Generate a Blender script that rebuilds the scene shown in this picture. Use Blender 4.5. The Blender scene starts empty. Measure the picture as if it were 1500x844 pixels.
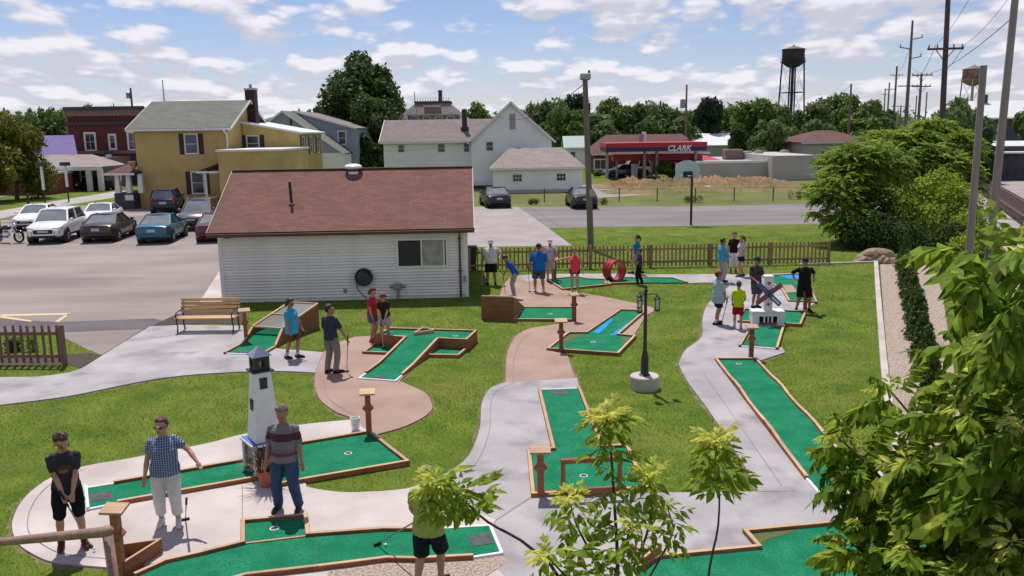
import bpy, bmesh, math, random
import numpy as np
from mathutils import Vector, Matrix
PI = math.pi
R = math.radians
random.seed(7); rng = np.random.default_rng(7)
scn = bpy.context.scene
COL = scn.collection

# ---------------------------------------------------------------- camera
FPX, PW, PH, CAMZ = 1250.0, 1500.0, 844.0, 6.0      # focal length and picture size in photo pixels, eye height in metres
PITCH = math.atan(230 / FPX); ROLL = 0.015
_f = Vector((0, math.cos(PITCH), -math.sin(PITCH))); _u0 = Vector((0, math.sin(PITCH), math.cos(PITCH))); _x = Vector((1, 0, 0))
CR = _x * math.cos(ROLL) - _u0 * math.sin(ROLL); CU = _x * math.sin(ROLL) + _u0 * math.cos(ROLL)
EYE = Vector((0, 0, CAMZ))
cam_d = bpy.data.cameras.new('camera'); cam = bpy.data.objects.new('camera', cam_d); COL.objects.link(cam)
cam_d.sensor_width = 36; cam_d.lens = 36 * FPX / PW; cam_d.clip_end = 6000; cam_d.clip_start = .05
cam.matrix_world = Matrix(((CR.x, CU.x, -_f.x, 0), (CR.y, CU.y, -_f.y, 0), (CR.z, CU.z, -_f.z, CAMZ), (0, 0, 0, 1)))
scn.camera = cam
scn.render.resolution_x, scn.render.resolution_y = 1024, 576

# ---------------------------------------------------------------- light
SUN_EL, SUN_AZ = R(64), math.atan2(-.32, 1)
sd = bpy.data.lights.new('sun', 'SUN'); sd.energy = 4.9; sd.angle = R(.53); sd.color = (1, .955, .88)
sun = bpy.data.objects.new('sun', sd); COL.objects.link(sun)
_sv = Vector((math.sin(SUN_AZ) * math.cos(SUN_EL), math.cos(SUN_AZ) * math.cos(SUN_EL), math.sin(SUN_EL)))
sun.rotation_euler = _sv.to_track_quat('Z', 'Y').to_euler(); sun.location = (0, 0, 60)
world = bpy.data.worlds.new('World'); scn.world = world; world.use_nodes = True
wt = world.node_tree; wt.nodes.clear()
def wn(t, **k):
    n = wt.nodes.new(t)
    for a, b in k.items(): setattr(n, a, b)
    return n
def wmath(op, a, b=None, c=None):
    n = wn('ShaderNodeMath', operation=op)
    for i, v in enumerate((a, b, c)):
        if v is None: continue
        if isinstance(v, (int, float)): n.inputs[i].default_value = v
        else: wt.links.new(v, n.inputs[i])
    return n.outputs[0]
sky = wn('ShaderNodeTexSky', sky_type='NISHITA'); sky.sun_disc = False; sky.sun_elevation = SUN_EL; sky.sun_rotation = SUN_AZ
sky.air_density = 1.0; sky.dust_density = .2; sky.ozone_density = 3.0
tc = wn('ShaderNodeTexCoord'); sx = wn('ShaderNodeSeparateXYZ'); wt.links.new(tc.outputs['Generated'], sx.inputs[0])
zc = wmath('MAXIMUM', sx.outputs[2], 0.0)
def cloud_noise(dz, scale, det, off):
    """fair-weather cumulus: noise on a cloud deck seen in perspective, softened towards the horizon"""
    z = wmath('ADD', zc, dz)
    den = wmath('ADD', wmath('MULTIPLY', z, 1.0), .085)
    u = wmath('MULTIPLY', wmath('DIVIDE', sx.outputs[0], wmath('POWER', den, .22)), 1.75); v = wmath('MULTIPLY', wmath('LOGARITHM', den, 2.718), 1.25)
    cx = wn('ShaderNodeCombineXYZ'); wt.links.new(u, cx.inputs[0]); wt.links.new(v, cx.inputs[1])
    wt.links.new(wmath('MULTIPLY', sx.outputs[1], .6), cx.inputs[2])
    mp = wn('ShaderNodeMapping'); mp.inputs['Location'].default_value = off; wt.links.new(cx.outputs[0], mp.inputs[0])
    n = wn('ShaderNodeTexNoise'); n.inputs['Scale'].default_value = scale; n.inputs['Detail'].default_value = det; n.inputs['Roughness'].default_value = .56
    n.inputs['Distortion'].default_value = .15
    wt.links.new(mp.outputs[0], n.inputs['Vector'])
    if det < 5: return n.outputs['Fac']
    vo = wn('ShaderNodeTexVoronoi', feature='F1'); vo.inputs['Scale'].default_value = scale * 1.9; vo.inputs['Detail'].default_value = 2; vo.inputs['Roughness'].default_value = .5; wt.links.new(mp.outputs[0], vo.inputs['Vector'])
    return wmath('ADD', wmath('MULTIPLY', n.outputs['Fac'], .74), wmath('MULTIPLY', wmath('SUBTRACT', .95, vo.outputs['Distance']), .24))
OFF = (3.1, 1.7, .4)
n1 = cloud_noise(0, 3.4, 10, OFF); n2 = cloud_noise(.012, 3.4, 10, OFF); n3 = cloud_noise(0, .9, 3, (7.7, 2.2, 0))
dens = wmath('ADD', n1, wmath('MULTIPLY', wmath('SUBTRACT', n3, .5), .42))
dens2 = wmath('ADD', n2, wmath('MULTIPLY', wmath('SUBTRACT', n3, .5), .42))
cov = wmath('ADD', wmath('MULTIPLY', wmath('POWER', wmath('SUBTRACT', 1.0, zc), 6), .13), -.0)   # more overlap of the deck towards the horizon
def ramp(x, lo, hi):
    m = wn('ShaderNodeMapRange', interpolation_type='SMOOTHSTEP'); m.inputs['From Min'].default_value = lo; m.inputs['From Max'].default_value = hi
    wt.links.new(x, m.inputs[0]); return m.outputs[0]
mask = ramp(wmath('ADD', dens, cov), .362, .475)
lit = ramp(wmath('SUBTRACT', dens2, dens), -.11, .05)           # thick above = grey underside, thin above = sunlit top
lit = wmath('SUBTRACT', 1.0, lit)
cc = wn('ShaderNodeMix', data_type='RGBA'); cc.inputs[6].default_value = (8.5, 8.5, 9.7, 1); cc.inputs[7].default_value = (12.6, 12.3, 13.2, 1)
wt.links.new(lit, cc.inputs[0])
skm = wn('ShaderNodeMix', data_type='RGBA'); wt.links.new(wmath('MULTIPLY', mask, .93), skm.inputs[0])
tint = wn('ShaderNodeMix', data_type='RGBA', blend_type='MULTIPLY'); tint.inputs[0].default_value = 1; tint.inputs[7].default_value = (1.25, 1.2, 1.42, 1); wt.links.new(sky.outputs[0], tint.inputs[6])
hz = wn('ShaderNodeMix', data_type='RGBA'); hz.inputs[7].default_value = (9.2, 9.3, 10.8, 1)    # pale air low over the horizon
wt.links.new(wmath('POWER', wmath('SUBTRACT', 1.0, zc), 24), hz.inputs[0]); wt.links.new(tint.outputs[2], hz.inputs[6])
wt.links.new(hz.outputs[2], skm.inputs[6]); wt.links.new(cc.outputs[2], skm.inputs[7])
bg = wn('ShaderNodeBackground'); bg.inputs['Strength'].default_value = .072; wo = wn('ShaderNodeOutputWorld')
wt.links.new(skm.outputs[2], bg.inputs[0]); wt.links.new(bg.outputs[0], wo.inputs[0])
scn.view_settings.view_transform = 'Standard'; scn.view_settings.look = 'None'; scn.view_settings.gamma = 1; scn.view_settings.exposure = 0.0
scn.view_settings.use_curve_mapping = False
scn.cycles.max_bounces = 6; scn.cycles.transparent_max_bounces = 8; scn.cycles.sample_clamp_indirect = 6

# ---------------------------------------------------------------- helpers: places
def ray(px, py): return CR * ((px - PW / 2) / FPX) + CU * ((PH / 2 - py) / FPX) + _f
def G(px, py, z=0.0):
    d = ray(px, py); t = (z - CAMZ) / d.z; return EYE + d * t
def At(px, py, Y):
    d = ray(px, py); return EYE + d * (Y / d.y)
def gp(pts, z=0.0): return [G(x, y, z) for x, y in pts]
def smooth(pts, n=6, closed=False):
    """Catmull-Rom through points"""
    out = []; m = len(pts); rngk = range(m) if closed else range(m - 1)
    for i in rngk:
        p0 = pts[(i - 1) % m] if closed or i > 0 else pts[0]; p1 = pts[i]; p2 = pts[(i + 1) % m]; p3 = pts[(i + 2) % m] if closed or i + 2 < m else pts[-1]
        for k in range(n):
            t = k / n
            out.append(.5 * ((2 * p1) + (p2 - p0) * t + (2 * p0 - 5 * p1 + 4 * p2 - p3) * t * t + (3 * p1 - p0 - 3 * p2 + p3) * t ** 3))
    if not closed: out.append(pts[-1])
    return out

# ---------------------------------------------------------------- helpers: objects
def wm(o):
    m = o.matrix_basis.copy()
    while o.parent is not None: o = o.parent; m = o.matrix_basis @ m
    return m
def tag(o, label=None, cat=None, group=None, kind=None):
    if label: o['label'] = label
    if cat: o['category'] = cat
    if group: o['group'] = group
    if kind: o['kind'] = kind
    return o
def thing(name, label, cat, loc=(0, 0, 0), rz=0.0, group=None):
    o = bpy.data.objects.new(name, None); COL.objects.link(o); o.empty_display_size = .2
    o.location = loc; o.rotation_euler = (0, 0, rz); return tag(o, label, cat, group)
def link(name, me, parent=None, loc=None, rot=None):
    o = bpy.data.objects.new(name, me); COL.objects.link(o)
    if parent is not None: o.parent = parent
    if loc is not None: o.location = loc
    if rot is not None: o.rotation_euler = rot
    return o
def copy_tree(o, parent=None):
    c = o.copy(); COL.objects.link(c); c.parent = parent
    for ch in [x for x in KIDS.get(o.name, ())]: copy_tree(ch, c)
    return c
KIDS = {}
def kids_of(root):
    """remember the children of a finished prototype so that it can be copied quickly"""
    for o in bpy.data.objects:
        if o.parent is not None: KIDS.setdefault(o.parent.name, [])
    KIDS.clear()
    for o in bpy.data.objects:
        if o.parent is not None: KIDS.setdefault(o.parent.name, []).append(o)

class MB:
    """collects shapes; build() links them as one mesh object"""
    def __init__(s): s.v = []; s.f = []; s.m = []; s.mi = 0
    def add(s, vs, fs):
        b = len(s.v); s.v += [tuple(v) for v in vs]; s.f += [tuple(b + i for i in f) for f in fs]; s.m += [s.mi] * len(fs); return s
    def box(s, x0, x1, y0, y1, z0, z1):
        return s.add([(x0, y0, z0), (x1, y0, z0), (x1, y1, z0), (x0, y1, z0), (x0, y0, z1), (x1, y0, z1), (x1, y1, z1), (x0, y1, z1)],
                     [(3, 2, 1, 0), (4, 5, 6, 7), (0, 1, 5, 4), (1, 2, 6, 5), (2, 3, 7, 6), (3, 0, 4, 7)])
    def hexa(s, b, t): return s.add(list(b) + list(t), [(3, 2, 1, 0), (4, 5, 6, 7), (0, 1, 5, 4), (1, 2, 6, 5), (2, 3, 7, 6), (3, 0, 4, 7)])
    def bar(s, p0, p1, w, h, up=(0, 0, 1)):
        p0 = Vector(p0); p1 = Vector(p1); d = (p1 - p0).normalized(); u = Vector(up)
        if abs(d.dot(u)) > .98: u = Vector((0, 1, 0))
        sd_ = d.cross(u).normalized(); u = sd_.cross(d).normalized(); a = sd_ * w / 2; c = u * h / 2
        return s.hexa([p0 - a - c, p1 - a - c, p1 + a - c, p0 + a - c], [p0 - a + c, p1 - a + c, p1 + a + c, p0 + a + c])
    def rings(s, rg, cap=True, closed=False):
        n = len(rg[0]); b = len(s.v); fs = []
        for r in rg: s.v += [tuple(p) for p in r]
        m = len(rg)
        for i in range(m if closed else m - 1):
            j = (i + 1) % m
            for k in range(n): fs.append((b + i * n + k, b + i * n + (k + 1) % n, b + j * n + (k + 1) % n, b + j * n + k))
        if cap and not closed: fs += [tuple(b + k for k in reversed(range(n))), tuple(b + (m - 1) * n + k for k in range(n))]
        s.f += fs; s.m += [s.mi] * len(fs); return s
    def tube(s, pts, rad, n=8, cap=True):
        pts = [Vector(p) for p in pts]
        if isinstance(rad, (int, float)): rad = [rad] * len(pts)
        rg = []; prev = None
        for i, p in enumerate(pts):
            d = (pts[min(i + 1, len(pts) - 1)] - pts[max(i - 1, 0)]).normalized()
            if prev is None: u = d.orthogonal().normalized()
            else: u = (prev - d * prev.dot(d)); u = u.normalized() if u.length > 1e-6 else d.orthogonal().normalized()
            prev = u; w = d.cross(u)
            rg.append([p + (u * math.cos(2 * PI * k / n) + w * math.sin(2 * PI * k / n)) * rad[i] for k in range(n)])
        return s.rings(rg, cap)
    def lathe(s, prof, n=16, c=(0, 0, 0)):
        c = Vector(c); return s.rings([[c + Vector((r * math.cos(2 * PI * k / n), r * math.sin(2 * PI * k / n), z)) for k in range(n)] for r, z in prof])
    def ball(s, c, r, n=10, m=7, M=None):
        c = Vector(c); r = (r, r, r) if isinstance(r, (int, float)) else r; rg = []
        for i in range(1, m):
            a = PI * i / m; rg.append([Vector((r[0] * math.sin(a) * math.cos(2 * PI * k / n), r[1] * math.sin(a) * math.sin(2 * PI * k / n), -r[2] * math.cos(a))) for k in range(n)])
        rg = [[(M @ p if M else p) + c for p in q] for q in rg]; b = len(s.v); s.rings(rg, cap=False)
        lo = Vector((0, 0, -r[2])); hi = Vector((0, 0, r[2]))
        if M: lo = M @ lo; hi = M @ hi
        s.v += [tuple(lo + c), tuple(hi + c)]; L = len(s.v) - 2
        fs = [(L, b + (k + 1) % n, b + k) for k in range(n)] + [(L + 1, b + (m - 2) * n + k, b + (m - 2) * n + (k + 1) % n) for k in range(n)]
        s.f += fs; s.m += [s.mi] * len(fs); return s
    def prism(s, poly, z0, z1):
        """poly: plan outline (convex or not); flat top at z1, bottom at z0"""
        n = len(poly); b = [(p[0], p[1], z0) for p in poly]; t = [(p[0], p[1], z1) for p in poly]
        a = sum(poly[i][0] * poly[(i + 1) % n][1] - poly[(i + 1) % n][0] * poly[i][1] for i in range(n))
        if a < 0: b.reverse(); t.reverse()
        return s.add(b + t, [tuple(reversed(range(n))), tuple(range(n, 2 * n))] + [(i, (i + 1) % n, n + (i + 1) % n, n + i) for i in range(n)])
    def sheet(s, pts): return s.add(pts, [tuple(range(len(pts)))])
    def build(s, name, mat, parent=None, world=False, smooth_=False, bevel=0, loc=None, rot=None, seg=1, auto=None):
        me = bpy.data.meshes.new(name); v = s.v
        if world and parent is not None:
            im = wm(parent).inverted(); v = [tuple(im @ Vector(p)) for p in v]
        me.from_pydata(v, [], s.f)
        mats = mat if isinstance(mat, (list, tuple)) else [mat]
        for m in mats: me.materials.append(m)
        if len(mats) > 1: me.polygons.foreach_set('material_index', s.m)
        bm = bmesh.new(); bm.from_mesh(me)
        big = [f for f in bm.faces if len(f.verts) > 4]
        if big: bmesh.ops.triangulate(bm, faces=big, ngon_method='EAR_CLIP')
        bmesh.ops.recalc_face_normals(bm, faces=bm.faces)
        if bevel:
            ed = [e for e in bm.edges if e.is_manifold and e.calc_face_angle(0) > .5]
            bmesh.ops.bevel(bm, geom=ed, offset=bevel, segments=seg, profile=.5, affect='EDGES')
        bm.to_mesh(me); bm.free()
        if smooth_: me.polygons.foreach_set('use_smooth', [True] * len(me.polygons))
        if auto: me.set_sharp_from_angle(angle=R(auto))
        me.update()
        return link(name, me, parent, loc, rot)
def fast_mesh(name, V, faces_n, mat, parent=None, smooth_=False, idx=None):
    """V: (n*faces_n,3) array of separate faces, or with idx (m,faces_n) shared vertices"""
    me = bpy.data.meshes.new(name); V = np.asarray(V, dtype=np.float32).reshape(-1, 3)
    if idx is None: idx = np.arange(len(V)).reshape(-1, faces_n)
    me.vertices.add(len(V)); me.vertices.foreach_set('co', V.ravel()); me.loops.add(idx.size); me.loops.foreach_set('vertex_index', idx.ravel().astype(np.int32))
    me.polygons.add(len(idx)); me.polygons.foreach_set('loop_start', np.arange(0, idx.size, faces_n, dtype=np.int32))
    if smooth_: me.polygons.foreach_set('use_smooth', np.ones(len(idx), dtype=bool))
    me.materials.append(mat); me.update(calc_edges=True); me.validate()
    return link(name, me, parent)
def plank(name, p0, p1, w, h, mat, parent, bevel=.006, up=(0, 0, 1)):
    """a piece of timber along its own local X, so that the grain runs with it"""
    p0 = Vector(p0); p1 = Vector(p1); d = p1 - p0; L = d.length; d.normalize(); u = Vector(up)
    if abs(d.dot(u)) > .98: u = Vector((0, 1, 0))
    y = u.cross(d).normalized(); z = d.cross(y)
    key = (round(L, 3), round(w, 3), round(h, 3), mat.name, bevel)
    if key not in PLANKS:
        o = MB().box(-L / 2, L / 2, -w / 2, w / 2, -h / 2, h / 2).build(name, mat, None, bevel=bevel)
        PLANKS[key] = o.data; o.name = name
    else: o = link(name, PLANKS[key])
    M = Matrix(((d.x, y.x, z.x, 0), (d.y, y.y, z.y, 0), (d.z, y.z, z.z, 0), (0, 0, 0, 1))); M.translation = (p0 + p1) / 2
    if parent is not None: o.parent = parent; M = wm(parent).inverted() @ M
    o.matrix_basis = M
    return o
PLANKS = {}
def struct(o): o['kind'] = 'structure'; return o

# ---------------------------------------------------------------- helpers: materials
def srgb(r, g, b):
    f = lambda c: (c / 255 / 12.92) if c / 255 <= .04045 else ((c / 255 + .055) / 1.055) ** 2.4
    return (f(r), f(g), f(b))
def mat(name, c1, c2=None, scale=4.0, rough=.8, bump=0.0, bscale=None, metal=0.0, spec=.4, coord='Object', det=4, lo=.35, hi=.65, stretch=(1, 1, 1), c3=None, s3=.4, rnd=0.0, coat=0.0, island=0.0, trans=0.0, f3=(.45, .75)):
    m = bpy.data.materials.new(name); m.use_nodes = True; nt = m.node_tree; b = nt.nodes['Principled BSDF']
    b.inputs['Roughness'].default_value = rough; b.inputs['Metallic'].default_value = metal; b.inputs['Specular IOR Level'].default_value = spec
    if coat: b.inputs['Coat Weight'].default_value = coat; b.inputs['Coat Roughness'].default_value = .06
    def N(t, **k):
        n = nt.nodes.new(t)
        for a, v in k.items(): setattr(n, a, v)
        return n
    if coord == 'World': vec = N('ShaderNodeNewGeometry').outputs['Position']
    else: vec = N('ShaderNodeTexCoord').outputs['Object']
    mp = N('ShaderNodeMapping'); mp.inputs['Scale'].default_value = stretch; nt.links.new(vec, mp.inputs[0])
    def noise(sc, d=det):
        n = N('ShaderNodeTexNoise'); n.inputs['Scale'].default_value = sc; n.inputs['Detail'].default_value = d; nt.links.new(mp.outputs[0], n.inputs['Vector']); return n.outputs['Fac']
    def mixc(f, a, c):
        n = N('ShaderNodeMix', data_type='RGBA')
        for i, v in ((0, f), (6, a), (7, c)):
            if isinstance(v, tuple): n.inputs[i].default_value = (*v, 1)
            elif isinstance(v, float): n.inputs[i].default_value = v
            else: nt.links.new(v, n.inputs[i])
        return n.outputs[2]
    def rmp(f, a, c):
        n = N('ShaderNodeMapRange'); n.inputs[1].default_value = a; n.inputs[2].default_value = c; nt.links.new(f, n.inputs[0]); return n.outputs[0]
    col = c1
    if c2 is not None: col = mixc(rmp(noise(scale), lo, hi), c1, c2)
    if c3 is not None: col = mixc(rmp(noise(s3), *f3), col, c3)
    if rnd or island:
        hs = N('ShaderNodeHueSaturation')
        src = N('ShaderNodeObjectInfo').outputs['Random'] if rnd else N('ShaderNodeNewGeometry').outputs['Random Per Island']
        a = rnd or island; mr = N('ShaderNodeMapRange'); mr.inputs[3].default_value = 1 - a; mr.inputs[4].default_value = 1 + a; nt.links.new(src, mr.inputs[0]); nt.links.new(mr.outputs[0], hs.inputs['Value'])
        if isinstance(col, tuple): hs.inputs['Color'].default_value = (*col, 1)
        else: nt.links.new(col, hs.inputs['Color'])
        col = hs.outputs[0]
    if isinstance(col, tuple): b.inputs['Base Color'].default_value = (*col, 1)
    else: nt.links.new(col, b.inputs['Base Color'])
    if bump:
        bp = N('ShaderNodeBump'); bp.inputs['Strength'].default_value = min(1, bump); bp.inputs['Distance'].default_value = .01 * max(1, bump); nt.links.new(noise(bscale or scale * 6, 6), bp.inputs['Height']); nt.links.new(bp.outputs[0], b.inputs['Normal'])
    if trans:
        tr = N('ShaderNodeBsdfTranslucent'); mx = N('ShaderNodeMixShader'); mx.inputs[0].default_value = trans
        if isinstance(col, tuple): tr.inputs[0].default_value = (*col, 1)
        else: nt.links.new(col, tr.inputs[0])
        out = nt.nodes['Material Output']; nt.links.new(b.outputs[0], mx.inputs[1]); nt.links.new(tr.outputs[0], mx.inputs[2]); nt.links.new(mx.outputs[0], out.inputs[0])
    return m
# ---------------------------------------------------------------- materials
M = {}
M['grass'] = mat('lawn_turf', (.070, .118, .014), (.130, .172, .024), scale=1.1, rough=.95, bump=1, bscale=60, coord='World', spec=.1, c3=(.16, .16, .035), s3=.35, f3=(.5, .78))
M['grass_blade'] = mat('grass_blade', (.105, .200, .022), (.200, .280, .038), scale=.45, rough=.7, coord='World', spec=.1, island=.25, trans=.5, c3=(.27, .28, .06), s3=.30, f3=(.5, .78))
M['asphalt'] = mat('worn_asphalt', (.235, .198, .180), (.305, .258, .236), scale=.35, rough=.92, bump=.4, bscale=40, coord='World', spec=.25, c3=(.195, .165, .155), s3=.12, f3=(.5, .62), stretch=(.5, 1.3, 1))
M['asphalt_new'] = mat('dark_asphalt', (.085, .072, .075), (.125, .105, .11), scale=.6, rough=.9, bump=.4, bscale=40, coord='World')
M['asphalt_mid'] = mat('grey_asphalt', (.150, .130, .130), (.205, .180, .18), scale=.3, rough=.92, bump=.3, bscale=40, coord='World', stretch=(.4, 1.2, 1), c3=(.245, .21, .205), s3=.15, f3=(.55, .7))
M['drive'] = mat('pale_driveway', (.27, .235, .228), (.335, .292, .282), scale=.5, rough=.92, coord='World', bump=.2, bscale=30)
M['road'] = mat('pale_road', (.33, .30, .29), (.40, .36, .35), scale=.3, rough=.92, coord='World')
M['concrete'] = mat('stamped_grey_concrete', (.275, .252, .262), (.405, .372, .378), scale=.75, rough=.8, bump=.35, bscale=9, coord='World', spec=.3, c3=(.205, .188, .20), s3=1.1, f3=(.52, .72), det=9, lo=.32, hi=.7)
M['concrete_pale'] = mat('pale_concrete', (.43, .375, .35), (.53, .465, .44), scale=.9, rough=.8, bump=.3, bscale=12, coord='World', spec=.3, c3=(.355, .305, .29), s3=.7, det=8)
M['tan'] = mat('tan_exposed_aggregate', (.30, .200, .158), (.39, .275, .222), scale=.8, rough=.88, bump=.5, bscale=70, coord='World', spec=.25, c3=(.265, .17, .135), s3=60, f3=(.5, .62), det=5)
M['joint'] = mat('dark_joint', (.17, .14, .135), (.24, .2, .19), scale=4, rough=.9, coord='World')
M['mulch'] = mat('dark_mulch', (.035, .026, .022), (.09, .065, .05), scale=14, rough=1, bump=1, bscale=30, coord='World')
M['gravel'] = mat('pea_gravel', (.235, .18, .14), (.41, .325, .265), scale=26, rough=.95, bump=1, bscale=30, coord='World', det=2, lo=.42, hi=.58)
M['gravel_grey'] = mat('grey_ballast', (.26, .225, .21), (.36, .315, .295), scale=.6, rough=.95, bump=1, bscale=9, coord='World', c3=(.2, .17, .16), s3=.12)
M['dirt'] = mat('bare_dirt', (.17, .105, .055), (.28, .185, .10), scale=.5, rough=1, bump=1, bscale=3, coord='World', c3=(.10, .09, .03), s3=.25)
M['field'] = mat('rough_field', (.085, .105, .02), (.135, .15, .03), scale=.35, rough=1, coord='World', c3=(.20, .16, .06), s3=.09)
M['paint_white'] = mat('white_paint', (.74, .73, .72), (.66, .65, .64), scale=5, rough=.5)
M['paint_line'] = mat('yellowed_line_paint', (.60, .47, .25), (.50, .40, .24), scale=5, rough=.8, coord='World')
M['carpet'] = mat('green_putting_carpet', (.009, .150, .072), (.020, .205, .102), scale=2.2, rough=.97, bump=.5, bscale=120, coord='World', spec=.1, det=6, c3=(.005, .110, .052), s3=34, f3=(.5, .66))
M['carpet_worn'] = mat('worn_brown_carpet', (.11, .10, .028), (.07, .11, .035), scale=3, rough=.97, coord='World', bump=.4, bscale=90)
M['blue_carpet'] = mat('blue_water_carpet', (.005, .17, .52), (.01, .27, .66), scale=3, rough=.9, coord='World')
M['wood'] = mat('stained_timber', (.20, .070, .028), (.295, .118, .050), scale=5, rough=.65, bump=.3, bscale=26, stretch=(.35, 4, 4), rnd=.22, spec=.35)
M['wood_top'] = mat('worn_sunlit_timber', (.40, .25, .145), (.52, .345, .215), scale=5, rough=.7, bump=.3, bscale=26, stretch=(.35, 4, 4), rnd=.15, spec=.3)  # paler than the side timber: wear plus sunlight put into the colour
M['fence_wood'] = mat('weathered_cedar', (.235, .145, .070), (.335, .215, .11), scale=4, rough=.85, stretch=(4, 4, .5), rnd=.2, bump=.2, bscale=20)
M['fence_brown'] = mat('brown_fence_stain', (.155, .088, .062), (.22, .13, .095), scale=4, rough=.85, stretch=(4, 4, .5), rnd=.15, bump=.2, bscale=20)
M['rubber'] = mat('grey_rubber_mat', (.055, .06, .07), (.09, .095, .105), scale=9, rough=.95)
M['white_metal'] = mat('white_cup_plastic', (.75, .75, .73), rough=.35)
M['black_iron'] = mat('black_iron', (.012, .012, .014), (.02, .019, .018), scale=12, rough=.45, spec=.5)
M['glass_dark'] = mat('dark_window_glass', (.012, .014, .018), rough=.06, spec=.8)
M['glass_house'] = mat('house_window_glass', (.03, .035, .04), (.07, .075, .08), scale=2.0, rough=.12, spec=.7)

# ---------------------------------------------------------------- ground and paths
POLYS_NO_GRASS = []       # plan outlines where no lawn grows
M['soil'] = mat('dry_edge_soil', (.13, .105, .045), (.21, .165, .085), scale=5, rough=1, coord='World', c3=(.10, .115, .03), s3=1.2)
SOIL = []
def soil_edge(pts):
    """ragged strip of dry soil and thatch along a paved edge"""
    n = len(pts); a = sum(pts[i].x * pts[(i + 1) % n].y - pts[(i + 1) % n].x * pts[i].y for i in range(n)); sg = 1 if a > 0 else -1; mb = MB(); SOIL.append(1); zz = .0008 + .0003 * len(SOIL); ring = []
    for i in range(n):
        p, q = pts[i], pts[(i + 1) % n]; m = max(1, int((q - p).length / .35))
        for k in range(m): ring.append((p.lerp(q, k / m), Vector(((q - p).y, -(q - p).x, 0)).normalized() * sg))
    w = [random.uniform(.03, .11) for _ in ring]; m = len(ring)
    for i in range(m):
        (p, d), (q, e) = ring[i], ring[(i + 1) % m]; nd = (d + ring[i - 1][1]).normalized() * w[i]; ne = (e + d).normalized() * w[(i + 1) % m]
        mb.sheet([(p.x - d.x * .05, p.y - d.y * .05, zz), (q.x - d.x * .05, q.y - d.y * .05, zz), (q.x + ne.x, q.y + ne.y, zz), (p.x + nd.x, p.y + nd.y, zz)])
    o = mb.build('soil_edge', M['soil']); o['kind'] = 'structure'
def flat(name, pts, z0, z1, m, nog=True, kind='structure', bevel=0):
    """a slab or sheet following a plan outline"""
    o = MB().prism([(p.x, p.y) for p in pts], z0, z1).build(name, m, None, bevel=bevel); o['kind'] = kind
    if name in ('walkway', 'plaza'): soil_edge(pts)
    if nog: POLYS_NO_GRASS.append(np.array([(p.x, p.y) for p in pts]))
    return o
gm = MB()
for x0, x1 in ((-1500, -60), (-60, 60), (60, 1500)):
    for y0, y1 in ((-60, 70), (70, 1500)): gm.sheet([(x0, y0, 0), (x1, y0, 0), (x1, y1, 0), (x0, y1, 0)])
o = struct(gm.build('ground', M['grass']))

# car park left, its dark apron strip, the road beyond
lot = gp([(-260, 500), (-40, 480), (60, 478), (128, 512), (150, 520), (214, 480), (262, 462), (300, 441), (328, 400), (340, 305), (200, 304), (120, 301), (20, 322), (-260, 335)])
flat('parking_lot', lot, -.05, .004, M['asphalt'])
flat('asphalt_apron', gp([(-40, 466), (0, 463), (40, 470), (90, 472), (175, 469), (225, 467), (248, 472), (214, 482), (140, 485), (95, 487), (-40, 487)]), -.02, .009, M['asphalt_new'])
for a in (((0, 461), (103, 459), (103, 461.5), (0, 464)), ((97, 461), (103, 460), (86, 472), (80, 472)), ((0, 463), (46, 470), (46, 472), (0, 466))):
    flat('painted_line', gp(a), .004, .013, M['paint_line'])
flat('road', gp([(-300, 345), (0, 321), (60, 306), (166, 290), (260, 283), (400, 272), (400, 264), (166, 281), (90, 293), (0, 309), (-300, 330)]), -.05, .006, M['road'])
flat('sidewalk', gp([(-300, 306), (0, 289), (60, 282), (60, 279), (0, 285.5), (-300, 302)]), -.03, .03, M['drive'])
flat('porch_drive', gp([(40, 281), (100, 279), (150, 274.5), (150, 270), (60, 271)]), -.03, .02, M['drive'])
# back car park and its pale drive
flat('back_parking_lot', gp([(758, 303.5), (1000, 302), (1215, 298), (1320, 298), (1320, 328), (1205, 328), (1010, 331), (803, 334)]), -.05, .004, M['asphalt_mid'])
flat('driveway', gp([(640, 303), (759, 303.5), (803, 334), (838, 360), (690, 362), (640, 362)]), -.05, .008, M['drive'])
flat('service_drive', gp([(840, 272), (905, 269), (953, 285), (880, 290), (850, 290)]), -.03, .01, M['gravel_grey'])
flat('side_walk_slab', gp([(290, 447), (327, 447.5), (325, 392), (315, 408)]), -.03, .03, M['concrete_pale'])
# mulch beds
flat('mulch_bed', gp([(-30, 537), (100, 535), (120, 540), (148, 521), (132, 517), (95, 520), (-30, 519)]), -.02, .010, M['mulch'])
flat('mulch_bed', gp([(222, 478), (258, 461), (330, 448), (352, 452), (360, 476), (300, 474)]), -.02, .010, M['mulch'])
# railway land at right: ballast yard, then the strip of gravel behind the kerb
flat('railway_yard', gp([(1428, 222), (1700, 226), (2600, 420), (1700, 560), (1500, 480), (1432, 300)]), -.05, .006, M['gravel_grey'])
flat('gravel_strip', gp([(1289, 388), (1366, 385), (1380, 430), (1400, 560), (1420, 700), (1330, 700), (1304, 590)]), -.03, .02, M['gravel'])
K = gp([(1283, 386), (1286, 430), (1290, 480), (1296, 550), (1306, 620), (1322, 700)]); K = smooth(K, 3)
kerb = thing('kerb', 'long pale concrete kerb edging the lawn beside the gravel strip', 'kerb', K[0])
for i in range(0, len(K) - 1):
    a, b = K[i], K[i + 1]; d = (b - a).normalized() * .004
    plank('kerb_block', a + d + Vector((0, 0, .05)), b - d + Vector((0, 0, .05)), .17, .14, M['concrete_pale'], kerb, bevel=.012)
KB = gp([(1172, 388.5), (1283, 385)])
kerb2 = thing('kerb', 'thin pale kerb running from the picket fence to the gravel strip', 'kerb', KB[0])
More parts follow.
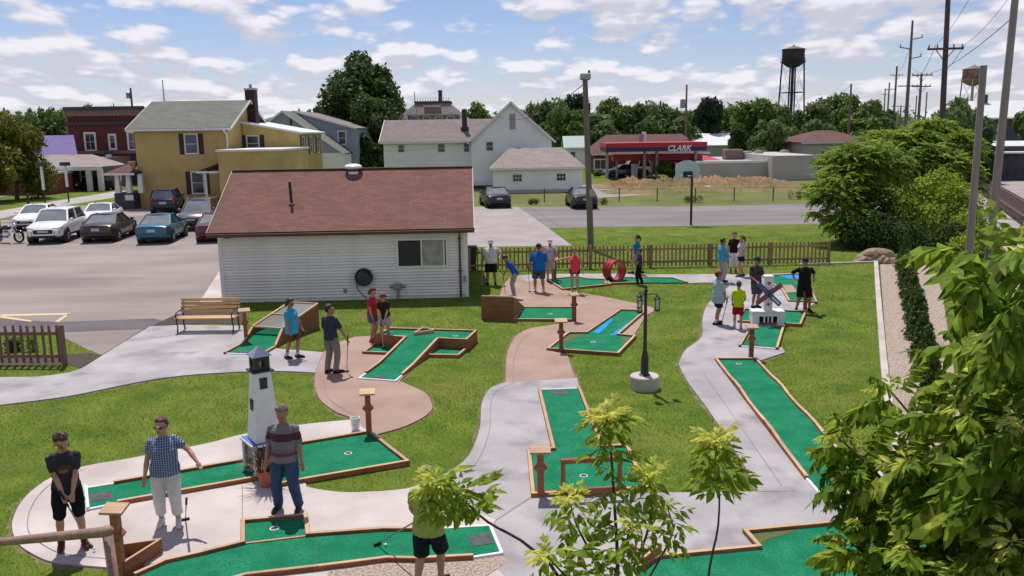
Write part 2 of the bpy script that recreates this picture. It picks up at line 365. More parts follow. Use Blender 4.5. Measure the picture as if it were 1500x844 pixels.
for i in range(3):
    a = KB[0].lerp(KB[1], i / 3); b = KB[0].lerp(KB[1], (i + 1) / 3 - .002); plank('kerb_block', a + Vector((0, 0, .03)), b + Vector((0, 0, .03)), .12, .09, M['concrete_pale'], kerb2, bevel=.01)

CZ = .03
S = lambda pts, n=5: smooth(gp(pts, CZ), n)
# upper left grey walk
up = gp([(-60, 553)], CZ) + S([(0, 552.5), (60, 551), (110, 543), (140, 527), (180, 502), (220, 478)], 4) + gp([(262, 476), (355, 477), (372, 500), (410, 511), (473, 516)], CZ)
dn = S([(462, 546), (420, 543.5), (364, 544), (273, 549.5), (200, 560), (100, 580), (0, 593), (-60, 600)], 4)
flat('walkway', up + dn, -.05, CZ, M['concrete'])
# tan walk round the ramp hole
tl = S([(462, 546), (461, 562), (468, 584), (490, 602), (516, 613), (546, 634)], 4)
tr = S([(552, 636), (582, 628), (605, 619), (627, 606), (633, 594), (622, 575), (585, 558)], 5)
flat('walkway', gp([(473, 516), (496, 501), (520, 493.5), (555, 491), (575, 487), (600, 500), (596, 548)], CZ)[::1] + tr[::-1] + tl[::-1], -.05, CZ + .001, M['tan'])
# strip behind the lighthouse hole, the round apron and the plaza
out = S([(530, 612), (513, 614.5), (440, 622), (360, 635), (300, 650), (202, 669), (123, 683), (74, 700), (37, 728), (18.5, 762), (24, 792), (50, 812), (84, 824), (160, 831)], 5)
plaza = out + gp([(178, 833), (240, 822), (240, 900), (480, 900), (660, 846), (740, 844), (715, 862), (760, 900), (1100, 900), (1280, 900), (1400, 800), (1290, 690), (1245, 682), (1181, 700), (1165, 719), (1112, 720)], CZ) \
    + gp([(1030, 722), (945, 722), (870, 727), (780, 727)], CZ)
left_up = S([(740, 560), (718, 569), (706, 590), (703, 626), (690, 662), (668, 685), (640, 700), (612, 711), (580, 717.5), (515, 721), (480, 718.5), (449, 713)], 5)
plaza += gp([(790, 726), (812, 660), (790, 571), (849, 569), (845, 553)], CZ) + left_up + gp([(447, 704), (597, 679), (552, 636)], CZ)
flat('plaza', plaza, -.05, CZ - .001, M['concrete_pale'])
# darker blue-grey stamped sections of the plaza
flat('plaza_section', gp([(782, 727), (945, 722), (1112, 720), (1170, 720), (1245, 690), (1290, 700), (1400, 810), (1280, 900), (775, 900), (742, 846), (700, 806), (727, 762)], CZ), -.04, CZ + .002, M['concrete'])
flat('plaza_section', S([(740, 560), (718, 569), (706, 590), (703, 626), (690, 662), (668, 685), (640, 700)], 5) + gp([(690, 745), (725, 760), (778, 728), (775, 662), (808, 655), (790, 571), (849, 569), (845, 553)], CZ), -.04, CZ + .003, M['concrete'])
# middle tan walk
mid = S([(741, 561), (741, 540), (743, 518), (755, 493), (774, 482), (800, 477), (842, 471)], 4) + gp([(842, 451), (766, 451), (752, 437), (730, 437)], CZ) + S([(732, 434), (740, 414), (758, 404), (800, 401.5), (850, 402)], 3) + gp([(822, 424)], CZ) + S([(848, 429), (887, 435), (930, 444), (954, 450), (957, 456), (946, 462)], 4) + gp([(928, 493), (860, 490), (802, 513), (830, 519)], CZ) + S([(831, 519), (838, 540), (845, 560)], 3)
flat('walkway', mid, -.05, CZ, M['tan'])
# pale walk along the picket fence
flat('walkway', S([(760, 404), (800, 401.5), (900, 401), (960, 402), (1026, 401.5), (1090, 402), (1170, 400)], 3) + gp([(1185, 412), (1196, 443), (1150, 470)], CZ) + gp([(1106, 527), (1049, 527)], CZ)
     + S([(994, 533), (1004, 513), (1028, 493), (1029, 468), (1036, 447), (1052, 430), (1068, 418), (1040, 414), (1006, 415)], 4) + gp([(960, 411), (915, 409), (880, 410), (800, 410), (770, 412)], CZ), -.05, CZ + .002, M['concrete'])
# long right-hand walk
flat('walkway', S([(1112, 721), (1079, 663), (1039, 602), (1006, 557), (994, 533)], 4) + gp([(1004, 513), (1049, 526), (1112, 526), (1084, 505), (1137, 512), (1145, 508), (1150, 516), (1108, 530), (1250, 690), (1181, 722)], CZ), -.05, CZ + .0, M['concrete'])
def joint(pts, w=.012, z=CZ + .0075):
    mb = MB()
    for a, b in zip(pts[:-1], pts[1:]):
        d = (b - a).normalized(); s = Vector((-d.y, d.x, 0)) * w / 2
        mb.sheet([(a - s + Vector((0, 0, z - a.z))), (b - s + Vector((0, 0, z - b.z))), (b + s + Vector((0, 0, z - b.z))), (a + s + Vector((0, 0, z - a.z)))])
    o = mb.build('paving_joint', M['joint']); o['kind'] = 'structure'
joint(S([(753, 561), (728, 573), (719, 592), (717, 630), (704, 668), (684, 692), (655, 708)], 5), .010)
joint(S([(123, 688), (84, 703), (55, 728), (41, 758), (44, 783), (66, 800), (95, 812), (160, 819)], 5), .012)
joint(gp([(727, 762), (780, 728)], CZ), .014); joint(gp([(355, 712), (355, 764)], CZ), .012); joint(gp([(700, 806), (727, 762)], CZ), .012)
joint(gp([(741, 560.5), (844, 553.5)], CZ), .012); joint(gp([(1030, 546), (1145, 712)], CZ), .008); joint(gp([(1112, 720.5), (1165, 719.5)], CZ), .012)
joint(S([(473, 547), (475, 565), (481, 583), (500, 598), (522, 610)], 4), .010); joint(gp([(462, 546), (473, 516.5)], CZ), .012)
joint(S([(752, 561), (752, 540), (755, 518), (765, 497), (782, 487), (802, 482)], 4), .009)
joint(gp([(513, 614), (546, 634)], CZ), .012)
# bed of pea gravel in front of the lowest hole
flat('gravel_bed', gp([(480, 838), (570, 824), (690, 818), (738, 814), (745, 822), (710, 846), (640, 862), (480, 862)], .03), -.03, .036, M['gravel'])
# ---------------------------------------------------------------- golf holes
def carpet(parent, pts, name='carpet', m=None, thick=.05):
    """a carpeted panel through 3-D points, with a little thickness"""
    mb = MB(); n = len(pts); c = sum(pts, Vector()) / n; pts = [c + (p - c) * 1.0 for p in pts]
    a = sum(pts[i].x * pts[(i + 1) % n].y - pts[(i + 1) % n].x * pts[i].y for i in range(n))
    if a < 0: pts = pts[::-1]
    lo = [p - Vector((0, 0, thick)) for p in pts]
    mb.add(lo + pts, [tuple(reversed(range(n))), tuple(range(n, 2 * n))] + [(i, (i + 1) % n, n + (i + 1) % n, n + i) for i in range(n)])
    return mb.build(name, m or M['carpet'], parent, world=True)
RAILS = {}
def rail(parent, p0, p1, h0, h1=None, w=.075, name='rail', side=0, white=False):
    """timber edge from the ground up to h at each end; top paler by wear and by sunlight put into its colour; side shifts it outwards"""
    h1 = h0 if h1 is None else h1
    p0 = Vector((p0.x, p0.y, 0)); p1 = Vector((p1.x, p1.y, 0)); d = (p1 - p0); L = d.length; d.normalize(); s = Vector((-d.y, d.x, 0))
    mb = MB()
    if L < .02: return
    e = w / 2 - .002
    def sec(x, h): return [(x, -w / 2, 0), (x, w / 2, 0), (x, w / 2, h), (x, -w / 2, h)]
    mb.hexa([(-e, -w / 2, 0), (L + e, -w / 2, 0), (L + e, w / 2, 0), (-e, w / 2, 0)], [(-e, -w / 2, h0), (L + e, -w / 2, h1), (L + e, w / 2, h1), (-e, w / 2, h0)])
    if white: mats = [M['paint_white']]
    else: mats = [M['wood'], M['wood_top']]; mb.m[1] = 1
    RAILS['n'] = RAILS.get('n', 0) + 1
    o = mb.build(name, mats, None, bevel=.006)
    o.parent = parent; base = p0 + s * side; base.z = .0015 * (RAILS['n'] % 3)
    Mx = Matrix(((d.x, s.x, 0, base.x), (d.y, s.y, 0, base.y), (0, 0, 1, base.z), (0, 0, 0, 1))); o.matrix_basis = wm(parent).inverted() @ Mx
    return o
def rails(parent, pts, h=.10, closed=True, skip=(), white=(), w=.075):
    n = len(pts)
    for i in range(n if closed else n - 1):
        if i in skip: continue
        rail(parent, pts[i], pts[(i + 1) % n], h, w=w if i not in white else .05, white=i in white, name='rail' if i not in white else 'white_edge')
def tee(parent, pts, z): carpet(parent, [p + Vector((0, 0, z - p.z)) for p in pts], 'tee_mat', M['rubber'], .004)
def cup(parent, p, z):
    mb = MB(); c = Vector((p.x, p.y, z)); n = 14
    mb.rings([[c + Vector((r * math.cos(2 * PI * k / n), r * math.sin(2 * PI * k / n), h)) for k in range(n)] for r, h in ((.056, .001), (.059, .006), (.070, .006), (.074, .001))], cap=False)
    o = mb.build('cup_rim', M['white_metal'], parent, world=True)
    MB().rings([[c + Vector((.056 * math.cos(2 * PI * k / n), .056 * math.sin(2 * PI * k / n), h)) for k in range(n)] for h in (.0005, .003)]).build('cup_hole', M['black_iron'], parent, world=True)
def hole(label, px): p = G(*px); return thing('golf_hole', label, 'golf hole', (p.x, p.y, 0), 0, 'golf holes of the miniature course')
def nog(pts): POLYS_NO_GRASS.append(np.array([(p.x, p.y) for p in pts]))
FZ = .05
# --- lighthouse hole
h = hole('long green golf hole under the lighthouse, widening to a square end', (360, 690))
P = gp([(126, 715), (170, 708), (360, 675), (395, 661), (541, 634), (597, 678), (447, 704), (404, 704.5), (370, 702), (175, 737), (129, 746)], FZ)
P[3] = G(402, 657, FZ); P[2] = G(398, 668.5, FZ); P[7] = G(402, 712, FZ); P[8] = G(398, 697.5, FZ)
carpet(h, P, thick=.04); nog(P)
rails(h, P, .10, skip=(0, 9), white=(10,)); rail(h, P[0], P[1], .062, w=.05, white=True, name='white_edge'); rail(h, P[9], P[10], .062, w=.05, white=True, name='white_edge')
tee(h, gp([(130, 724), (163, 719), (165, 730), (133, 736)], FZ), FZ + .006); cup(h, G(510, 664, FZ), FZ)
# --- lowest left hole with its side cup
h = hole('long green golf hole beside the pea gravel with a small square side pocket', (450, 800))
P = gp([(200, 843), (242, 824), (300, 811), (356, 797), (356, 765), (448, 757), (451, 785), (560, 777), (606, 777), (718, 770), (735, 810), (690, 817), (615, 821), (567, 820), (464, 833), (360, 845), (300, 862), (200, 880)], FZ)
carpet(h, P, thick=.04); nog(P)
rails(h, P, .10, skip=(8, 9, 10, 16, 17), w=.07)
rail(h, P[8], P[9], .065, w=.05, white=True, name='white_edge'); rail(h, P[9], P[10], .065, w=.05, white=True, name='white_edge'); rail(h, P[10], P[11], .065, w=.05, white=True, name='white_edge')
rail(h, G(356, 797, FZ), G(451, 785.5, FZ), .064, w=.05)
tee(h, gp([(686, 786), (716, 780), (724, 796), (693, 801)], FZ), FZ + .006); cup(h, G(402, 774, FZ), FZ)
carpet(h, [p_ + Vector((0, 0, .0055)) for p_ in gp([(462.5, 784), (463.6, 784), (464.6, 831), (463.4, 831)], FZ)], 'carpet_seam', M['rubber'], .003)
carpet(h, [p_ + Vector((0, 0, .0055)) for p_ in gp([(610, 778), (611, 778), (613, 820), (612, 820)], FZ)], 'carpet_seam', M['rubber'], .003)
# timber wedge at the low corner
wz = thing('timber_wedge', 'triangular timber wedge at the corner of the lowest golf hole', 'timber wedge', G(178, 816))
a, b, c = G(178, 820, 0), G(236, 812, 0), G(184, 846, 0)
for q0, q1 in ((a, b), (b, c), (c, a)): rail(wz, q0, q1, .24, w=.05, name='board')
# --- centre hole with the hoop
h = hole('green golf hole in the middle of the grey walk, with a square hooped end', (850, 640))
P = gp([(790, 571), (848, 569), (882, 656), (918, 654), (946, 717), (781, 726), (775, 663), (811, 659)], FZ)
carpet(h, P, thick=.04); nog(P)
rails(h, P, .10, skip=(0,), white=()); rail(h, P[0], P[1], .064, w=.05, white=True, name='white_edge')
tee(h, gp([(808, 573.5), (832, 572.5), (834, 578), (810, 579)], FZ), FZ + .006); cup(h, G(855, 697, FZ), FZ)
carpet(h, [p + Vector((0, 0, .005)) for p in gp([(781, 716), (806, 717), (840, 719.5), (905, 712), (944, 710), (945, 715), (870, 720.5), (783, 724)], FZ)], 'worn_patch', M['carpet_worn'], .003)
hp = thing('timber_hoop', 'open rectangular timber hoop standing at the end of the middle golf hole', 'timber hoop', G(880, 725))
q0, q1 = G(825, 731), G(972, 722); q0.z = q1.z = 0; d = (q1 - q0).normalized()
q1 = q0 + d * .95
for q in (q0, q1): plank('post', q, q + Vector((0, 0, .62)), .075, .075, M['wood'], hp)
plank('top_rail', q0 + Vector((-.04, 0, .657)), q1 + Vector((.04, 0, .657)), .085, .075, M['wood'], hp)
plank('bottom_rail', q0 + d * .05 + Vector((0, 0, .10)), q1 - d * .05 + Vector((0, 0, .10)), .07, .14, M['wood'], hp)
# --- right long hole with humps
h = hole('long narrow green golf hole with wavy rails beside the right-hand lawn', (1150, 620)); h['label'] = 'long narrow green golf hole with wavy rails running down to the leafy shrubs'
n = 28; LFT = gp([(1049, 527), (1181, 700)], FZ); RGT = gp([(1107, 527), (1246, 681)], FZ)
Pl = []; Pr = []
for i in range(n + 1):
    t = i / n; zz = FZ + .055 * math.exp(-((t - .33) / .07) ** 2) + .045 * math.exp(-((t - .68) / .08) ** 2)
    Pl.append(LFT[0].lerp(LFT[1], t) * 1); Pr.append(RGT[0].lerp(RGT[1], t) * 1); Pl[-1].z = Pr[-1].z = zz
mb = MB(); mb.rings([[Pl[i], Pr[i], Pr[i] - Vector((0, 0, Pr[i].z)), Pl[i] - Vector((0, 0, Pl[i].z))] for i in range(n + 1)]); mb.build('carpet', M['carpet'], h, world=True); nog([Pl[0], Pr[0], Pr[-1], Pl[-1]])
for seq in (Pl, Pr):
    for i in range(0, n, 4): 
        for k in range(i, i + 4): pass
    for i in range(0, n, 2): rail(h, seq[i], seq[i + 2], seq[i].z + .05, seq[i + 2].z + .05, w=.075)
rail(h, Pl[0], Pr[0], .10)
EX = gp([(1181, 700), (1246, 681), (1262, 706), (1200, 722)], FZ); carpet(h, EX, thick=.04); nog(EX)
for a, b in ((1, 2), (2, 3), (3, 0)): rail(h, EX[a], EX[b], .064, w=.05, white=True, name='white_edge')
tee(h, gp([(1224, 706), (1246, 702), (1250, 713), (1228, 717)], FZ), FZ + .006); cup(h, G(1082, 533, FZ), FZ)
# --- lowest right hole
h = hole('wide green golf hole with a worn brown corner below the grey plaza', (1150, 810))
P = gp([(1092, 780), (1208, 769), (1330, 757), (1420, 900), (900, 900), (938, 834), (965, 817), (1112, 803)], FZ)
carpet(h, P, thick=.04); nog(P); rails(h, P, .10, skip=(2, 3, 4)); cup(h, G(1238, 815, FZ), FZ)
carpet(h, [p + Vector((0, 0, .005)) for p in gp([(1098, 783), (1170, 776), (1150, 784), (1128, 789), (1112, 797)], FZ)], 'worn_patch', M['carpet_worn'], .003)
wz = thing('timber_wedge', 'small timber corner piece of the wide golf hole, among the sapling leaves', 'timber wedge', G(945, 825))
rail(wz, G(926, 815), G(942, 836), .2, w=.05, name='board'); rail(wz, G(942, 836), G(966, 816), .2, w=.05, name='board'); rail(wz, G(928, 814), G(964, 814), .12, w=.05, name='board')
# --- ramp hole (T shape on a raised deck)
DZ = .30
h = hole('T-shaped raised green golf hole reached by a carpeted ramp', (600, 520))
fr = gp([(526, 554.5), (579, 558.5)], .04); b0 = G(556, 533, .05); b1 = G(607, 534, .05); t0 = G(594, 495, DZ); t1 = G(641, 497, DZ)
A = gp([(552, 492.5), (572, 482.5), (697, 486), (683, 499)], DZ)
carpet(h, [fr[0], fr[1], b1, b0], thick=.035); carpet(h, [b0, b1, t1, t0], 'ramp_carpet', thick=.035); carpet(h, [A[0], A[1], A[2], A[3], t1, t0], 'deck_carpet', thick=.035)
nog([fr[0], fr[1], b1, t1, A[3], A[2], A[1], A[0], t0, b0])
rail(h, fr[0], fr[1], .06, w=.05, white=True, name='white_edge')
m0 = fr[0].lerp(b0, .35); m1 = fr[1].lerp(b1, .35)
rail(h, fr[0], m0, .06, w=.05, white=True, name='white_edge'); rail(h, fr[1], m1, .06, w=.05, white=True, name='white_edge')
rail(h, m0, b0, .10, .11); rail(h, m1, b1, .10, .11); rail(h, b0, t0, .11, DZ + .05, name='side_board'); rail(h, b1, t1, .11, DZ + .05, name='side_board')
for q0, q1 in ((t0, A[0]), (A[0], A[1]), (A[1], A[2]), (A[2], A[3]), (A[3], t1)): rail(h, q0, q1, DZ + .05, name='side_board')
tee(h, gp([(544, 552.5), (563, 554), (567, 550.5), (549, 549.5)], .05), .05); cup(h, G(667, 492, DZ), DZ)
LP = gp([(533, 517), (568, 518.5), (594, 506), (553, 503)], FZ); carpet(h, LP, 'side_pocket', thick=.04); nog(LP)
rail(h, LP[0], LP[1], .10); rail(h, LP[3], LP[0], .10)
RP = gp([(622, 521), (671, 522), (685, 510), (645, 508)], FZ); carpet(h, RP, 'side_pocket', thick=.04); nog(RP)
rail(h, RP[0], RP[1], .10); rail(h, RP[1], RP[2], .10)
tb = thing('triangle_block', 'small triangular timber obstacle on the raised T-shaped deck', 'obstacle', G(620, 487, DZ))
T3 = gp([(607, 491.5), (621, 483), (635, 487.5)], DZ)
for i in range(3): plank('side', T3[i] + Vector((0, 0, .05)), T3[(i + 1) % 3] + Vector((0, 0, .05)), .05, .09, M['wood_top'], tb)
# --- caged ramp hole by the shed
h = hole('green golf hole climbing into a timber box by the shed wall', (370, 490))
bz = .42
f0, f1 = gp([(330, 518), (384, 520)], .04); r0, r1 = gp([(357, 503), (404, 508)], .05); k0, k1 = gp([(371, 487), (414, 490)], .24)
e0, e1 = gp([(385, 476), (424, 478)], .24)
carpet(h, [f0, f1, r1, r0], thick=.035); carpet(h, [r0, r1, k1, k0], 'ramp_carpet', thick=.035); carpet(h, [k0, k1, e1, e0], 'deck_carpet', thick=.035); nog([f0, f1, k1, e1, e0, k0])
rail(h, f0, f1, .06, w=.05, white=True, name='white_edge'); rail(h, f0, r0, .09); rail(h, f1, r1, .09); rail(h, r0, k0, .11, .45, name='side_board'); rail(h, r1, k1, .11, .45, name='side_board')
tee(h, gp([(347, 516.5), (361, 517), (366, 514), (352, 513.5)], .05), .05)
# the box: sides rise to a sloping mesh lid
q0, q1 = Vector((k0.x, k0.y, 0)), Vector((k1.x, k1.y, 0)); dep = Vector((-(q1 - q0).y, (q1 - q0).x, 0)).normalized(); L = (q1 - q0).length
back = dep * 2.0; hb = .74
bx = thing('ball_cage', 'timber ball cage with sloping wire-mesh lid against the shed wall', 'ball cage', q0)
for a in (q0, q1):
    mb = MB(); t = (q1 - q0).normalized() * .02
    mb.hexa([a - t, a + t, a + back + t, a + back - t], [a - t + Vector((0, 0, .40)), a + t + Vector((0, 0, .40)), a + back + t + Vector((0, 0, hb)), a + back - t + Vector((0, 0, hb))]); mb.build('side_board', M['wood'], bx, world=True)
plank('back_board', q0 + back + Vector((0, 0, hb / 2)), q1 + back + Vector((0, 0, hb / 2)), .03, hb, M['paint_white'], bx)
Z = Vector((0, 0, 1))
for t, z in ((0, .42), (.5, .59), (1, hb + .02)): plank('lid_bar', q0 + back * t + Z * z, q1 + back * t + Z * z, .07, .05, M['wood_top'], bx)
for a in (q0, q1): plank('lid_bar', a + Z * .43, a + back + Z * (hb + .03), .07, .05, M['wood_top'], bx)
M['mesh_lid'] = mat('wire_mesh', (.35, .33, .32), rough=.5)
_nt = M['mesh_lid'].node_tree; _t = _nt.nodes.new('ShaderNodeBsdfTransparent'); _mx = _nt.nodes.new('ShaderNodeMixShader'); _mx.inputs[0].default_value = .42
_nt.links.new(_t.outputs[0], _mx.inputs[1]); _nt.links.new(_nt.nodes['Principled BSDF'].outputs[0], _mx.inputs[2]); _nt.links.new(_mx.outputs[0], _nt.nodes['Material Output'].inputs[0])
MB().sheet([q0 + Z * .41, q1 + Z * .41, q1 + back + Z * (hb + .01), q0 + back + Z * (hb + .01)]).build('lid_mesh', M['mesh_lid'], bx, world=True)
carpet(bx, [q0 + Z * .24, q1 + Z * .24, q1 + back + Z * .30, q0 + back + Z * .30], 'carpet')
# --- water hole
h = hole('T-shaped green golf hole with two blue painted water strips', (880, 490))
P = gp([(909, 455), (945, 456), (905, 491), (930, 493.5), (905, 519), (803, 512), (833, 488.5), (859, 488.5)], FZ)
for i, z in ((2, .14), (3, .16), (4, .20), (5, .08)): pass
carpet(h, P, thick=.04); nog(P); rails(h, P, .10, skip=(), white=())
def jag(a, b, c, d, n=9, k=.10):
    """strip a-b (straight edge) and c-d (ragged edge), in photo pixels"""
    L = [(a[0] + (b[0] - a[0]) * t / n, a[1] + (b[1] - a[1]) * t / n) for t in range(n + 1)]; Rr = []
    for t in range(2 * n + 1): q = t / (2 * n); e = random.uniform(-k, k * 3) * (1 if t % 2 else .2); Rr.append((d[0] + (c[0] - d[0]) * q + (a[0] - d[0]) * e, d[1] + (c[1] - d[1]) * q + (a[1] - d[1]) * e))
    return L + Rr[::-1][::1]
for strip in (jag((868, 488.3), (894, 467.3), (899, 468), (880, 488)), jag((904.5, 490.6), (925.5, 475), (919, 474), (893, 491))):
    carpet(h, [p + Vector((0, 0, .005)) for p in gp(strip, FZ)], 'water_strip', M['blue_carpet'], .003)
for strip in ([(834, 490), (856, 490), (828, 502), (822, 499)], [(909, 493.5), (927, 495), (914, 508)]):
    carpet(h, [p + Vector((0, 0, .004)) for p in gp(strip, FZ)], 'worn_patch', M['carpet_worn'], .003)
cup(h, G(869, 501, FZ), FZ)
# --- box hole left of the tan walk
h = hole('green golf hole dropping from a timber box beside the tan walk', (790, 460))
P = gp([(767, 451), (842, 451), (840, 469), (753, 468.5)], FZ); carpet(h, P, thick=.04); nog(P); rails(h, P, .09)
cup(h, G(806, 460, FZ), FZ)
BX = gp([(706, 468.5), (752, 470)], 0); dB = (BX[1] - BX[0]).normalized(); nB = Vector((-dB.y, dB.x, 0)); hB = .76
box = thing('timber_tee_box', 'raised reddish timber tee box with carpeted top', 'tee box', BX[0])
plank('front_board', BX[0] + Z * hB / 2, BX[1] + Z * hB / 2, .04, hB, M['wood'], box); plank('front_cap', BX[0] + Z * (hB + .02), BX[1] + Z * (hB + .02), .07, .05, M['wood_top'], box)
for a in BX:
    mb = MB(); t = dB * .02; e = a + nB * 1.7
    mb.hexa([a - t, a + t, e + t, e - t], [a - t + Z * hB, a + t + Z * hB, e + t + Z * .12, e - t + Z * .12]); mb.build('side_board', M['wood'], box, world=True)
carpet(box, [BX[0] + Z * (hB - .1), BX[1] + Z * (hB - .1), BX[1] + nB * 1.7 + Z * .1, BX[0] + nB * 1.7 + Z * .1], 'carpet'); nog([BX[0], BX[1], BX[1] + nB * 1.7, BX[0] + nB * 1.7])
# --- loop hole by the picket fence
h = hole('green golf hole along the picket fence with the red loop on it', (880, 412))
P = gp([(802, 410), (845, 406), (862, 409), (888, 410), (894, 417), (824, 424)], FZ); carpet(h, P, thick=.04); nog(P); rails(h, P, .09)
P = gp([(886, 409.5), (912, 407), (985, 407.5), (1006, 414), (940, 414), (888, 416)], FZ); carpet(h, P, 'carpet', thick=.04); nog(P); rails(h, P, .085, skip=(3,))
M['red'] = mat('red_paint', (.42, .018, .022), (.33, .012, .018), scale=4, rough=.35, spec=.5)
lc = G(900, 412); lp = thing('loop_tunnel', 'big red drum loop standing on the golf hole by the picket fence', 'loop', lc)
ax = Vector((.55, -.83, 0)).normalized(); sd2 = Vector((-ax.y, ax.x, 0)); rg = []
for rr, off in ((.37, -.22), (.43, -.22), (.43, .22), (.37, .22)):
    rg.append([lc + Z * .44 + ax * off + (sd2 * math.cos(2 * PI * k / 28) + Z * math.sin(2 * PI * k / 28)) * rr for k in range(28)])
mb = MB(); mb.rings(rg, closed=True); mb.build('drum', M['red'], lp, world=True, smooth_=True, auto=40)
for off in (-.2, 0, .2):
    mb = MB(); mb.rings([[lc + Z * .44 + ax * (off + o2) + (sd2 * math.cos(2 * PI * k / 28) + Z * math.sin(2 * PI * k / 28)) * rr for k in range(28)] for rr, o2 in ((.428, -.015), (.445, -.015), (.445, .015), (.428, .015))], closed=True); mb.build('hoop', M['red'], lp, world=True)
# --- windmill hole
h = hole('green golf hole passing under the little white windmill', (1130, 480))
P = gp([(1084, 507), (1138, 511), (1148, 478), (1101, 478)], FZ); carpet(h, P, thick=.04); rail(h, P[0], P[1], .064, w=.05, white=True, name='white_edge'); rail(h, P[1], P[2], .10); rail(h, P[3], P[0], .10)
P = gp([(1082, 471.5), (1172, 476.5), (1180, 457.5), (1090, 454)], FZ); carpet(h, P, thick=.045); rails(h, P, .10, skip=()); nog(P)
tee(h, gp([(1100, 505), (1118, 506), (1119, 503.5), (1101, 503)], FZ), FZ + .006)
h = hole('green golf hole with a blue pond patch behind the windmill', (1160, 425))
P = gp([(1128, 404), (1176, 401.5), (1196, 443), (1156, 441), (1146, 424), (1126, 413)], FZ); carpet(h, P, thick=.04); nog(P); rails(h, P, .085)
carpet(h, [p + Vector((0, 0, .005)) for p in gp([(1140, 403.5), (1170, 402.5), (1172, 408.5), (1155, 408)], FZ)], 'water_patch', M['blue_carpet'], .003)
carpet(h, [p + Vector((0, 0, .02)) for p in gp([(1146, 418), (1160, 418), (1168, 428), (1152, 430)], FZ)], 'sand_patch', M['tan'], .02)

# windmill
wc = G(1125, 478); wl = thing('windmill', 'little white windmill with crossed red and blue sails', 'windmill', wc, R(-4)); wl.scale = (.90, .90, .93)
MB().box(-.55, .55, -.01, .50, .42, .50).build('base_top', M['paint_white'], wl, bevel=.008)
for x0, x1 in ((-.53, -.3), (-.16, -.10), (-.02, .02), (.10, .16), (.3, .53)): MB().box(x0, x1, .0, .03, .0 if abs(x0) > .25 else .13, .42).build('base_front', M['paint_white'], wl)
MB().box(-.3, .3, .002, .028, .33, .419).build('base_front', M['paint_white'], wl)
MB().box(-.53, -.50, .03, .48, 0, .42).build('base_side', M['paint_white'], wl); MB().box(.50, .53, .03, .48, 0, .42).build('base_side', M['paint_white'], wl); MB().box(-.5, .5, .44, .47, 0, .42).build('base_back', M['black_iron'], wl)
MB().box(-.145, .145, .09, .38, .50, 1.62).build('tower', M['paint_white'], wl, bevel=.01); MB().box(-.158, .158, .075, .395, 1.62, 1.66).build('tower_cap', M['paint_white'], wl, bevel=.008)
M['sail_red'] = mat('faded_red_sail', (.42, .085, .075), (.34, .06, .06), scale=4, rough=.6); M['sail_blue'] = mat('navy_sail', (.03, .09, .26), (.045, .12, .32), scale=4, rough=.6)
for zz in (.72, 1.42): MB().tube([(0, .08, zz), (0, .07, zz)], .055, 12).build('round_window', M['sail_red'], wl)
for ang, mm, yy in ((R(38), 'sail_red', .045), (R(-43), 'sail_blue', .015)):
    sl = MB().box(-.52, .52, -.012, .012, -.082, .082).build('sail', M[mm], wl, bevel=.02, loc=(0, yy, 1.07), rot=(0, -ang, 0)); 
    for sgn in (-1, 1): 
        MB().box(min(sgn * .14, sgn * .46), max(sgn * .14, sgn * .46), -.0145, -.0125, -.028, .028).build('sail_stripe', M['paint_white'] if mm == 'sail_blue' and sgn > 0 else M['sail_blue' if mm == 'sail_red' else 'sail_red'], sl)
MB().tube([(0, .08, 1.07), (0, -.02, 1.07)], .045, 12).build('hub', M['black_iron'], wl)

# lighthouse
lb = G(391, 689); lt = thing('lighthouse', 'white model lighthouse with black lantern on a blue-trimmed base', 'lighthouse', lb, R(36))
M['navy'] = mat('dark_blue_panel', (.012, .022, .055), (.02, .035, .08), scale=5, rough=.4); M['blue_trim'] = mat('blue_paint', (.06, .15, .42), (.05, .12, .36), scale=4, rough=.5)
MB().box(-.28, .28, -.28, .28, .03, .57).build('base', M['navy'], lt)
for sx_ in (-1, 1):
    for sy_ in (-1, 1): MB().box(sx_ * .29 - .03, sx_ * .29 + .03, sy_ * .29 - .03, sy_ * .29 + .03, 0, .575).build('corner_post', M['paint_white'], lt, bevel=.004)
MB().box(-.33, .33, -.33, .33, .575, .62).build('base_top', M['blue_trim'], lt, bevel=.006)
for a_ in range(4):
    c_, s_ = math.cos(a_ * PI / 2), math.sin(a_ * PI / 2); p_ = MB().box(-.335, .335, .332, .345, .585, .625).build('edge_trim', M['paint_white'], lt, rot=(0, 0, a_ * PI / 2))
MB().rings([[Vector((r * math.cos(PI / 4 + k * PI / 2), r * math.sin(PI / 4 + k * PI / 2), z)) for k in range(4)] for r, z in ((.335, .62), (.28, 1.1), (.205, 1.88))]).build('tower', M['paint_white'], lt, bevel=.006)
MB().box(-.19, .19, -.19, .19, 1.88, 1.905).build('gallery', M['black_iron'], lt)
for sx_ in (-1, 1):
    for sy_ in (-1, 1): MB().box(sx_ * .095 - .042, sx_ * .095 + .042, sy_ * .095 - .042, sy_ * .095 + .042, 1.905, 2.16).build('lantern_post', M['black_iron'], lt)
for a_ in range(4): MB().box(-.09, .09, .128, .136, 1.905, 1.97).build('lantern_panel', M['black_iron'], lt, rot=(0, 0, a_ * PI / 2)); MB().box(-.09, .09, .128, .136, 2.09, 2.16).build('lantern_panel', M['black_iron'], lt, rot=(0, 0, a_ * PI / 2))
MB().tube([(0, 0, 1.905), (0, 0, 2.05)], .035, 10).build('lamp', M['paint_white'], lt)
MB().rings([[Vector((r * math.cos(PI / 4 + k * PI / 2), r * math.sin(PI / 4 + k * PI / 2), z)) for k in range(4)] for r, z in ((.245, 2.16), (.245, 2.172), (.01, 2.33))]).build('lantern_roof', mat('bright_tin', (.55, .55, .56), rough=.22, metal=1.0), lt)
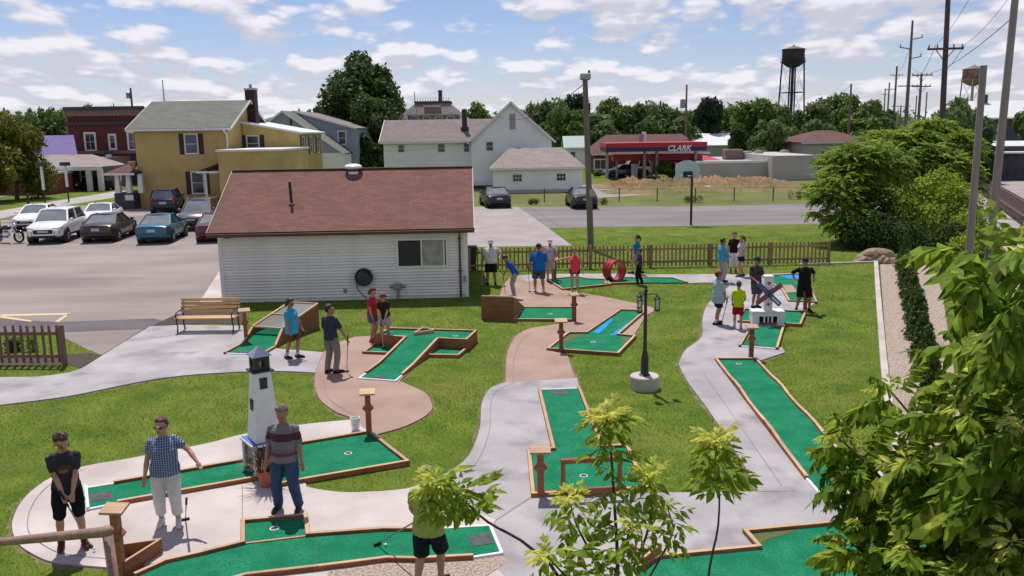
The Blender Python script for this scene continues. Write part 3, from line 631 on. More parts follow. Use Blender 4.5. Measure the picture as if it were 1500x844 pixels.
for zz, xx in ((1.68, .02), (1.28, -.06)):
    rr = (.30 + (.225 - .30) * (zz - 1.1) / .78) * .7071 if zz > 1.1 else .24
    rr = ((.28 + (.205 - .28) * (zz - 1.1) / .78)) * .7071
    if zz > 1.5: MB().box(-.075, .06, -rr - .014, -rr + .02, zz - .10, zz + .10).build('window', M['black_iron'], lt)
    else: MB().box(-rr - .014, -rr + .02, -.07, .065, zz - .10, zz + .10).build('window', M['black_iron'], lt)
MB().box(.03, .12, -.262, -.2, .62, .9).build('door', M['navy'], lt)

# score posts: timber post, diamond, slanted plate
def score_post(px, py, top, label, yaw=0.0, plate=.42, lean=0.0):
    b = G(px, py); b.z = 0; d = (b - EYE); hgt = CAMZ - (CAMZ) * 0 
    tz = At(px, top, b.y).z; o = thing('score_post', label, 'score post', b, yaw, 'timber score posts of the golf course')
    MB().box(-.055, .055, -.055, .055, 0, tz - .05).build('post', M['wood'], o, bevel=.006)
    MB().hexa([(-.115, -.058, tz * .62), (0, -.058, tz * .62 - .13), (.115, -.058, tz * .62), (0, -.058, tz * .62 + .13)], [(-.115, .058, tz * .62), (0, .058, tz * .62 - .13), (.115, .058, tz * .62), (0, .058, tz * .62 + .13)]).build('diamond', M['wood'], o, bevel=.004)
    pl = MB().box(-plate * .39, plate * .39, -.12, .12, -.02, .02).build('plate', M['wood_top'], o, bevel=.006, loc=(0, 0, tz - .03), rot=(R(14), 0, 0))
    return o
score_post(541, 638, 572, 'timber score post at the square end of the lighthouse hole', R(8), .40)
score_post(822, 516, 468, 'timber score post at the corner of the water-strip golf hole', 0, .44)
score_post(841, 472, 430, 'timber score post beside the flat green below the tee box', R(25), .40)
score_post(1100, 526, 477, 'timber score post at the head of the long wavy-railed golf hole', 0, .40)
score_post(792, 729, 656, 'timber score post in front of the middle golf hole by the hoop', 0, .44)
score_post(178, 846, 742, 'timber score post behind the brown pipe rail', R(-5), .42)
score_post(361, 503, 453, 'timber score post beside the slatted bench', R(20), .42)
score_post(813, 411, 379, 'timber score post in front of the man in the pink shirt', 0, .36)
score_post(1179, 455, 420, 'timber score post in front of the man dressed in black', 0, .36)
# ---------------------------------------------------------------- shed and yard furniture
def shingles(name, c1, c2, c3, row=.14, tab=.32):
    m = bpy.data.materials.new(name); m.use_nodes = True; nt = m.node_tree; b = nt.nodes['Principled BSDF']; b.inputs['Roughness'].default_value = .93; b.inputs['Specular IOR Level'].default_value = .2
    tc_ = nt.nodes.new('ShaderNodeTexCoord'); br = nt.nodes.new('ShaderNodeTexBrick'); nt.links.new(tc_.outputs['Object'], br.inputs['Vector'])
    for k, v in (('Color1', c1), ('Color2', c2), ('Mortar', tuple(x * .55 for x in c1))): br.inputs[k].default_value = (*v, 1)
    for k, v in (('Scale', 1), ('Mortar Size', .006), ('Brick Width', tab), ('Row Height', row), ('Bias', 0.0), ('Mortar Smooth', .3)): br.inputs[k].default_value = v
    n = nt.nodes.new('ShaderNodeTexNoise'); n.inputs['Scale'].default_value = .8; n.inputs['Detail'].default_value = 5; nt.links.new(tc_.outputs['Object'], n.inputs['Vector'])
    mr = nt.nodes.new('ShaderNodeMapRange'); mr.inputs[1].default_value = .42; mr.inputs[2].default_value = .68; nt.links.new(n.outputs[0], mr.inputs[0])
    mx = nt.nodes.new('ShaderNodeMix'); mx.data_type = 'RGBA'; nt.links.new(mr.outputs[0], mx.inputs[0]); nt.links.new(br.outputs[0], mx.inputs[6]); mx.inputs[7].default_value = (*c3, 1)
    m2 = nt.nodes.new('ShaderNodeMix'); m2.data_type = 'RGBA'; m2.inputs[0].default_value = .45; nt.links.new(br.outputs[0], m2.inputs[6]); nt.links.new(mx.outputs[2], m2.inputs[7]); nt.links.new(m2.outputs[2], b.inputs['Base Color'])
    bp = nt.nodes.new('ShaderNodeBump'); bp.inputs['Strength'].default_value = .5; bp.inputs['Distance'].default_value = .012; nt.links.new(br.outputs[0], bp.inputs['Height']); nt.links.new(bp.outputs[0], b.inputs['Normal'])
    return m
M['roof_red'] = shingles('red_brown_shingles', (.160, .078, .062), (.215, .108, .086), (.130, .060, .050))
M['siding'] = mat('white_vinyl_siding', (.77, .74, .70), (.69, .66, .63), scale=1.2, rough=.6, spec=.3, rnd=.06)
M['brown_trim'] = mat('brown_metal_trim', (.075, .032, .024), (.10, .045, .035), scale=5, rough=.45)
M['grey_metal'] = mat('grey_metal', (.30, .31, .32), (.24, .25, .26), scale=8, rough=.5, metal=.5)
def frame_of(a, b):
    """local axes of a wall from its left to its right corner: x along, y away from the viewer"""
    d = (b - a); L = d.length; d.normalize(); return math.atan2(d.y, d.x), L
def roof_slab(parent, p00, p10, p11, p01, m, name='roof_slope', t=.06):
    """roof plane as its own object: local x along the eave (p00>p10), local y up the slope (p00>p01); corners in the parent's space"""
    p00, p10, p11, p01 = map(Vector, (p00, p10, p11, p01)); x = (p10 - p00).normalized(); n = x.cross(p01 - p00).normalized(); y = n.cross(x)
    Mx = Matrix(((x.x, y.x, n.x, p00.x), (x.y, y.y, n.y, p00.y), (x.z, y.z, n.z, p00.z), (0, 0, 0, 1))); im = Mx.inverted(); q = [im @ p for p in (p00, p10, p11, p01)]
    o = MB().hexa([v + Vector((0, 0, -t)) for v in q], q).build(name, m, parent); o.matrix_basis = Mx; return o
A, B = G(329, 444), G(684, 435.5); ang, SL = frame_of(A, B)
sh = thing('shed', 'white sided shed with red-brown shingle roof beside the golf course', 'shed', A, ang); nog([A, B, B + Vector((0, 7, 0)), A + Vector((0, 7, 0))])
SD, EH, RH = 7.0, 2.72, 4.52
wb = MB(); wb.box(0, SL, 0, SD, 0, EH); wb.add([(0, 0, EH), (0, SD, EH), (0, SD / 2, RH - .05), (SL, 0, EH), (SL, SD, EH), (SL, SD / 2, RH - .05)], [(0, 1, 2), (5, 4, 3), (0, 2, 5, 3), (1, 4, 5, 2), (0, 3, 4, 1)])
wb.build('wall', M['siding'], sh)
nb = 24; bh = (EH - .10) / nb
sb = MB().rings([[Vector((x, y, z)) for y, z in ((.001, 0), (-.010, 0), (-.036, .030), (-.036, .036), (-.004, bh), (.001, bh))] for x in (.07, SL - .07)]).build('siding_board', M['siding'], sh, loc=(0, 0, .10))
for i in range(1, nb): link('siding_board', sb.data, sh, (0, 0, .10 + i * bh))
s2 = MB().hexa([(SL - .001, .07, 0), (SL + .020, .07, 0), (SL + .020, SD - .07, 0), (SL - .001, SD - .07, 0)], [(SL - .001, .07, bh), (SL + .006, .07, bh), (SL + .006, SD - .07, bh), (SL - .001, SD - .07, bh)]).build('siding_board', M['siding'], sh, loc=(0, 0, .10))
for i in range(1, nb): link('siding_board', s2.data, sh, (0, 0, .10 + i * bh))
for x in (0, SL): MB().box(x - .075, x + .075, -.045, .07, .02, EH).build('corner_trim', M['paint_white'], sh, bevel=.006)
ov, of = .32, .42; sl = (RH - EH) / (SD / 2); ez = EH - sl * of + .10
roof_slab(sh, (-ov, -of, ez), (SL + ov, -of, ez), (SL + ov, SD / 2, RH + .1), (-ov, SD / 2, RH + .1), M['roof_red'])
roof_slab(sh, (SL + ov, SD + of, ez), (-ov, SD + of, ez), (-ov, SD / 2, RH + .1), (SL + ov, SD / 2, RH + .1), M['roof_red'])
MB().bar((-ov, SD / 2, RH + .115), (SL + ov, SD / 2, RH + .115), .22, .03).build('ridge_cap', M['roof_red'], sh)
MB().box(-ov, SL + ov, -of - .09, -of + .02, ez - .16, ez - .045).build('gutter', M['brown_trim'], sh, bevel=.012)
MB().box(-ov + .02, SL + ov - .02, -of + .02, -.021, ez - .10, ez - .085).build('soffit', M['paint_white'], sh)
for x in (-ov, SL + ov):
    for s in (0, 1): MB().bar((x, -of if s == 0 else SD + of, ez - .05), (x, SD / 2, RH + .05), .03, .14).build('barge_board', M['brown_trim'], sh)
MB().tube([(SL - .22, -.42, ez - .14), (SL - .22, -.40, ez - .22), (SL - .22, -.075, EH - .42), (SL - .22, -.065, .12), (SL - .22, -.18, .06)], .04, 8).build('downspout', M['brown_trim'], sh)
for z in (EH - .55, 1.0): MB().box(SL - .30, SL - .14, -.095, -.025, z, z + .03).build('strap', M['brown_trim'], sh)
# window
wx0, wx1, wz0, wz1 = SL * .722, SL * .918, 1.22, 2.16

wmn = MB(); wmn.box(wx0 - .07, wx1 + .07, -.075, -.003, wz0 - .07, wz0); wmn.box(wx0 - .07, wx1 + .07, -.075, -.003, wz1, wz1 + .07); wmn.box(wx0 - .07, wx0, -.075, -.003, wz0, wz1); wmn.box(wx1, wx1 + .07, -.075, -.003, wz0, wz1)
win = wmn.build('window', M['paint_white'], sh)
MB().box(wx0, wx0 + (wx1 - wx0) * .47, -.042, -.003, wz0, wz1).build('open_pane', M['black_iron'], win)
MB().box(wx0 + (wx1 - wx0) * .50, wx1 - .10, -.048, -.003, wz0, wz1).build('pane', mat('curtained_glass', (.22, .21, .19), (.34, .33, .30), scale=3, rough=.15, spec=.7), win)
MB().box(wx1 - .055, wx1, -.048, -.003, wz0, wz1).build('pane', M['glass_dark'], win)
for x in (wx0 + (wx1 - wx0) * .47, wx1 - .10): MB().box(x, x + .05, -.062, -.003, wz0, wz1).build('sash', M['paint_white'], win)
# fittings on the shed
rp = (4.75, .62); 
def on_slope(x, t): return Vector((x, -of + (SD / 2 + of) * t, ez + (RH + .1 - ez) * t))
c = on_slope(SL * .27, .42); MB().tube([c - Vector((0, 0, .05)), c + Vector((-.03, 0, .82))], .055, 10).build('flue_pipe', M['black_iron'], sh); MB().tube([c - Vector((0, .02, .02)), c + Vector((0, -.02, .04))], .11, 10).build('flue_collar', M['grey_metal'], sh)
c = on_slope(SL * .505, .93)
vt = MB().lathe([(.20, -.06), (.20, .14), (.30, .15), (.345, .19), (.34, .25), (.27, .31), (.12, .345), (.01, .35)], 20, c).build('roof_vent', M['white_metal'], sh, smooth_=True, auto=40); MB().lathe([(.22, .05), (.22, .135)], 18, c).build('vent_louvre', M['black_iron'], vt)
fl = MB(); fl.box(.12, .52, -.16, -.03, EH - .30, EH - .18); fl.box(.2, .42, -.24, -.1, EH - .34, EH - .2); fl.build('flood_light', M['brown_trim'], sh, bevel=.02)
MB().ball((SL * .515, -.07, EH - .22), .07).build('wall_lamp', M['white_metal'], sh, smooth_=True); MB().box(SL * .505, SL * .525, -.06, -.012, EH - .15, EH - .05).build('lamp_bracket', M['brown_trim'], sh)
hz_ = Vector((SL * .578, -.16, .86)); hr = MB()
for q in range(7): hr.rings([[hz_ + Vector(((.31 - .022 * (q % 4)) * math.cos(2 * PI * k / 26) , -.06 + .028 * q, (.31 - .022 * (q % 4)) * math.sin(2 * PI * k / 26))) + Vector((math.cos(2 * PI * k / 26) * rr * math.cos(ph), rr * math.sin(ph), math.sin(2 * PI * k / 26) * rr * math.cos(ph))) for k in range(26)] for rr, ph in [(.02, 2 * PI * j / 6) for j in range(6)]], closed=True)
M['hose'] = mat('dark_grey_hose', (.025, .03, .035), (.045, .05, .055), scale=8, rough=.55)
hose = thing('hose_reel', 'coiled dark garden hose hanging on the shed wall', 'hose', wm(sh) @ Vector((hz_.x, -.1, hz_.z - .35)), ang); off = Vector((hz_.x, -.1, hz_.z - .35))
hr.v = [tuple(Vector(p) - off) for p in hr.v]; hr.build('hose_coil', M['hose'], hose, smooth_=True)
MB().tube([hz_ + Vector((0, .13, 0)) - off, hz_ + Vector((0, -.02, 0)) - off], .20, 18).build('reel_drum', M['hose'], hose)
MB().tube([hz_ - off + Vector((-.30, .0, -.1)), hz_ - off + Vector((-.24, -.02, -.45)), hz_ - off + Vector((-.05, -.06, -.66)), hz_ - off + Vector((.12, -.14, -.80))], .018, 7).build('hose_tail', M['hose'], hose)
gmx = SL * .715; mt = thing('gas_meter', 'grey gas meter with pipes on the shed wall', 'gas meter', wm(sh) @ Vector((gmx, -.12, .1)), ang)
MB().box(-.14, .14, -.1, .06, .28, .52).build('meter_body', M['grey_metal'], mt, bevel=.04, seg=2); MB().tube([(-.30, 0, .38), (.30, 0, .38)], .05, 8).build('meter_pipe', M['grey_metal'], mt); MB().tube([(0, 0, -.06), (0, 0, .3)], .05, 8).build('riser_pipe', M['grey_metal'], mt)
MB().box(SL * .49, SL * .505, -.05, -.005, .28, .42).build('outlet_box', M['grey_metal'], sh); MB().box(SL - .1, SL - .02, -.10, -.03, .62, .82).build('switch_box', M['grey_metal'], sh)

# ---------------------------------------------------------------- picket fences
def picket_fence(p0, p1, label, pitch, hgt, post_at, m, capped, name='picket_fence', wd=.07):
    p0 = Vector((p0.x, p0.y, 0)); p1 = Vector((p1.x, p1.y, 0)); a_, L = frame_of(p0, p1); f = thing(name, label, 'fence', p0, a_)
    mb = MB(); hw = wd / 2
    if capped: mb.hexa([(-hw, -.01, .06), (hw, -.01, .06), (hw, .012, .06), (-hw, .012, .06)], [(-hw, -.01, hgt - .10), (hw, -.01, hgt - .10), (hw, .012, hgt - .10), (-hw, .012, hgt - .10)]); mb.hexa([(-hw * .7, -.01, hgt - .10), (hw * .7, -.01, hgt - .10), (hw * .7, .012, hgt - .10), (-hw * .7, .012, hgt - .10)], [(-hw * .7, -.01, hgt - .08), (hw * .7, -.01, hgt - .08), (hw * .7, .012, hgt - .08), (-hw * .7, .012, hgt - .08)]); mb.add([(x, y, hgt - .08 + z) for x, z in ((-hw * .9, 0), (hw * .9, 0), (hw * 1.1, .03), (0, .09), (-hw * 1.1, .03)) for y in (-.011, .013)], [(0, 2, 4, 6, 8), (9, 7, 5, 3, 1), (0, 1, 3, 2), (2, 3, 5, 4), (4, 5, 7, 6), (6, 7, 9, 8), (8, 9, 1, 0)])
    else: mb.add([(x, y, z) for y in (-.01, .012) for x, z in ((-hw, .05), (hw, .05), (hw, hgt - .05), (hw * .35, hgt), (-hw * .35, hgt), (-hw, hgt - .05))], [(0, 1, 2, 3, 4, 5), (11, 10, 9, 8, 7, 6)] + [(i, (i + 1) % 6, 6 + (i + 1) % 6, 6 + i) for i in range(6)])
    n = int(L / pitch); pk = None
    for i in range(n + 1):
        x = i * pitch + random.uniform(-.006, .006); r_ = (random.uniform(-.012, .012), random.uniform(-.012, .012), 0)
        if pk is None: pk = mb.build('picket', m, f, loc=(x, 0, 0), rot=r_)
        else: link('picket', pk.data, f, (x, 0, random.uniform(-.012, .012)), r_)
    ps = None
    for x in post_at:
        ps_ = ps or MB().box(-.055, .055, -.13, -.02, 0, hgt + .02).build('post', m, f, bevel=.012, loc=(x * L, .0, 0)); 
        if ps: link('post', ps.data, f, (x * L, 0, 0))
        ps = ps_
    nseg = max(1, len(post_at) - 1)
    for z in (.26, hgt * .80):
        for i in range(nseg):
            x0 = post_at[i] * L + .057 if len(post_at) > 1 else 0; x1 = post_at[i + 1] * L - .057 if len(post_at) > 1 else L
            MB().box(x0, x1, -.055, -.0135, z - .045, z + .045).build('fence_rail', m, f)
    return f
picket_fence(G(688, 397.5), G(1212, 386.5), 'long weathered cedar picket fence behind the golf course', .178, 1.02, [i / 6 for i in range(7)], M['fence_wood'], False)
picket_fence(G(-90, 535), G(98, 535), 'short brown picket fence at the edge of the car park', .20, 1.10, [.28, 1.0], M['fence_brown'], True)

# bench
bc = G(302, 488.5); bc.z = .03; bn = thing('bench', 'slatted timber bench with black iron ends beside the grey walk', 'bench', bc, R(-1))
M['bench_slat'] = mat('varnished_slat', (.50, .30, .13), (.60, .39, .19), scale=4, rough=.5, stretch=(.4, 4, 4), rnd=.12)
for i in range(4): plank('seat_slat', wm(bn) @ Vector((-.93, -.02 + .12 * i, .45)), wm(bn) @ Vector((.93, -.02 + .12 * i, .45)), .10, .035, M['bench_slat'], bn)
for i in range(4): plank('back_slat', wm(bn) @ Vector((-.93, .50 + .03 * i, .58 + .115 * i)), wm(bn) @ Vector((.93, .50 + .03 * i, .58 + .115 * i)), .035, .095, M['bench_slat'], bn)
for x in (-.86, .86):
    e = MB(); e.tube([(x, -.06, 0), (x, .0, .18), (x, -.08, .36), (x, -.06, .43)], [.024, .02, .024, .026], 7); e.tube([(x, .55, 0), (x, .46, .2), (x, .48, .42), (x, .54, .62), (x, .62, .98)], [.026, .024, .026, .022, .024], 7)
    e.tube([(x, -.07, .41), (x, .5, .41)], .022, 7); e.tube([(x, -.07, .43), (x, -.11, .55), (x, -.04, .64), (x, .2, .645), (x, .55, .68)], .02, 7); e.build('iron_end', M['black_iron'], bn, smooth_=True)

# lamp post
lc = G(944, 569); lm = thing('lamp_post', 'black iron lamp post with three lanterns on a round concrete base', 'lamp post', lc); nog([lc + Vector((.36 * math.cos(a), .36 * math.sin(a), 0)) for a in np.linspace(0, 2 * PI, 12)[:-1]])
MB().lathe([(.335, 0), (.34, .02), (.34, .30), (.325, .32), (.05, .325)], 28).build('concrete_base', M['concrete_pale'], lm, smooth_=True, auto=35)
MB().lathe([(.13, .32), (.13, .345), (.10, .36), (.095, .42), (.085, .75), (.075, .80), (.06, .84), (.065, .87), (.045, .92), (.036, 2.1), (.034, 2.3), (.05, 2.32), (.05, 2.36), (.025, 2.38), (.03, 2.42), (.006, 2.48)], 14).build('pole', M['black_iron'], lm, smooth_=True, auto=50)
M['lantern_glass'] = mat('lantern_glass', (.55, .56, .55), rough=.1, spec=.6)
_nt = M['lantern_glass'].node_tree; _t = _nt.nodes.new('ShaderNodeBsdfTransparent'); _mx = _nt.nodes.new('ShaderNodeMixShader'); _mx.inputs[0].default_value = .28
_nt.links.new(_t.outputs[0], _mx.inputs[1]); _nt.links.new(_nt.nodes['Principled BSDF'].outputs[0], _mx.inputs[2]); _nt.links.new(_mx.outputs[0], _nt.nodes['Material Output'].inputs[0])
for k in range(3):
    a = R(-8 + 120 * k); ux, uy = math.cos(a), math.sin(a); x, y = .27 * ux, .27 * uy
    MB().tube([(0, 0, 2.24), (.15 * ux, .15 * uy, 2.27), (x, y, 2.25)], .014, 6).build('arm', M['black_iron'], lm)
    ln = MB().lathe([(.012, 2.25), (.014, 2.22), (.075, 2.17), (.085, 2.15), (.075, 2.145), (.01, 2.14)], 8, (x, y, 0)).build('lantern', M['black_iron'], lm)
    MB().lathe([(.055, 1.90), (.062, 2.14)], 8, (x, y, 0)).build('lantern_glass', M['lantern_glass'], ln); MB().lathe([(.03, 1.85), (.07, 1.875), (.072, 1.90)], 8, (x, y, 0)).build('lantern_foot', M['black_iron'], ln)
    for j in range(4):
        b_ = PI / 4 + j * PI / 2; MB().tube([(x + .06 * math.cos(b_), y + .06 * math.sin(b_), 1.89), (x + .068 * math.cos(b_), y + .068 * math.sin(b_), 2.15)], .008, 5).build('lantern_bar', M['black_iron'], ln)

# terracotta pot with a spiky dry plant
pc = G(391, 714); pc.z = .03; pt = thing('flower_pot', 'terracotta pot with a spiky reddish plant beside the man in jeans', 'flower pot', pc)
MB().lathe([(.10, 0), (.14, .22), (.155, .23), (.165, .30), (.14, .30), (.13, .24), (.01, .24)], 20).build('pot', mat('terracotta', (.42, .15, .07), (.33, .11, .055), scale=8, rough=.8), pt, smooth_=True, auto=40)
M['dry_leaf'] = mat('reddish_blade', (.10, .04, .025), (.20, .13, .05), scale=6, rough=.7, island=.4); sp = MB()
for i in range(110):
    a = random.uniform(0, 2 * PI); rch = random.uniform(.15, .55); hh = random.uniform(.05, .46); r0 = random.uniform(0, .09); ca, sa = math.cos(a), math.sin(a); w = .013; q = []
    for t in (0, .35, .7, 1): q.append((Vector((ca * (r0 + rch * t), sa * (r0 + rch * t), .24 + hh * math.sin(t * 2.2))), w * (1 - t * .8)))
    for (c0, w0), (c1, w1) in zip(q[:-1], q[1:]): s_ = Vector((-sa, ca, 0)); sp.add([c0 - s_ * w0, c0 + s_ * w0, c1 + s_ * w1, c1 - s_ * w1], [(0, 1, 2, 3)])
sp.build('foliage', M['dry_leaf'], pt)
bk = G(521, 632); bk.z = .03; bu = thing('bucket', 'small white plastic bucket on the pale walk', 'bucket', bk)
MB().lathe([(.075, 0), (.095, .24), (.102, .25), (.102, .265), (.09, .265), (.07, .02), (.01, .02)], 16).build('pail', M['white_metal'], bu, smooth_=True, auto=40); MB().tube([(-.1, 0, .24), (-.07, -.05, .16), (0, -.10, .13), (.07, -.05, .16), (.1, 0, .24)], .004, 5).build('handle', M['grey_metal'], bu)
# brown pipe rail close to the camera
M['rust_pipe'] = mat('brown_painted_pipe', (.23, .13, .10), (.31, .19, .15), scale=9, rough=.6, bump=.3, bscale=60)
e1 = At(157, 779, 6.3); e0 = At(-40, 798, 8.8); pr = thing('pipe_rail', 'brown painted pipe handrail crossing the low corner', 'handrail', (e1.x, e1.y, 0))
MB().tube([e0, e1], .042, 12).build('top_pipe', M['rust_pipe'], pr, world=True, smooth_=True, auto=50); MB().ball(e1, .052).build('elbow', M['rust_pipe'], pr, world=True, smooth_=True)
MB().tube([e1, Vector((e1.x + .10, e1.y - .15, e1.z - .8)), Vector((e1.x + .25, e1.y - .35, 0))], .04, 12).build('post', M['rust_pipe'], pr, world=True, smooth_=True)
e2 = Vector((e0.x, e0.y, 0)); MB().tube([e0, e2], .04, 12).build('post', M['rust_pipe'], pr, world=True, smooth_=True)
# wheelie bin behind the fence
tb = G(689, 399) + Vector((0, .5, 0)); bn_ = thing('bin', 'black wheelie bin at the corner of the shed', 'bin', tb)
MB().hexa([(-.22, -.25, .08), (.22, -.25, .08), (.22, .25, .08), (-.22, .25, .08)], [(-.28, -.32, 1.0), (.28, -.32, 1.0), (.28, .32, 1.0), (-.28, .32, 1.0)]).build('body', M['black_iron'], bn_, bevel=.02); MB().hexa([(-.30, -.34, 1.0), (.30, -.34, 1.0), (.30, .34, 1.0), (-.30, .34, 1.0)], [(-.27, -.30, 1.10), (.27, -.30, 1.10), (.27, .32, 1.08), (-.27, .32, 1.08)]).build('lid', M['black_iron'], bn_, bevel=.02)
for x in (-.2, .2): MB().tube([(x - .03, .24, .1), (x + .03, .24, .1)], .1, 12).build('wheel', M['black_iron'], bn_)
# ---------------------------------------------------------------- buildings beyond
def X(px, Y): return At(px, 200, Y).x
def Zp(px, py, Y): return At(px, py, Y).z
M['yellow'] = mat('ochre_brick', (.46, .33, .125), (.53, .39, .155), scale=14, rough=.9, coord='World', c3=(.41, .29, .10), s3=.8)
M['red_brick'] = mat('dark_red_brick', (.105, .028, .026), (.15, .042, .036), scale=10, rough=.9, coord='World', c3=(.085, .024, .024), s3=.5)
M['tan_brick'] = mat('tan_brick', (.26, .17, .14), (.20, .12, .10), scale=10, rough=.9, coord='World')
M['house_white'] = mat('white_clapboard', (.82, .815, .81), (.76, .755, .75), scale=.6, rough=.7, coord='World')
M['house_grey'] = mat('blue_grey_siding', (.30, .33, .38), (.25, .28, .33), scale=.5, rough=.7, coord='World')
M['roof_grey'] = shingles('grey_shingles', (.145, .148, .128), (.185, .188, .165), (.12, .125, .105), .3, .6)
M['roof_taupe'] = shingles('taupe_shingles', (.20, .165, .165), (.25, .205, .20), (.165, .135, .135), .3, .6)
M['roof_tan'] = shingles('weathered_tan_shingles', (.29, .245, .225), (.34, .29, .27), (.20, .16, .15), .3, .6)
M['roof_purple'] = shingles('purple_shingles', (.165, .13, .29), (.20, .16, .33), (.145, .115, .25), .3, .6)
M['roof_brown'] = shingles('brown_shingles', (.125, .062, .056), (.155, .078, .07), (.105, .052, .048), .3, .6)
M['shutter'] = mat('dark_shutter', (.035, .014, .016), rough=.6)
M['white_roof'] = mat('white_metal_roof', (.66, .66, .68), (.60, .60, .62), scale=.4, rough=.5, coord='World')
M['dark_barn'] = mat('dark_siding', (.05, .05, .065), (.075, .072, .085), scale=2, rough=.85)
M['stucco'] = mat('pale_stucco', (.40, .37, .35), (.46, .43, .41), scale=.5, rough=.9, coord='World')
M['flat_roof'] = mat('grey_membrane_roof', (.33, .31, .32), (.40, .38, .39), scale=.3, rough=.85, coord='World')
def win(parent, x, z, w, h, y=0.0, f=.09, shutters=False, glass=None, cols=1, rows=2, side=0):
    """window on a wall facing -y (side=0) or +x (side=1) in the building's own space"""
    rot = (0, 0, 0) if side == 0 else (0, 0, PI / 2)
    fr = MB()
    for a in ((-w / 2 - f, w / 2 + f, -h / 2 - f, -h / 2), (-w / 2 - f, w / 2 + f, h / 2, h / 2 + f), (-w / 2 - f, -w / 2, -h / 2, h / 2), (w / 2, w / 2 + f, -h / 2, h / 2)): fr.box(a[0], a[1], -.06, -.003, a[2], a[3])
    o = fr.build('window', M['paint_white'], parent, loc=(x, y, z), rot=rot)
    pw, ph = w / cols, h / rows
    for i in range(cols):
        for j in range(rows): MB().box(-w / 2 + i * pw + .025, -w / 2 + (i + 1) * pw - .025, -.03, -.004, -h / 2 + j * ph + .025, -h / 2 + (j + 1) * ph - .025).build('pane', glass or M['glass_house'], o)
    MB().box(-w / 2, w / 2, -.02, -.0035, -h / 2, h / 2).build('sash', M['paint_white'], o)
    if shutters:
        for s in (-1, 1): MB().box(s * (w / 2 + f + .02 + .2) - .2, s * (w / 2 + f + .02 + .2) + .2, -.05, -.003, -h / 2 - f, h / 2 + f).build('shutter', M['shutter'], o)
    return o
def gable_x(parent, x0, x1, y0, y1, ze, zr, mroof, ov=.35, mw=None, wall=True):
    """gable roof with its ridge along x"""
    ym = (y0 + y1) / 2; sl_ = (zr - ze) / (ym - y0)
    if mw is not None: MB().add([(x0, y0, ze), (x0, y1, ze), (x0, ym, zr - .06), (x1, y0, ze), (x1, y1, ze), (x1, ym, zr - .06)], [(0, 1, 2), (5, 4, 3), (0, 2, 5, 3), (1, 4, 5, 2), (0, 3, 4, 1)]).build('gable', mw, parent)
    e = ze - sl_ * ov + .08; z = zr + .08
    roof_slab(parent, (x0 - ov, y0 - ov, e), (x1 + ov, y0 - ov, e), (x1 + ov, ym, z), (x0 - ov, ym, z), mroof, t=.12)
    roof_slab(parent, (x1 + ov, y1 + ov, e), (x0 - ov, y1 + ov, e), (x0 - ov, ym, z), (x1 + ov, ym, z), mroof, t=.12)
    MB().box(x0 - ov, x1 + ov, y0 - ov - .10, y0 - ov + .01, e - .20, e - .02).build('gutter', M['paint_white'], parent)
    for xx in (x0 - ov - .02, x1 + ov + .02):
        for s in (0, 1): MB().bar((xx, (y0 - ov, y1 + ov)[s], e - .08), (xx, ym, z - .08), .04, .2).build('barge_board', M['paint_white'], parent)
def gable_y(parent, x0, x1, y0, y1, ze, zr, mroof, ov=.3, mw=None):
    xm = (x0 + x1) / 2; sl_ = (zr - ze) / (xm - x0)
    if mw is not None: MB().add([(x0, y0, ze), (x1, y0, ze), (xm, y0, zr - .06), (x0, y1, ze), (x1, y1, ze), (xm, y1, zr - .06)], [(0, 1, 2), (5, 4, 3), (0, 2, 5, 3), (1, 4, 5, 2), (0, 3, 4, 1)]).build('gable', mw, parent)
    e = ze - sl_ * ov + .08; z = zr + .08
    roof_slab(parent, (x0 - ov, y1 + ov, e), (x0 - ov, y0 - ov, e), (xm, y0 - ov, z), (xm, y1 + ov, z), mroof, t=.12)
    roof_slab(parent, (x1 + ov, y0 - ov, e), (x1 + ov, y1 + ov, e), (xm, y1 + ov, z), (xm, y0 - ov, z), mroof, t=.12)
    for s in (0, 1): MB().bar(((x0 - ov, x1 + ov)[s], y0 - ov - .02, e - .08), (xm, y0 - ov - .02, z - .08), .04, .2).build('barge_board', M['paint_white'], parent)
def hip(parent, x0, x1, y0, y1, ze, zr, mroof, ov=.4, run=None):
    ym = (y0 + y1) / 2; r_ = run if run is not None else (y1 - y0) / 2; x0 -= ov; x1 += ov; y0 -= ov; y1 += ov
    a, b = (x0 + r_, ym, zr), (x1 - r_, ym, zr)
    roof_slab(parent, (x0, y0, ze), (x1, y0, ze), b, a, mroof, t=.1); roof_slab(parent, (x1, y1, ze), (x0, y1, ze), a, b, mroof, t=.1)
    for (p, q, r) in (((x1, y0, ze), (x1, y1, ze), b), ((x0, y1, ze), (x0, y0, ze), a)): roof_slab(parent, p, q, Vector(r) + Vector((0, .01, 0)), Vector(r) - Vector((0, .01, 0)), mroof, t=.1)
    MB().box(x0, x1, y0 - .06, y0 + .02, ze - .18, ze - .02).build('fascia', M['paint_white'], parent)
def house(label, x0, Y, rz=0.0, cat='house', name='house'): return thing(name, label, cat, (x0, Y, 0), rz)
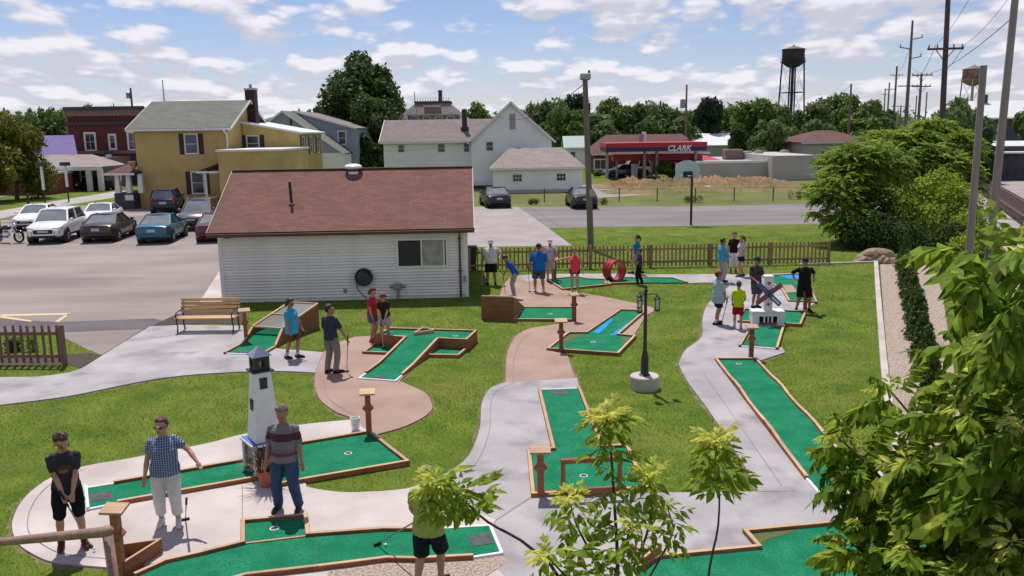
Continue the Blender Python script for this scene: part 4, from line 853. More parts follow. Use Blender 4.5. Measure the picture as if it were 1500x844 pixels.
# --- yellow house
Y = 73; x0 = X(197, Y); W = X(333, Y) - x0; h = house('two-storey ochre brick house with grey roof and dark shutters', x0, Y, name='yellow_house')
D = 11; ZE = 6.75; MB().box(0, W, 0, D, 0, ZE).build('wall', M['yellow'], h); gable_x(h, 0, W, 0, D, ZE, 9.0, M['roof_grey'], .5, M['yellow'])
u = Y / FPX
win(h, 81 * u, Zp(278, 211, Y), 1.0, 1.55, shutters=True); win(h, 86 * u, Zp(283, 268, Y), .95, 1.75, shutters=True)
ch = MB().box(W - .1, W + .75, 6.0, 7.0, 5, 10.0).build('chimney', M['shutter'], h); MB().box(W - .16, W + .81, 5.94, 7.06, 10.0, 10.15).build('chimney_cap', M['stucco'], ch); MB().tube([(W + .3, 6.5, 10.15), (W + .3, 6.5, 10.5)], .14, 8).build('flue', M['grey_metal'], ch)
MB().tube([(W - .15, -.6, ZE - .25), (W + .0, -.15, ZE - .7), (W + .0, -.12, .2)], .07, 6).build('downspout', M['paint_white'], h)
# right addition
ax0, ax1, ay = W + .05, X(412, 77) - x0, 4.0; MB().box(ax0, ax1 + 1.6, ay, ay + 9, 0, 6.2).build('addition_wall', M['yellow'], h)
MB().add([(ax0, ay, 6.2), (ax1 + 1.6, ay, 6.2), (ax0, ay + 9, 6.2), (ax1 + 1.6, ay + 9, 6.2), (ax0, ay, 7.1), (ax0, ay + 9, 7.1)], [(0, 1, 4), (2, 5, 3), (4, 1, 3, 5), (0, 4, 5, 2), (0, 2, 3, 1)]).build('addition_gable', M['yellow'], h)
roof_slab(h, (ax0 - .2, ay - .35, 7.22), (ax1 + 2.0, ay - .35, 6.16), (ax1 + 2.0, ay + 9.3, 6.16), (ax0 - .2, ay + 9.3, 7.22), M['white_roof'], 'addition_roof', t=.16)
win(h, X(370, 77) - x0, Zp(370, 210, 77), 1.0, 1.25, y=ay, shutters=True)
for k in (1.2, 4.2, 7.2): win(h, ax1 + 1.6, 5.0, .9, 1.5, y=ay + k, shutters=True, side=1)
# lower block in front
bx0, bx1, by = X(317, 68) - x0, X(411, 68) - x0, -5; zt = Zp(360, 222, 68)
MB().box(bx0, bx1, by, 3.9, 0, zt).build('front_block', M['yellow'], h); MB().box(bx0 - .12, bx1 + .12, by - .12, 4.0, zt, zt + .16).build('coping', M['paint_white'], h)
roof_slab(h, (X(287, 69) - x0, by + .6, 3.2), (bx0, by + .6, 3.9), (bx0, -.01, 3.9), (X(287, 69) - x0, -.01, 3.2), M['roof_brown'], 'entry_roof', t=.12); MB().tube([(X(297, 69) - x0, by + .9, 0), (X(297, 69) - x0, by + .9, 3.25)], .1, 8).build('entry_post', M['paint_white'], h)
MB().box(X(286, 69) - x0, bx0 + .1, by + .5, by + .6, 3.05, 3.2).build('entry_gutter', M['paint_white'], h)
# side shelter roof right of the block
roof_slab(h, (X(412, 72) - x0, -1, 2.9), (X(466, 72) - x0, -1, 1.9), (X(455, 76) - x0, 3.5, 2.3), (X(415, 76) - x0, 3.5, 3.6), M['white_roof'], 'shelter_roof', t=.1)
for q in (416, 450): MB().tube([(X(q, 72.5) - x0, -.5, 0), (X(q, 72.5) - x0, -.5, 2.2)], .08, 6).build('shelter_post', M['dark_barn'], h)
# little porch
px0 = X(160, 72) - x0; hip(h, px0, -.05, -1.2, 3.2, 3.05, 3.95, M['roof_brown'], .45, 1.6)
MB().box(px0, -.05, -1.15, 3.2, 0, 1.35).build('porch_base', M['dark_barn'], h)
for q in (.08, 1.0, 2.0): MB().hexa([(px0 + q, -1.1, 1.35), (px0 + q + .42, -1.1, 1.35), (px0 + q + .42, -.7, 1.35), (px0 + q, -.7, 1.35)], [(px0 + q + .06, -1.05, 2.9), (px0 + q + .36, -1.05, 2.9), (px0 + q + .36, -.75, 2.9), (px0 + q + .06, -.75, 2.9)]).build('porch_column', M['paint_white'], h)
MB().box(px0 + .9, px0 + 1.6, -1.19, -1.152, .75, 1.2).build('notice', M['paint_white'], h)
# --- red brick block
Y = 110; x0 = X(101, Y); W = X(215, Y) - x0; H_ = Zp(150, 158, Y); h = house('dark red brick two-storey commercial building with corbelled cornice', x0, Y, cat='building', name='brick_building')
MB().box(0, W, 0, 16, 0, H_).build('wall', M['red_brick'], h); MB().box(-.25, 0, 0, 16, 0, H_ - 1).build('end_wall', M['tan_brick'], h)
for z0, z1, d, mm in ((H_ - .25, H_ + .15, .35, 'dark_barn'), (H_ - 1.0, H_ - .25, .12, 'tan_brick'), (H_ - 2.1, H_ - 1.75, .2, 'dark_barn'), (3.9, 4.3, .1, 'tan_brick')): MB().box(-.26, W, -d, -.003, z0, z1).build('cornice', M[mm], h)
cb = None
for i in range(22):
    if cb is None: cb = MB().box(0, .22, -.14, -.003, H_ - 1.7, H_ - 1.15).build('corbel', M['red_brick'], h, loc=(.2, 0, 0))
    else: link('corbel', cb.data, h, (.2 + i * .44, 0, 0))
uu = Y / FPX
for px, w_, hh, py in ((131, 1.1, 2.0, 208), (163, .6, 1.6, 208), (193, 1.1, 2.0, 207)): win(h, (px - 101) * uu, Zp(px, py, Y), w_, hh, f=.22, cols=2 if w_ > 1 else 1, rows=2)
MB().box(.0, W, -.2, -.004, 0, 3.6).build('shop_front', M['dark_barn'], h)
sg = house('blue hanging sign board on the brick building', X(157, 106), 106, cat='sign', name='hanging_sign'); MB().box(-.55, .55, -.1, .1, 2.3, 4.3).build('board', M['navy'], sg); MB().box(-.35, .35, -.115, -.102, 3.4, 3.9).build('panel', M['paint_white'], sg); MB().tube([(0, 0, 0), (0, 0, 2.3)], .09, 8).build('post', M['dark_barn'], sg)
# --- porch building with purple roof
Y = 97; x0 = X(30, Y); W = X(143, Y) - x0; h = house('low brick building with purple upper roof and grey columned porch', x0, Y, cat='building', name='porch_building')
MB().box(0, W - 2.2, 4, 14, 0, 3.6).build('wall', M['tan_brick'], h); roof_slab(h, (-3, 3.6, 3.7), (X(107, 100) - x0, 3.6, 3.7), (X(105, 106) - x0, 9.5, 6.3), (-3, 9.5, 6.3), M['roof_purple'], 'upper_roof', t=.15)
roof_slab(h, (-.8, -.5, 2.75), (W + .3, -.5, 2.75), (W - 2.9, 3.8, 4.05), (-.8, 3.8, 4.05), M['roof_tan'], 'porch_roof', t=.12); roof_slab(h, (W + .3, -.5, 2.75), (W + .3, 6, 2.75), (W - 2.9, 4.2, 4.05), (W - 2.9, 3.8, 4.05), M['roof_tan'], 'porch_roof', t=.12)
MB().box(-.8, W + .3, -.5, -.38, 2.35, 2.74).build('fascia', M['paint_white'], h)
for px in (125, 142): MB().box(X(px, Y) - x0 - .25, X(px, Y) - x0 + .25, -.35, .15, 0, 2.5).build('column', M['paint_white'], h, bevel=.02)
MB().box(X(142, Y) - x0 - .22, X(142, Y) - x0 + .22, 4.2, 4.6, 0, 2.5).build('column', M['paint_white'], h)
win(h, X(82, 101) - x0, 1.55, 1.1, 1.7, y=4.0, f=.14, cols=2); MB().box(X(102, 101) - x0 - .55, X(102, 101) - x0 + .55, 3.93, 3.99, 0, 2.2).build('door', M['shutter'], h); win(h, X(118, 101) - x0, 1.5, .8, 1.5, y=4.0, f=.12)
rb = house('red brick wall stub under the leafy street tree', X(-60, 92), 92, cat='building', name='brick_annex'); MB().box(0, X(64, 92) - X(-60, 92), 0, 5, 0, 2.1).build('wall', mat('orange_brick', (.22, .075, .05), (.17, .055, .04), scale=8, rough=.9, coord='World'), rb); MB().box(-.1, X(64, 92) - X(-60, 92) + .1, -.15, 5.1, 2.1, 2.3).build('coping', M['stucco'], rb)
# --- grey gabled hall
Y = 95; x0 = X(330, Y); xc = X(416, Y) - x0; xr = X(501, Y) - x0; h = house('blue-grey gabled hall with white front annex', x0, Y, cat='building', name='gabled_hall')
za = Zp(416, 163, Y); ze = Zp(501, 224, Y); MB().box(2 * xc - xr, xr, 0, 12, 0, ze).build('wall', M['house_white'], h); gable_y(h, 2 * xc - xr, xr, 0, 12, ze, za, M['roof_grey'], .2, M['house_grey'])
Y2 = 100; xr2 = X(521, Y2) - x0; zr2 = Zp(521, 188, Y2); MB().box(xc - 9, xr2, 5, 17, 0, zr2).build('rear_wall', M['house_grey'], h); gable_y(h, 2 * xc - xr2, xr2, 5, 17, zr2, za + .1, M['roof_taupe'], .2, M['house_grey'])
win(h, X(501, Y2) - x0, Zp(501, 202, Y2), .8, 1.4, y=4.99, f=.1); win(h, xr2 - .01, Zp(516, 210, Y2), .7, 1.2, y=9, f=.1, side=1)
MB().tube([(X(449, Y) - x0, -.3, Zp(449, 226, Y)), (X(449, Y) - x0, -.05, Zp(449, 226, Y))], .35, 14).build('satellite_dish', M['dark_barn'], h); MB().tube([(X(417, 92) - x0, 0, 6), (X(417, 92) - x0, 0, Zp(417, 175, 95))], .12, 8).build('flue_pipe', M['dark_barn'], h)
# --- mansard house behind
Y = 116; x0 = X(578, Y); W = X(688, Y) - x0; h = house('old house with tan mansard roof and iron cresting behind the white house', x0, Y, name='mansard_house')
MB().box(0, W, 0, 10, 0, 7.2).build('wall', M['house_white'], h); zt = Zp(633, 150, Y); i0, i1 = X(607, Y) - x0, X(657, Y) - x0
MB().hexa([(-.3, -.3, 7.2), (W + .3, -.3, 7.2), (W + .3, 10.3, 7.2), (-.3, 10.3, 7.2)], [(i0, 2.6, zt), (i1, 2.6, zt), (i1, 7.4, zt), (i0, 7.4, zt)]).build('mansard_roof', M['roof_taupe'], h); MB().box(i0 - .15, i1 + .15, 2.4, 7.6, zt, zt + .25).build('roof_curb', M['dark_barn'], h)
for i in range(14): MB().box(i0 + i * (i1 - i0) / 13 - .03, i0 + i * (i1 - i0) / 13 + .03, 2.45, 2.5, zt + .25, zt + .75).build('cresting', M['grey_metal'], h)
MB().tube([(i0 - .05, 2.5, zt), (i0 - .05, 2.5, zt + 1.5)], .05, 6).build('finial', M['black_iron'], h); MB().box(X(643, Y) - x0 - .25, X(643, Y) - x0 + .25, 4, 4.6, zt, zt + 1.5).build('chimney', M['red_brick'], h); MB().tube([(X(643, Y) - x0, 4.3, zt + 1.5), (X(643, Y) - x0, 4.3, zt + 1.75)], .3, 8).build('chimney_pot', M['dark_barn'], h)
d0, d1 = X(600, Y) - x0, X(670, Y) - x0; MB().box(d0, d1, -.4, 2, 7.3, 8.2).build('dormer', M['tan_brick'], h); MB().box(d0 - .2, d1 + .2, -.6, 2, 8.2, 8.4).build('dormer_roof', M['stucco'], h)
for q in range(4): win(h, d0 + (q + .5) * (d1 - d0) / 4, 7.75, .9, .6, y=-.4, f=.05, rows=1)
MB().box(X(622, Y) - x0, X(644, Y) - x0, .5, 2.5, 8.4, 9.3).build('upper_dormer', M['tan_brick'], h); MB().box(X(621, Y) - x0, X(645, Y) - x0, .3, 2.5, 9.3, 9.5).build('dormer_roof', M['stucco'], h)
# --- big white house
Y = 90; x0 = X(561, Y + 2); h = house('big white clapboard house with taupe roof and front gable', x0, Y, name='white_house'); u = (Y + 2) / FPX
xa = X(690, Y) - x0; xb = X(808, Y) - x0; ZE = 5.15; MB().box(0, xa + .3, 2, 11, 0, ZE).build('wall', M['house_white'], h); gable_x(h, 0, xa + 4, 2, 11, ZE, 7.3, M['roof_taupe'], .4, M['house_white'])
zap = Zp(749, 150, Y); MB().box(xa, xb, 0, 16, 0, ZE).build('gable_wall', M['house_white'], h); gable_y(h, xa, xb, 0, 16, ZE, zap, M['roof_taupe'], .4, M['house_white'])
for px, py, w_, hh, yy in ((587, 218, .62, .75, 2), (646, 217, .7, .85, 2), (683, 216, .55, .95, 2), (717, 214.5, .7, .9, 0), (685, 253, .6, .85, 0)): win(h, X(px, Y + yy) - x0, Zp(px, py, Y + yy), w_, hh, y=yy if px < 690 else 0, f=.07)
vx = X(751, Y) - x0; vz = Zp(751, 178, Y); MB().box(vx - .3, vx + .3, -.06, -.003, vz - .8, vz + .8).build('gable_vent', M['stucco'], h)
for i in range(8): MB().box(vx - .26, vx + .26, -.09, -.062, vz - .74 + i * .19, vz - .64 + i * .19).build('louvre', M['grey_metal'], h)
MB().tube([(X(681, 94) - x0, 4, 6.3), (X(681, 94) - x0, 4, Zp(681, 160, 94))], .28, 8).build('flue', M['black_iron'], h); MB().tube([(X(681, 94) - x0, 4, 6.2), (X(681, 94) - x0, 4, 6.5)], .45, 10).build('flue_collar', M['black_iron'], h)
MB().box(xa - .6, xa + 2.4, -.9, -.05, 0, .5).build('back_step', M['dark_barn'], h); MB().box(xa - .7, xa + 2.5, -1.0, -.05, .5, .75).build('step_cap', M['paint_white'], h)
for i in range(1, 24): MB().box(xa + .01, xb - .01, -.018, -.002, i * .215, i * .215 + .03).build('clapboard_edge', M['house_white'], h)
# --- garage
Y = 84; x0 = X(721, Y); W = X(853, Y) - x0; h = house('small white garage with weathered tan hip roof and two dark windows', x0, Y, rz=R(1), cat='garage', name='garage')
MB().box(0, W, 0, 7, 0, 2.45).build('wall', M['house_white'], h); hip(h, 0, W, 0, 7, 2.45, 4.3, M['roof_tan'], .35, 2.0)
for px, py in ((757, 261), (822, 259.5)):
    win(h, X(px, Y) - x0, Zp(px, py, Y), .85, .68, f=.05, glass=M['glass_dark'], cols=3, rows=2)
MB().box(.02, W - .02, -.05, -.003, 0, .3).build('plinth', M['stucco'], h)
# --- far small houses
Y = 135; x0 = X(829, Y); h = house('tiny distant cottage with pale green roof', x0, Y, name='green_roof_cottage'); W = X(858, Y) - x0; MB().box(0, W, 0, 6, 0, 3.4).build('wall', M['house_white'], h); gable_x(h, 0, W, 0, 6, 3.4, 5.0, mat('pale_green_roof', (.25, .36, .34), rough=.6), .3, M['house_white']); win(h, W * .35, 2.2, .7, .9)
# --- petrol station shop, canopies
Y = 116; x0 = X(866, Y); W = X(1040, Y) - x0; h = house('petrol station shop with brown hip roof', x0, Y, cat='shop', name='station_shop')
MB().box(.5, W - .5, 0, 12, 0, 2.6).build('wall', M['red_brick'], h); hip(h, .5, W - .5, 0, 12, Zp(900, 225, Y), Zp(900, 197.5, Y + 6), M['roof_brown'], .5, 2.6); win(h, X(880, Y) - x0, 1.4, 1.6, 1.2, f=.15, cols=2, rows=1)
MB().tube([(X(945, 112) - x0, -3, 0), (X(945, 112) - x0, -3, Zp(945, 193, 112))], .32, 10).build('white_flue', M['paint_white'], h)
MB().box(X(941, 112) - x0 - .3, X(945, 112) - x0, -3.3, -2.7, 4.2, 5.4).build('flue_box', M['grey_metal'], h)
M['canopy_blue'] = mat('canopy_blue', (.018, .022, .095), rough=.45); M['canopy_red'] = mat('canopy_red', (.42, .018, .03), rough=.45)
Y = 104; a0, a1 = X(888, Y), X(1036, Y); zt, zb = Zp(960, 209, Y), Zp(960, 222, Y); cn = thing('station_canopy', 'petrol station canopy with red and blue fascia reading CLARK', 'canopy', ((a0 + a1) / 2, Y, 0)); w2 = (a1 - a0) / 2
MB().box(-w2, w2, 0, 7, zb, zt - .55).build('fascia', M['canopy_blue'], cn); MB().box(-w2 - .02, w2 + .02, -.03, 7.02, zt - .55, zt).build('fascia_stripe', M['canopy_red'], cn)
for q in (-.92, -.15, .1, .9): MB().box(w2 * q - .16, w2 * q + .16, 3.2, 3.6, 0, zb).build('column', M['stucco'], cn)
tcv = bpy.data.curves.new('lettering', 'FONT'); tcv.body = 'CLARK'; tcv.size = .9; tcv.extrude = .01; tcv.shear = .25; tcv.align_x = 'CENTER'; tcv.align_y = 'CENTER'; tcv.offset = .03
to = bpy.data.objects.new('lettering_source', tcv); COL.objects.link(to); tm = bpy.data.meshes.new_from_object(to.evaluated_get(bpy.context.evaluated_depsgraph_get())); bpy.data.objects.remove(to); tm.materials.clear(); tm.materials.append(M['paint_white']); 
link('lettering', tm, cn, (X(995, Y) - (a0 + a1) / 2, -.05, (zt + zb) / 2 - .2), (PI / 2, 0, 0))
Y = 108; a0, a1 = X(899, Y), X(1030, Y); zt, zb = Zp(960, 226, Y), Zp(960, 235, Y); c2_ = thing('pump_canopy', 'lower red pump canopy under the petrol station sign', 'canopy', ((a0 + a1) / 2, Y, 0)); w2 = (a1 - a0) / 2
MB().box(-w2, w2, 0, 3, zb, zt).build('fascia', M['canopy_red'], c2_)
for q in (-.9, -.1, .8): MB().box(w2 * q - .12, w2 * q + .12, 1, 1.3, 0, zb).build('column', M['stucco'], c2_)
for q in (-.5, .35): MB().box(w2 * q - .4, w2 * q + .4, .9, 1.5, 0, 1.7).build('pump', M['paint_white'] if q < 0 else M['dark_barn'], c2_, bevel=.05)
roof_slab(c2_, (w2 - 4, -.4, Zp(1010, 236, 108)), (w2 + 2.6, -.4, Zp(1040, 236, 108)), (w2 + 1, 3.4, Zp(1020, 228, 110)), (w2 - 4, 3.4, Zp(1000, 228, 110)), M['canopy_red'], 'side_roof', t=.2)
# --- flat-roofed building with rooftop units
Y = 100; x0 = X(1022, Y); W = X(1133, Y) - x0; zt = Zp(1080, 239, Y); h = house('long low flat-roofed building with rooftop units', x0, Y, cat='building', name='flat_roof_building')
MB().box(0, W, 0, 22, 0, zt).build('wall', M['stucco'], h); MB().box(.3, W + 3.5, .3, 21.7, zt - .1, zt + .06).build('flat_roof', M['flat_roof'], h); MB().box(-.1, W + .1, -.1, .28, zt, zt + .28).build('parapet', M['house_white'], h)
zt2 = Zp(1160, 228, 98); MB().box(X(1133, 98) - x0, X(1200, 98) - x0, -2, 14, 0, zt2).build('side_wall', M['stucco'], h)
for px, w_, hh, yy in ((1077, 2.2, 1.3, 9), (1096, 1.3, 1.0, 10)): MB().box(X(px, Y + yy) - x0 - w_ / 2, X(px, Y + yy) - x0 + w_ / 2, yy, yy + 2, zt + .06, zt + .06 + hh).build('rooftop_unit', M['tan_brick'] if px < 1090 else M['grey_metal'], h, bevel=.1)
for px, yy in ((1112, 8), (1150, 10)): MB().lathe([(.3, zt), (.3, zt + .6), (.7, zt + .8), (.5, zt + 1.15), (.05, zt + 1.2)], 12, (X(px, Y + yy) - x0, yy, 0)).build('roof_fan', M['grey_metal'], h)
# --- brown hip-roofed building and far sheds
Y = 118; x0 = X(1178, Y); W = X(1278, Y) - x0; h = house('pale building with brown hip roof behind the leafy shrubs', x0, Y, cat='building', name='hip_roof_building'); MB().box(0, W, 0, 12, 0, Zp(1220, 209, Y)).build('wall', M['stucco'], h); hip(h, 0, W, 0, 12, Zp(1220, 208, Y), Zp(1220, 191, Y + 6), M['roof_brown'], .5, 4); win(h, 3, 2.2, 1, 1)
Y = 165; x0 = X(1014, Y); W = X(1102, Y) - x0; h = house('long distant shed with bright white roof', x0, Y, cat='shed', name='white_roof_shed'); MB().box(0, W, 0, 14, 0, 2.6).build('wall', M['stucco'], h); gable_x(h, 0, W, 0, 14, 2.8, 4.9, M['white_roof'], .3, M['stucco'])
Y = 240; x0 = X(1150, Y); W = X(1212, Y) - x0; h = house('distant greenhouse with pale teal roof between the tower legs', x0, Y, cat='greenhouse', name='greenhouse'); MB().box(0, W, 0, 14, 0, 3.0).build('wall', M['stucco'], h); gable_x(h, 0, W, 0, 14, 3.2, 7.4, mat('pale_teal_roof', (.33, .45, .46), rough=.4), .3, M['stucco'])
Y = 92; x0 = X(1436, Y); W = X(1640, Y) - x0; h = house('dark barn with long white lean-to roof beside the tracks', x0, Y, rz=R(-18), cat='barn', name='lean_to_barn'); MB().box(0, W, 1, 9, 0, 3.6).build('wall', M['dark_barn'], h); roof_slab(h, (-1.2, .4, 3.0), (W, .4, 3.0), (W, 6, 4.1), (.6, 6, 4.1), M['white_roof'], 'roof', t=.15); MB().box(3, 6, .95, .998, 0, 2.6).build('door', M['dark_barn'], h)
Y = 128; x0 = X(1441, Y); W = X(1660, Y) - x0; h = house('tall dark mill building with white metal roof', x0, Y, cat='building', name='mill_building'); MB().box(0, W, 0, 12, 0, 7.0).build('wall', M['dark_barn'], h); gable_x(h, 0, W, 0, 12, 7.0, 9.4, M['white_roof'], .5, M['dark_barn']); MB().box(2, 2.9, 5, 6, 8.6, 10.4).build('chimney', M['dark_barn'], h); win(h, 2.5, 4.5, 1.2, 1.6); win(h, 6.5, 4.5, 1.2, 1.6)

# ---------------------------------------------------------------- water towers
def water_tower(px, Y, label, top, tank_t, tank_b, half, mt, ml, legs_spread):
    x = X(px, Y); u = Y / FPX; o = thing('water_tower', label, 'water tower', (x, Y, 0)); z1, z0, zt = Zp(px, tank_t, Y), Zp(px, tank_b, Y), Zp(px, top, Y); r_ = half * u
    MB().lathe([(r_ * .15, z0 - r_ * .55), (r_ * .55, z0 - r_ * .42), (r_ * .85, z0 - r_ * .2), (r_, z0), (r_, z1)], 24).build('tank', M[mt[0]], o, smooth_=True, auto=40)
    MB().lathe([(r_ * 1.07, z1), (r_ * 1.07, z1 + .12), (.3, zt - .2), (.25, zt)], 24).build('tank_roof', M[mt[1]], o)
    MB().lathe([(r_ * 1.0, z0 - .05), (r_ * 1.14, z0 - .05), (r_ * 1.14, z0 + .1), (r_, z0 + .1)], 24).build('balcony', M[ml], o)
    for k in range(8): MB().tube([(r_ * 1.13 * math.cos(k * PI / 4), r_ * 1.13 * math.sin(k * PI / 4), z0), (r_ * 1.13 * math.cos(k * PI / 4), r_ * 1.13 * math.sin(k * PI / 4), z0 + 1.1)], .05, 4).build('baluster', M[ml], o)
    lg = []
    for k in range(4):
        a = PI / 4 + .25 + k * PI / 2; lg.append(((r_ * .98 * math.cos(a), r_ * .98 * math.sin(a), z0 + .3), (r_ * legs_spread * math.cos(a), r_ * legs_spread * math.sin(a), 0)))
        MB().tube([lg[-1][0], lg[-1][1]], .22, 6).build('leg', M[ml], o)
    for t in (.36, .68):
        q = [Vector(a).lerp(Vector(b), t) for a, b in lg]
        for i in range(4): MB().tube([q[i], q[(i + 1) % 4]], .12, 5).build('brace', M[ml], o)
    for t0_, t1_ in ((.02, .36), (.36, .68)):
        for i in range(4):
            for s in (1, -1): MB().tube([Vector(lg[i][0]).lerp(Vector(lg[i][1]), t0_), Vector(lg[(i + s) % 4][0]).lerp(Vector(lg[(i + s) % 4][1]), t1_)], .035, 4).build('tie_rod', M[ml], o)
    MB().tube([(0, 0, z0 - r_ * .5), (0, 0, 0)], .42, 10).build('riser', M[ml], o)
M['tank_dark'] = mat('dark_steel_tank', (.030, .028, .034), (.05, .04, .045), scale=.5, rough=.7); M['tank_rust'] = mat('rusty_tank', (.17, .075, .065), (.36, .22, .20), scale=.4, rough=.8); M['tank_pale'] = mat('pale_rusty_steel', (.42, .30, .28), (.50, .38, .36), scale=.5, rough=.8); M['roof_rust'] = mat('rust_tank_roof', (.17, .10, .09), (.22, .14, .12), scale=.5, rough=.8)
water_tower(1157, 250, 'dark old water tower with conical roof standing over the trees', 66, 73, 91, 15.5, ('tank_dark', 'roof_rust'), 'tank_dark', 1.32)
water_tower(1419, 290, 'rusty red and pale water tower by the railway', 95, 102, 118, 14.5, ('tank_rust', 'roof_rust'), 'tank_pale', 1.18)

# ---------------------------------------------------------------- poles and wires
M['pole_wood'] = mat('weathered_utility_pole', (.15, .115, .095), (.21, .165, .14), scale=3, rough=.9, stretch=(3, 3, .2)); M['pole_grey'] = mat('grey_utility_pole', (.22, .185, .17), (.28, .24, .22), scale=3, rough=.9, stretch=(3, 3, .2)); M['pole_dark'] = mat('creosoted_pole', (.075, .048, .045), (.11, .07, .065), scale=3, rough=.9, stretch=(3, 3, .2))
M['wire'] = mat('black_wire', (.03, .03, .035), rough=.6)
def pole(label, px_t, py_t, Y, r_=.16, mt='pole_wood', px_b=None, arms=(), cat='utility pole', name='utility_pole', thin=.7):
    t = At(px_t, py_t, Y); b = Vector((t.x if px_b is None else px_b, Y, 0)); o = thing(name, label, cat, b); tl = t - b
    MB().tube([(0, 0, 0), tl * .5, tl], [r_, r_ * .87, r_ * thin], 12).build('shaft', M[mt], o, smooth_=True, auto=60)
    for (dz, half, dirx) in arms:
        c = tl - Vector((0, 0, dz)); d = Vector((math.cos(dirx), math.sin(dirx), 0)); MB().bar(c - d * half - Vector((0, .2, 0)), c + d * half - Vector((0, .2, 0)), .12, .14).build('crossarm', M[mt], o)
        for s in (-.92, -.45, .45, .92): MB().lathe([(.05, 0), (.07, .08), (.04, .16), (.06, .2), (.02, .25)], 8, c + d * half * s + Vector((0, -.2, .07))).build('insulator', M['grey_metal'], o)
        for s in (-.5, .5): MB().bar(c + d * half * s - Vector((0, .16, .06)), c - Vector((0, .14, .8)), .04, .05).build('arm_brace', M[mt], o)
    return o
fp = pole('wooden pole with floodlight behind the picket fence', 857, 116, 43, .17, 'pole_wood', X(866, 43), cat='light pole', name='floodlight_pole', thin=.75)
tl = At(857, 116, 43) - Vector((X(866, 43), 43, 0))
MB().box(-.25, .25, -.30, .22, -.1, .22).build('flood_housing', M['grey_metal'], fp, bevel=.05, loc=tl + Vector((0, -.1, .05))); MB().box(-.21, .21, -.34, -.302, -.06, .18).build('flood_lens', M['lantern_glass'], fp, loc=tl + Vector((0, -.1, .05)))
MB().tube([tl + Vector((.2, 0, .2)), tl + Vector((.2, 0, .42))], .06, 8).build('photocell', M['dark_barn'], fp); MB().box(-.1, .1, -.24, -.15, 2.7, 3.1).build('meter_box', M['stucco'], fp)
pole('thick dark pole with crossarm rising over the leafy shrubs', 1390, -25, 60, .22, 'pole_dark', X(1382, 60), ((4.3, 1.15, R(-10)),))
pole('tall grey pole beside the tracks, running out of the top', 1493, -60, 38, .19, 'pole_grey', X(1464, 38) , thin=.75)
pole('grey pole stub with flat top leaning beside the shrubs', 1441, 96, 36, .165, 'pole_grey', X(1434, 36), thin=.85)
pole('tall thin transmission pole with staggered arms over the trees', 1337, 30, 135, .3, 'pole_wood', None, (), thin=.5)
for lab, a, b_, Y, r_, arms in (('double-crossarm pole beside the thin transmission pole', 1350, 108, 112, .2, ((.2, 1.3, 0), (1.6, 1.2, 0))), ('transmission pole further along the railway line', 1314, 97, 200, .28, ((2, 1.5, 0),)), ('fourth pole along the railway, half hidden by trees', 1303, 121, 260, .28, ((2, 1.5, 0),)), ('small far pole where the railway line vanishes', 1297, 130, 330, .28, ((2, 1.5, 0),)),
    ('short far pole with wide double arms by the railway', 1320, 154, 210, .2, ((.3, 2.2, 0), (1.6, 1.6, 0))), ('bare pole behind the petrol station shop with transformer', 1006, 124, 122, .17, ()), ('bare brown pole beside the hip-roofed building', 1247, 123, 128, .18, ()), ('distant pole behind the red brick building', 191, 129, 125, .2, ()), ('thin far pole right of the double-crossarm pole', 1358, 135, 230, .22, ()), ('far slim pole between the transmission poles', 1343, 140, 260, .22, ())):
    o = pole(lab.replace(' right of ', ' past '), a, b_, Y, r_, 'pole_wood', None, arms)
    if 'transformer' in lab: c = Vector((-.5, 0, Zp(a, 152, Y))); MB().lathe([(.32, -.6), (.36, -.5), (.36, .5), (.28, .62), (.05, .66)], 12, c).build('transformer', M['grey_metal'], o)
    if 'red brick' in lab: MB().lathe([(.3, -.4), (.3, .4), (.1, .5)], 10, (-.4, 0, Zp(a, 140, Y))).build('transformer', M['grey_metal'], o)
tp = [o for o in bpy.data.objects if o.get('label', '').startswith('tall thin transmission')][0]
for py, s in ((56, 1), (70, -1), (84, 1), (126, 0)):
    z = Zp(1337, py, 135)
    if s: MB().bar((0, 0, z - .2), (s * 1.7, 0, z + .1), .12, .14).build('side_arm', M['pole_wood'], tp); MB().lathe([(.06, 0), (.1, .2), (.05, .5)], 8, (s * 1.6, 0, z + .1)).build('insulator', M['grey_metal'], tp)
    else: MB().bar((-1.6, 0, z), (1.9, 0, z), .14, .16).build('crossarm', M['pole_wood'], tp)
mast = thing('radio_mast', 'thin lattice radio mast on the far skyline', 'mast', (X(245, 320), 320, 0)); zt = Zp(245, 117, 320)
for k in range(3): MB().tube([(.5 * math.cos(k * 2.1), .5 * math.sin(k * 2.1), 0), (.12 * math.cos(k * 2.1), .12 * math.sin(k * 2.1), zt)], .07, 5).build('mast_leg', M['grey_metal'], mast)
for i in range(24): z = zt * i / 24; k = (.5 - .38 * i / 24); MB().bar((-k, 0, z), (k, 0, z + zt / 24), .06, .06).build('lacing', M['grey_metal'], mast)
def wire(a, b, sag, label, r_=.015, group='overhead wires'):
    n = 14; q = [a.lerp(b, t / n) - Vector((0, 0, sag * 4 * (t / n) * (1 - t / n))) for t in range(n + 1)]; o = MB().tube(q, r_, 4).build('overhead_wire', M['wire']); tag(o, label, 'wire', group)
wire(At(857, 122, 43), At(720, 165, 90), 1.2, 'thin wire from the floodlight pole to the white house gable', .02)
P1, P2 = At(1390, 70, 60), At(1493, -60, 38)
for i, dx in enumerate((-1.0, 1.0)): wire(P1 + Vector((dx, -.2, .2)), Vector((P2.x + dx, 38, P2.z + .5)), .5, ('wire from the crossarm pole rising past the tall grey pole', 'second wire from the crossarm pole rising past the tall grey pole')[i], .012)
wire(At(1490, 20, 38), At(1337, 100, 135), 1.5, 'low wire from the tall grey pole to the thin transmission pole', .02)
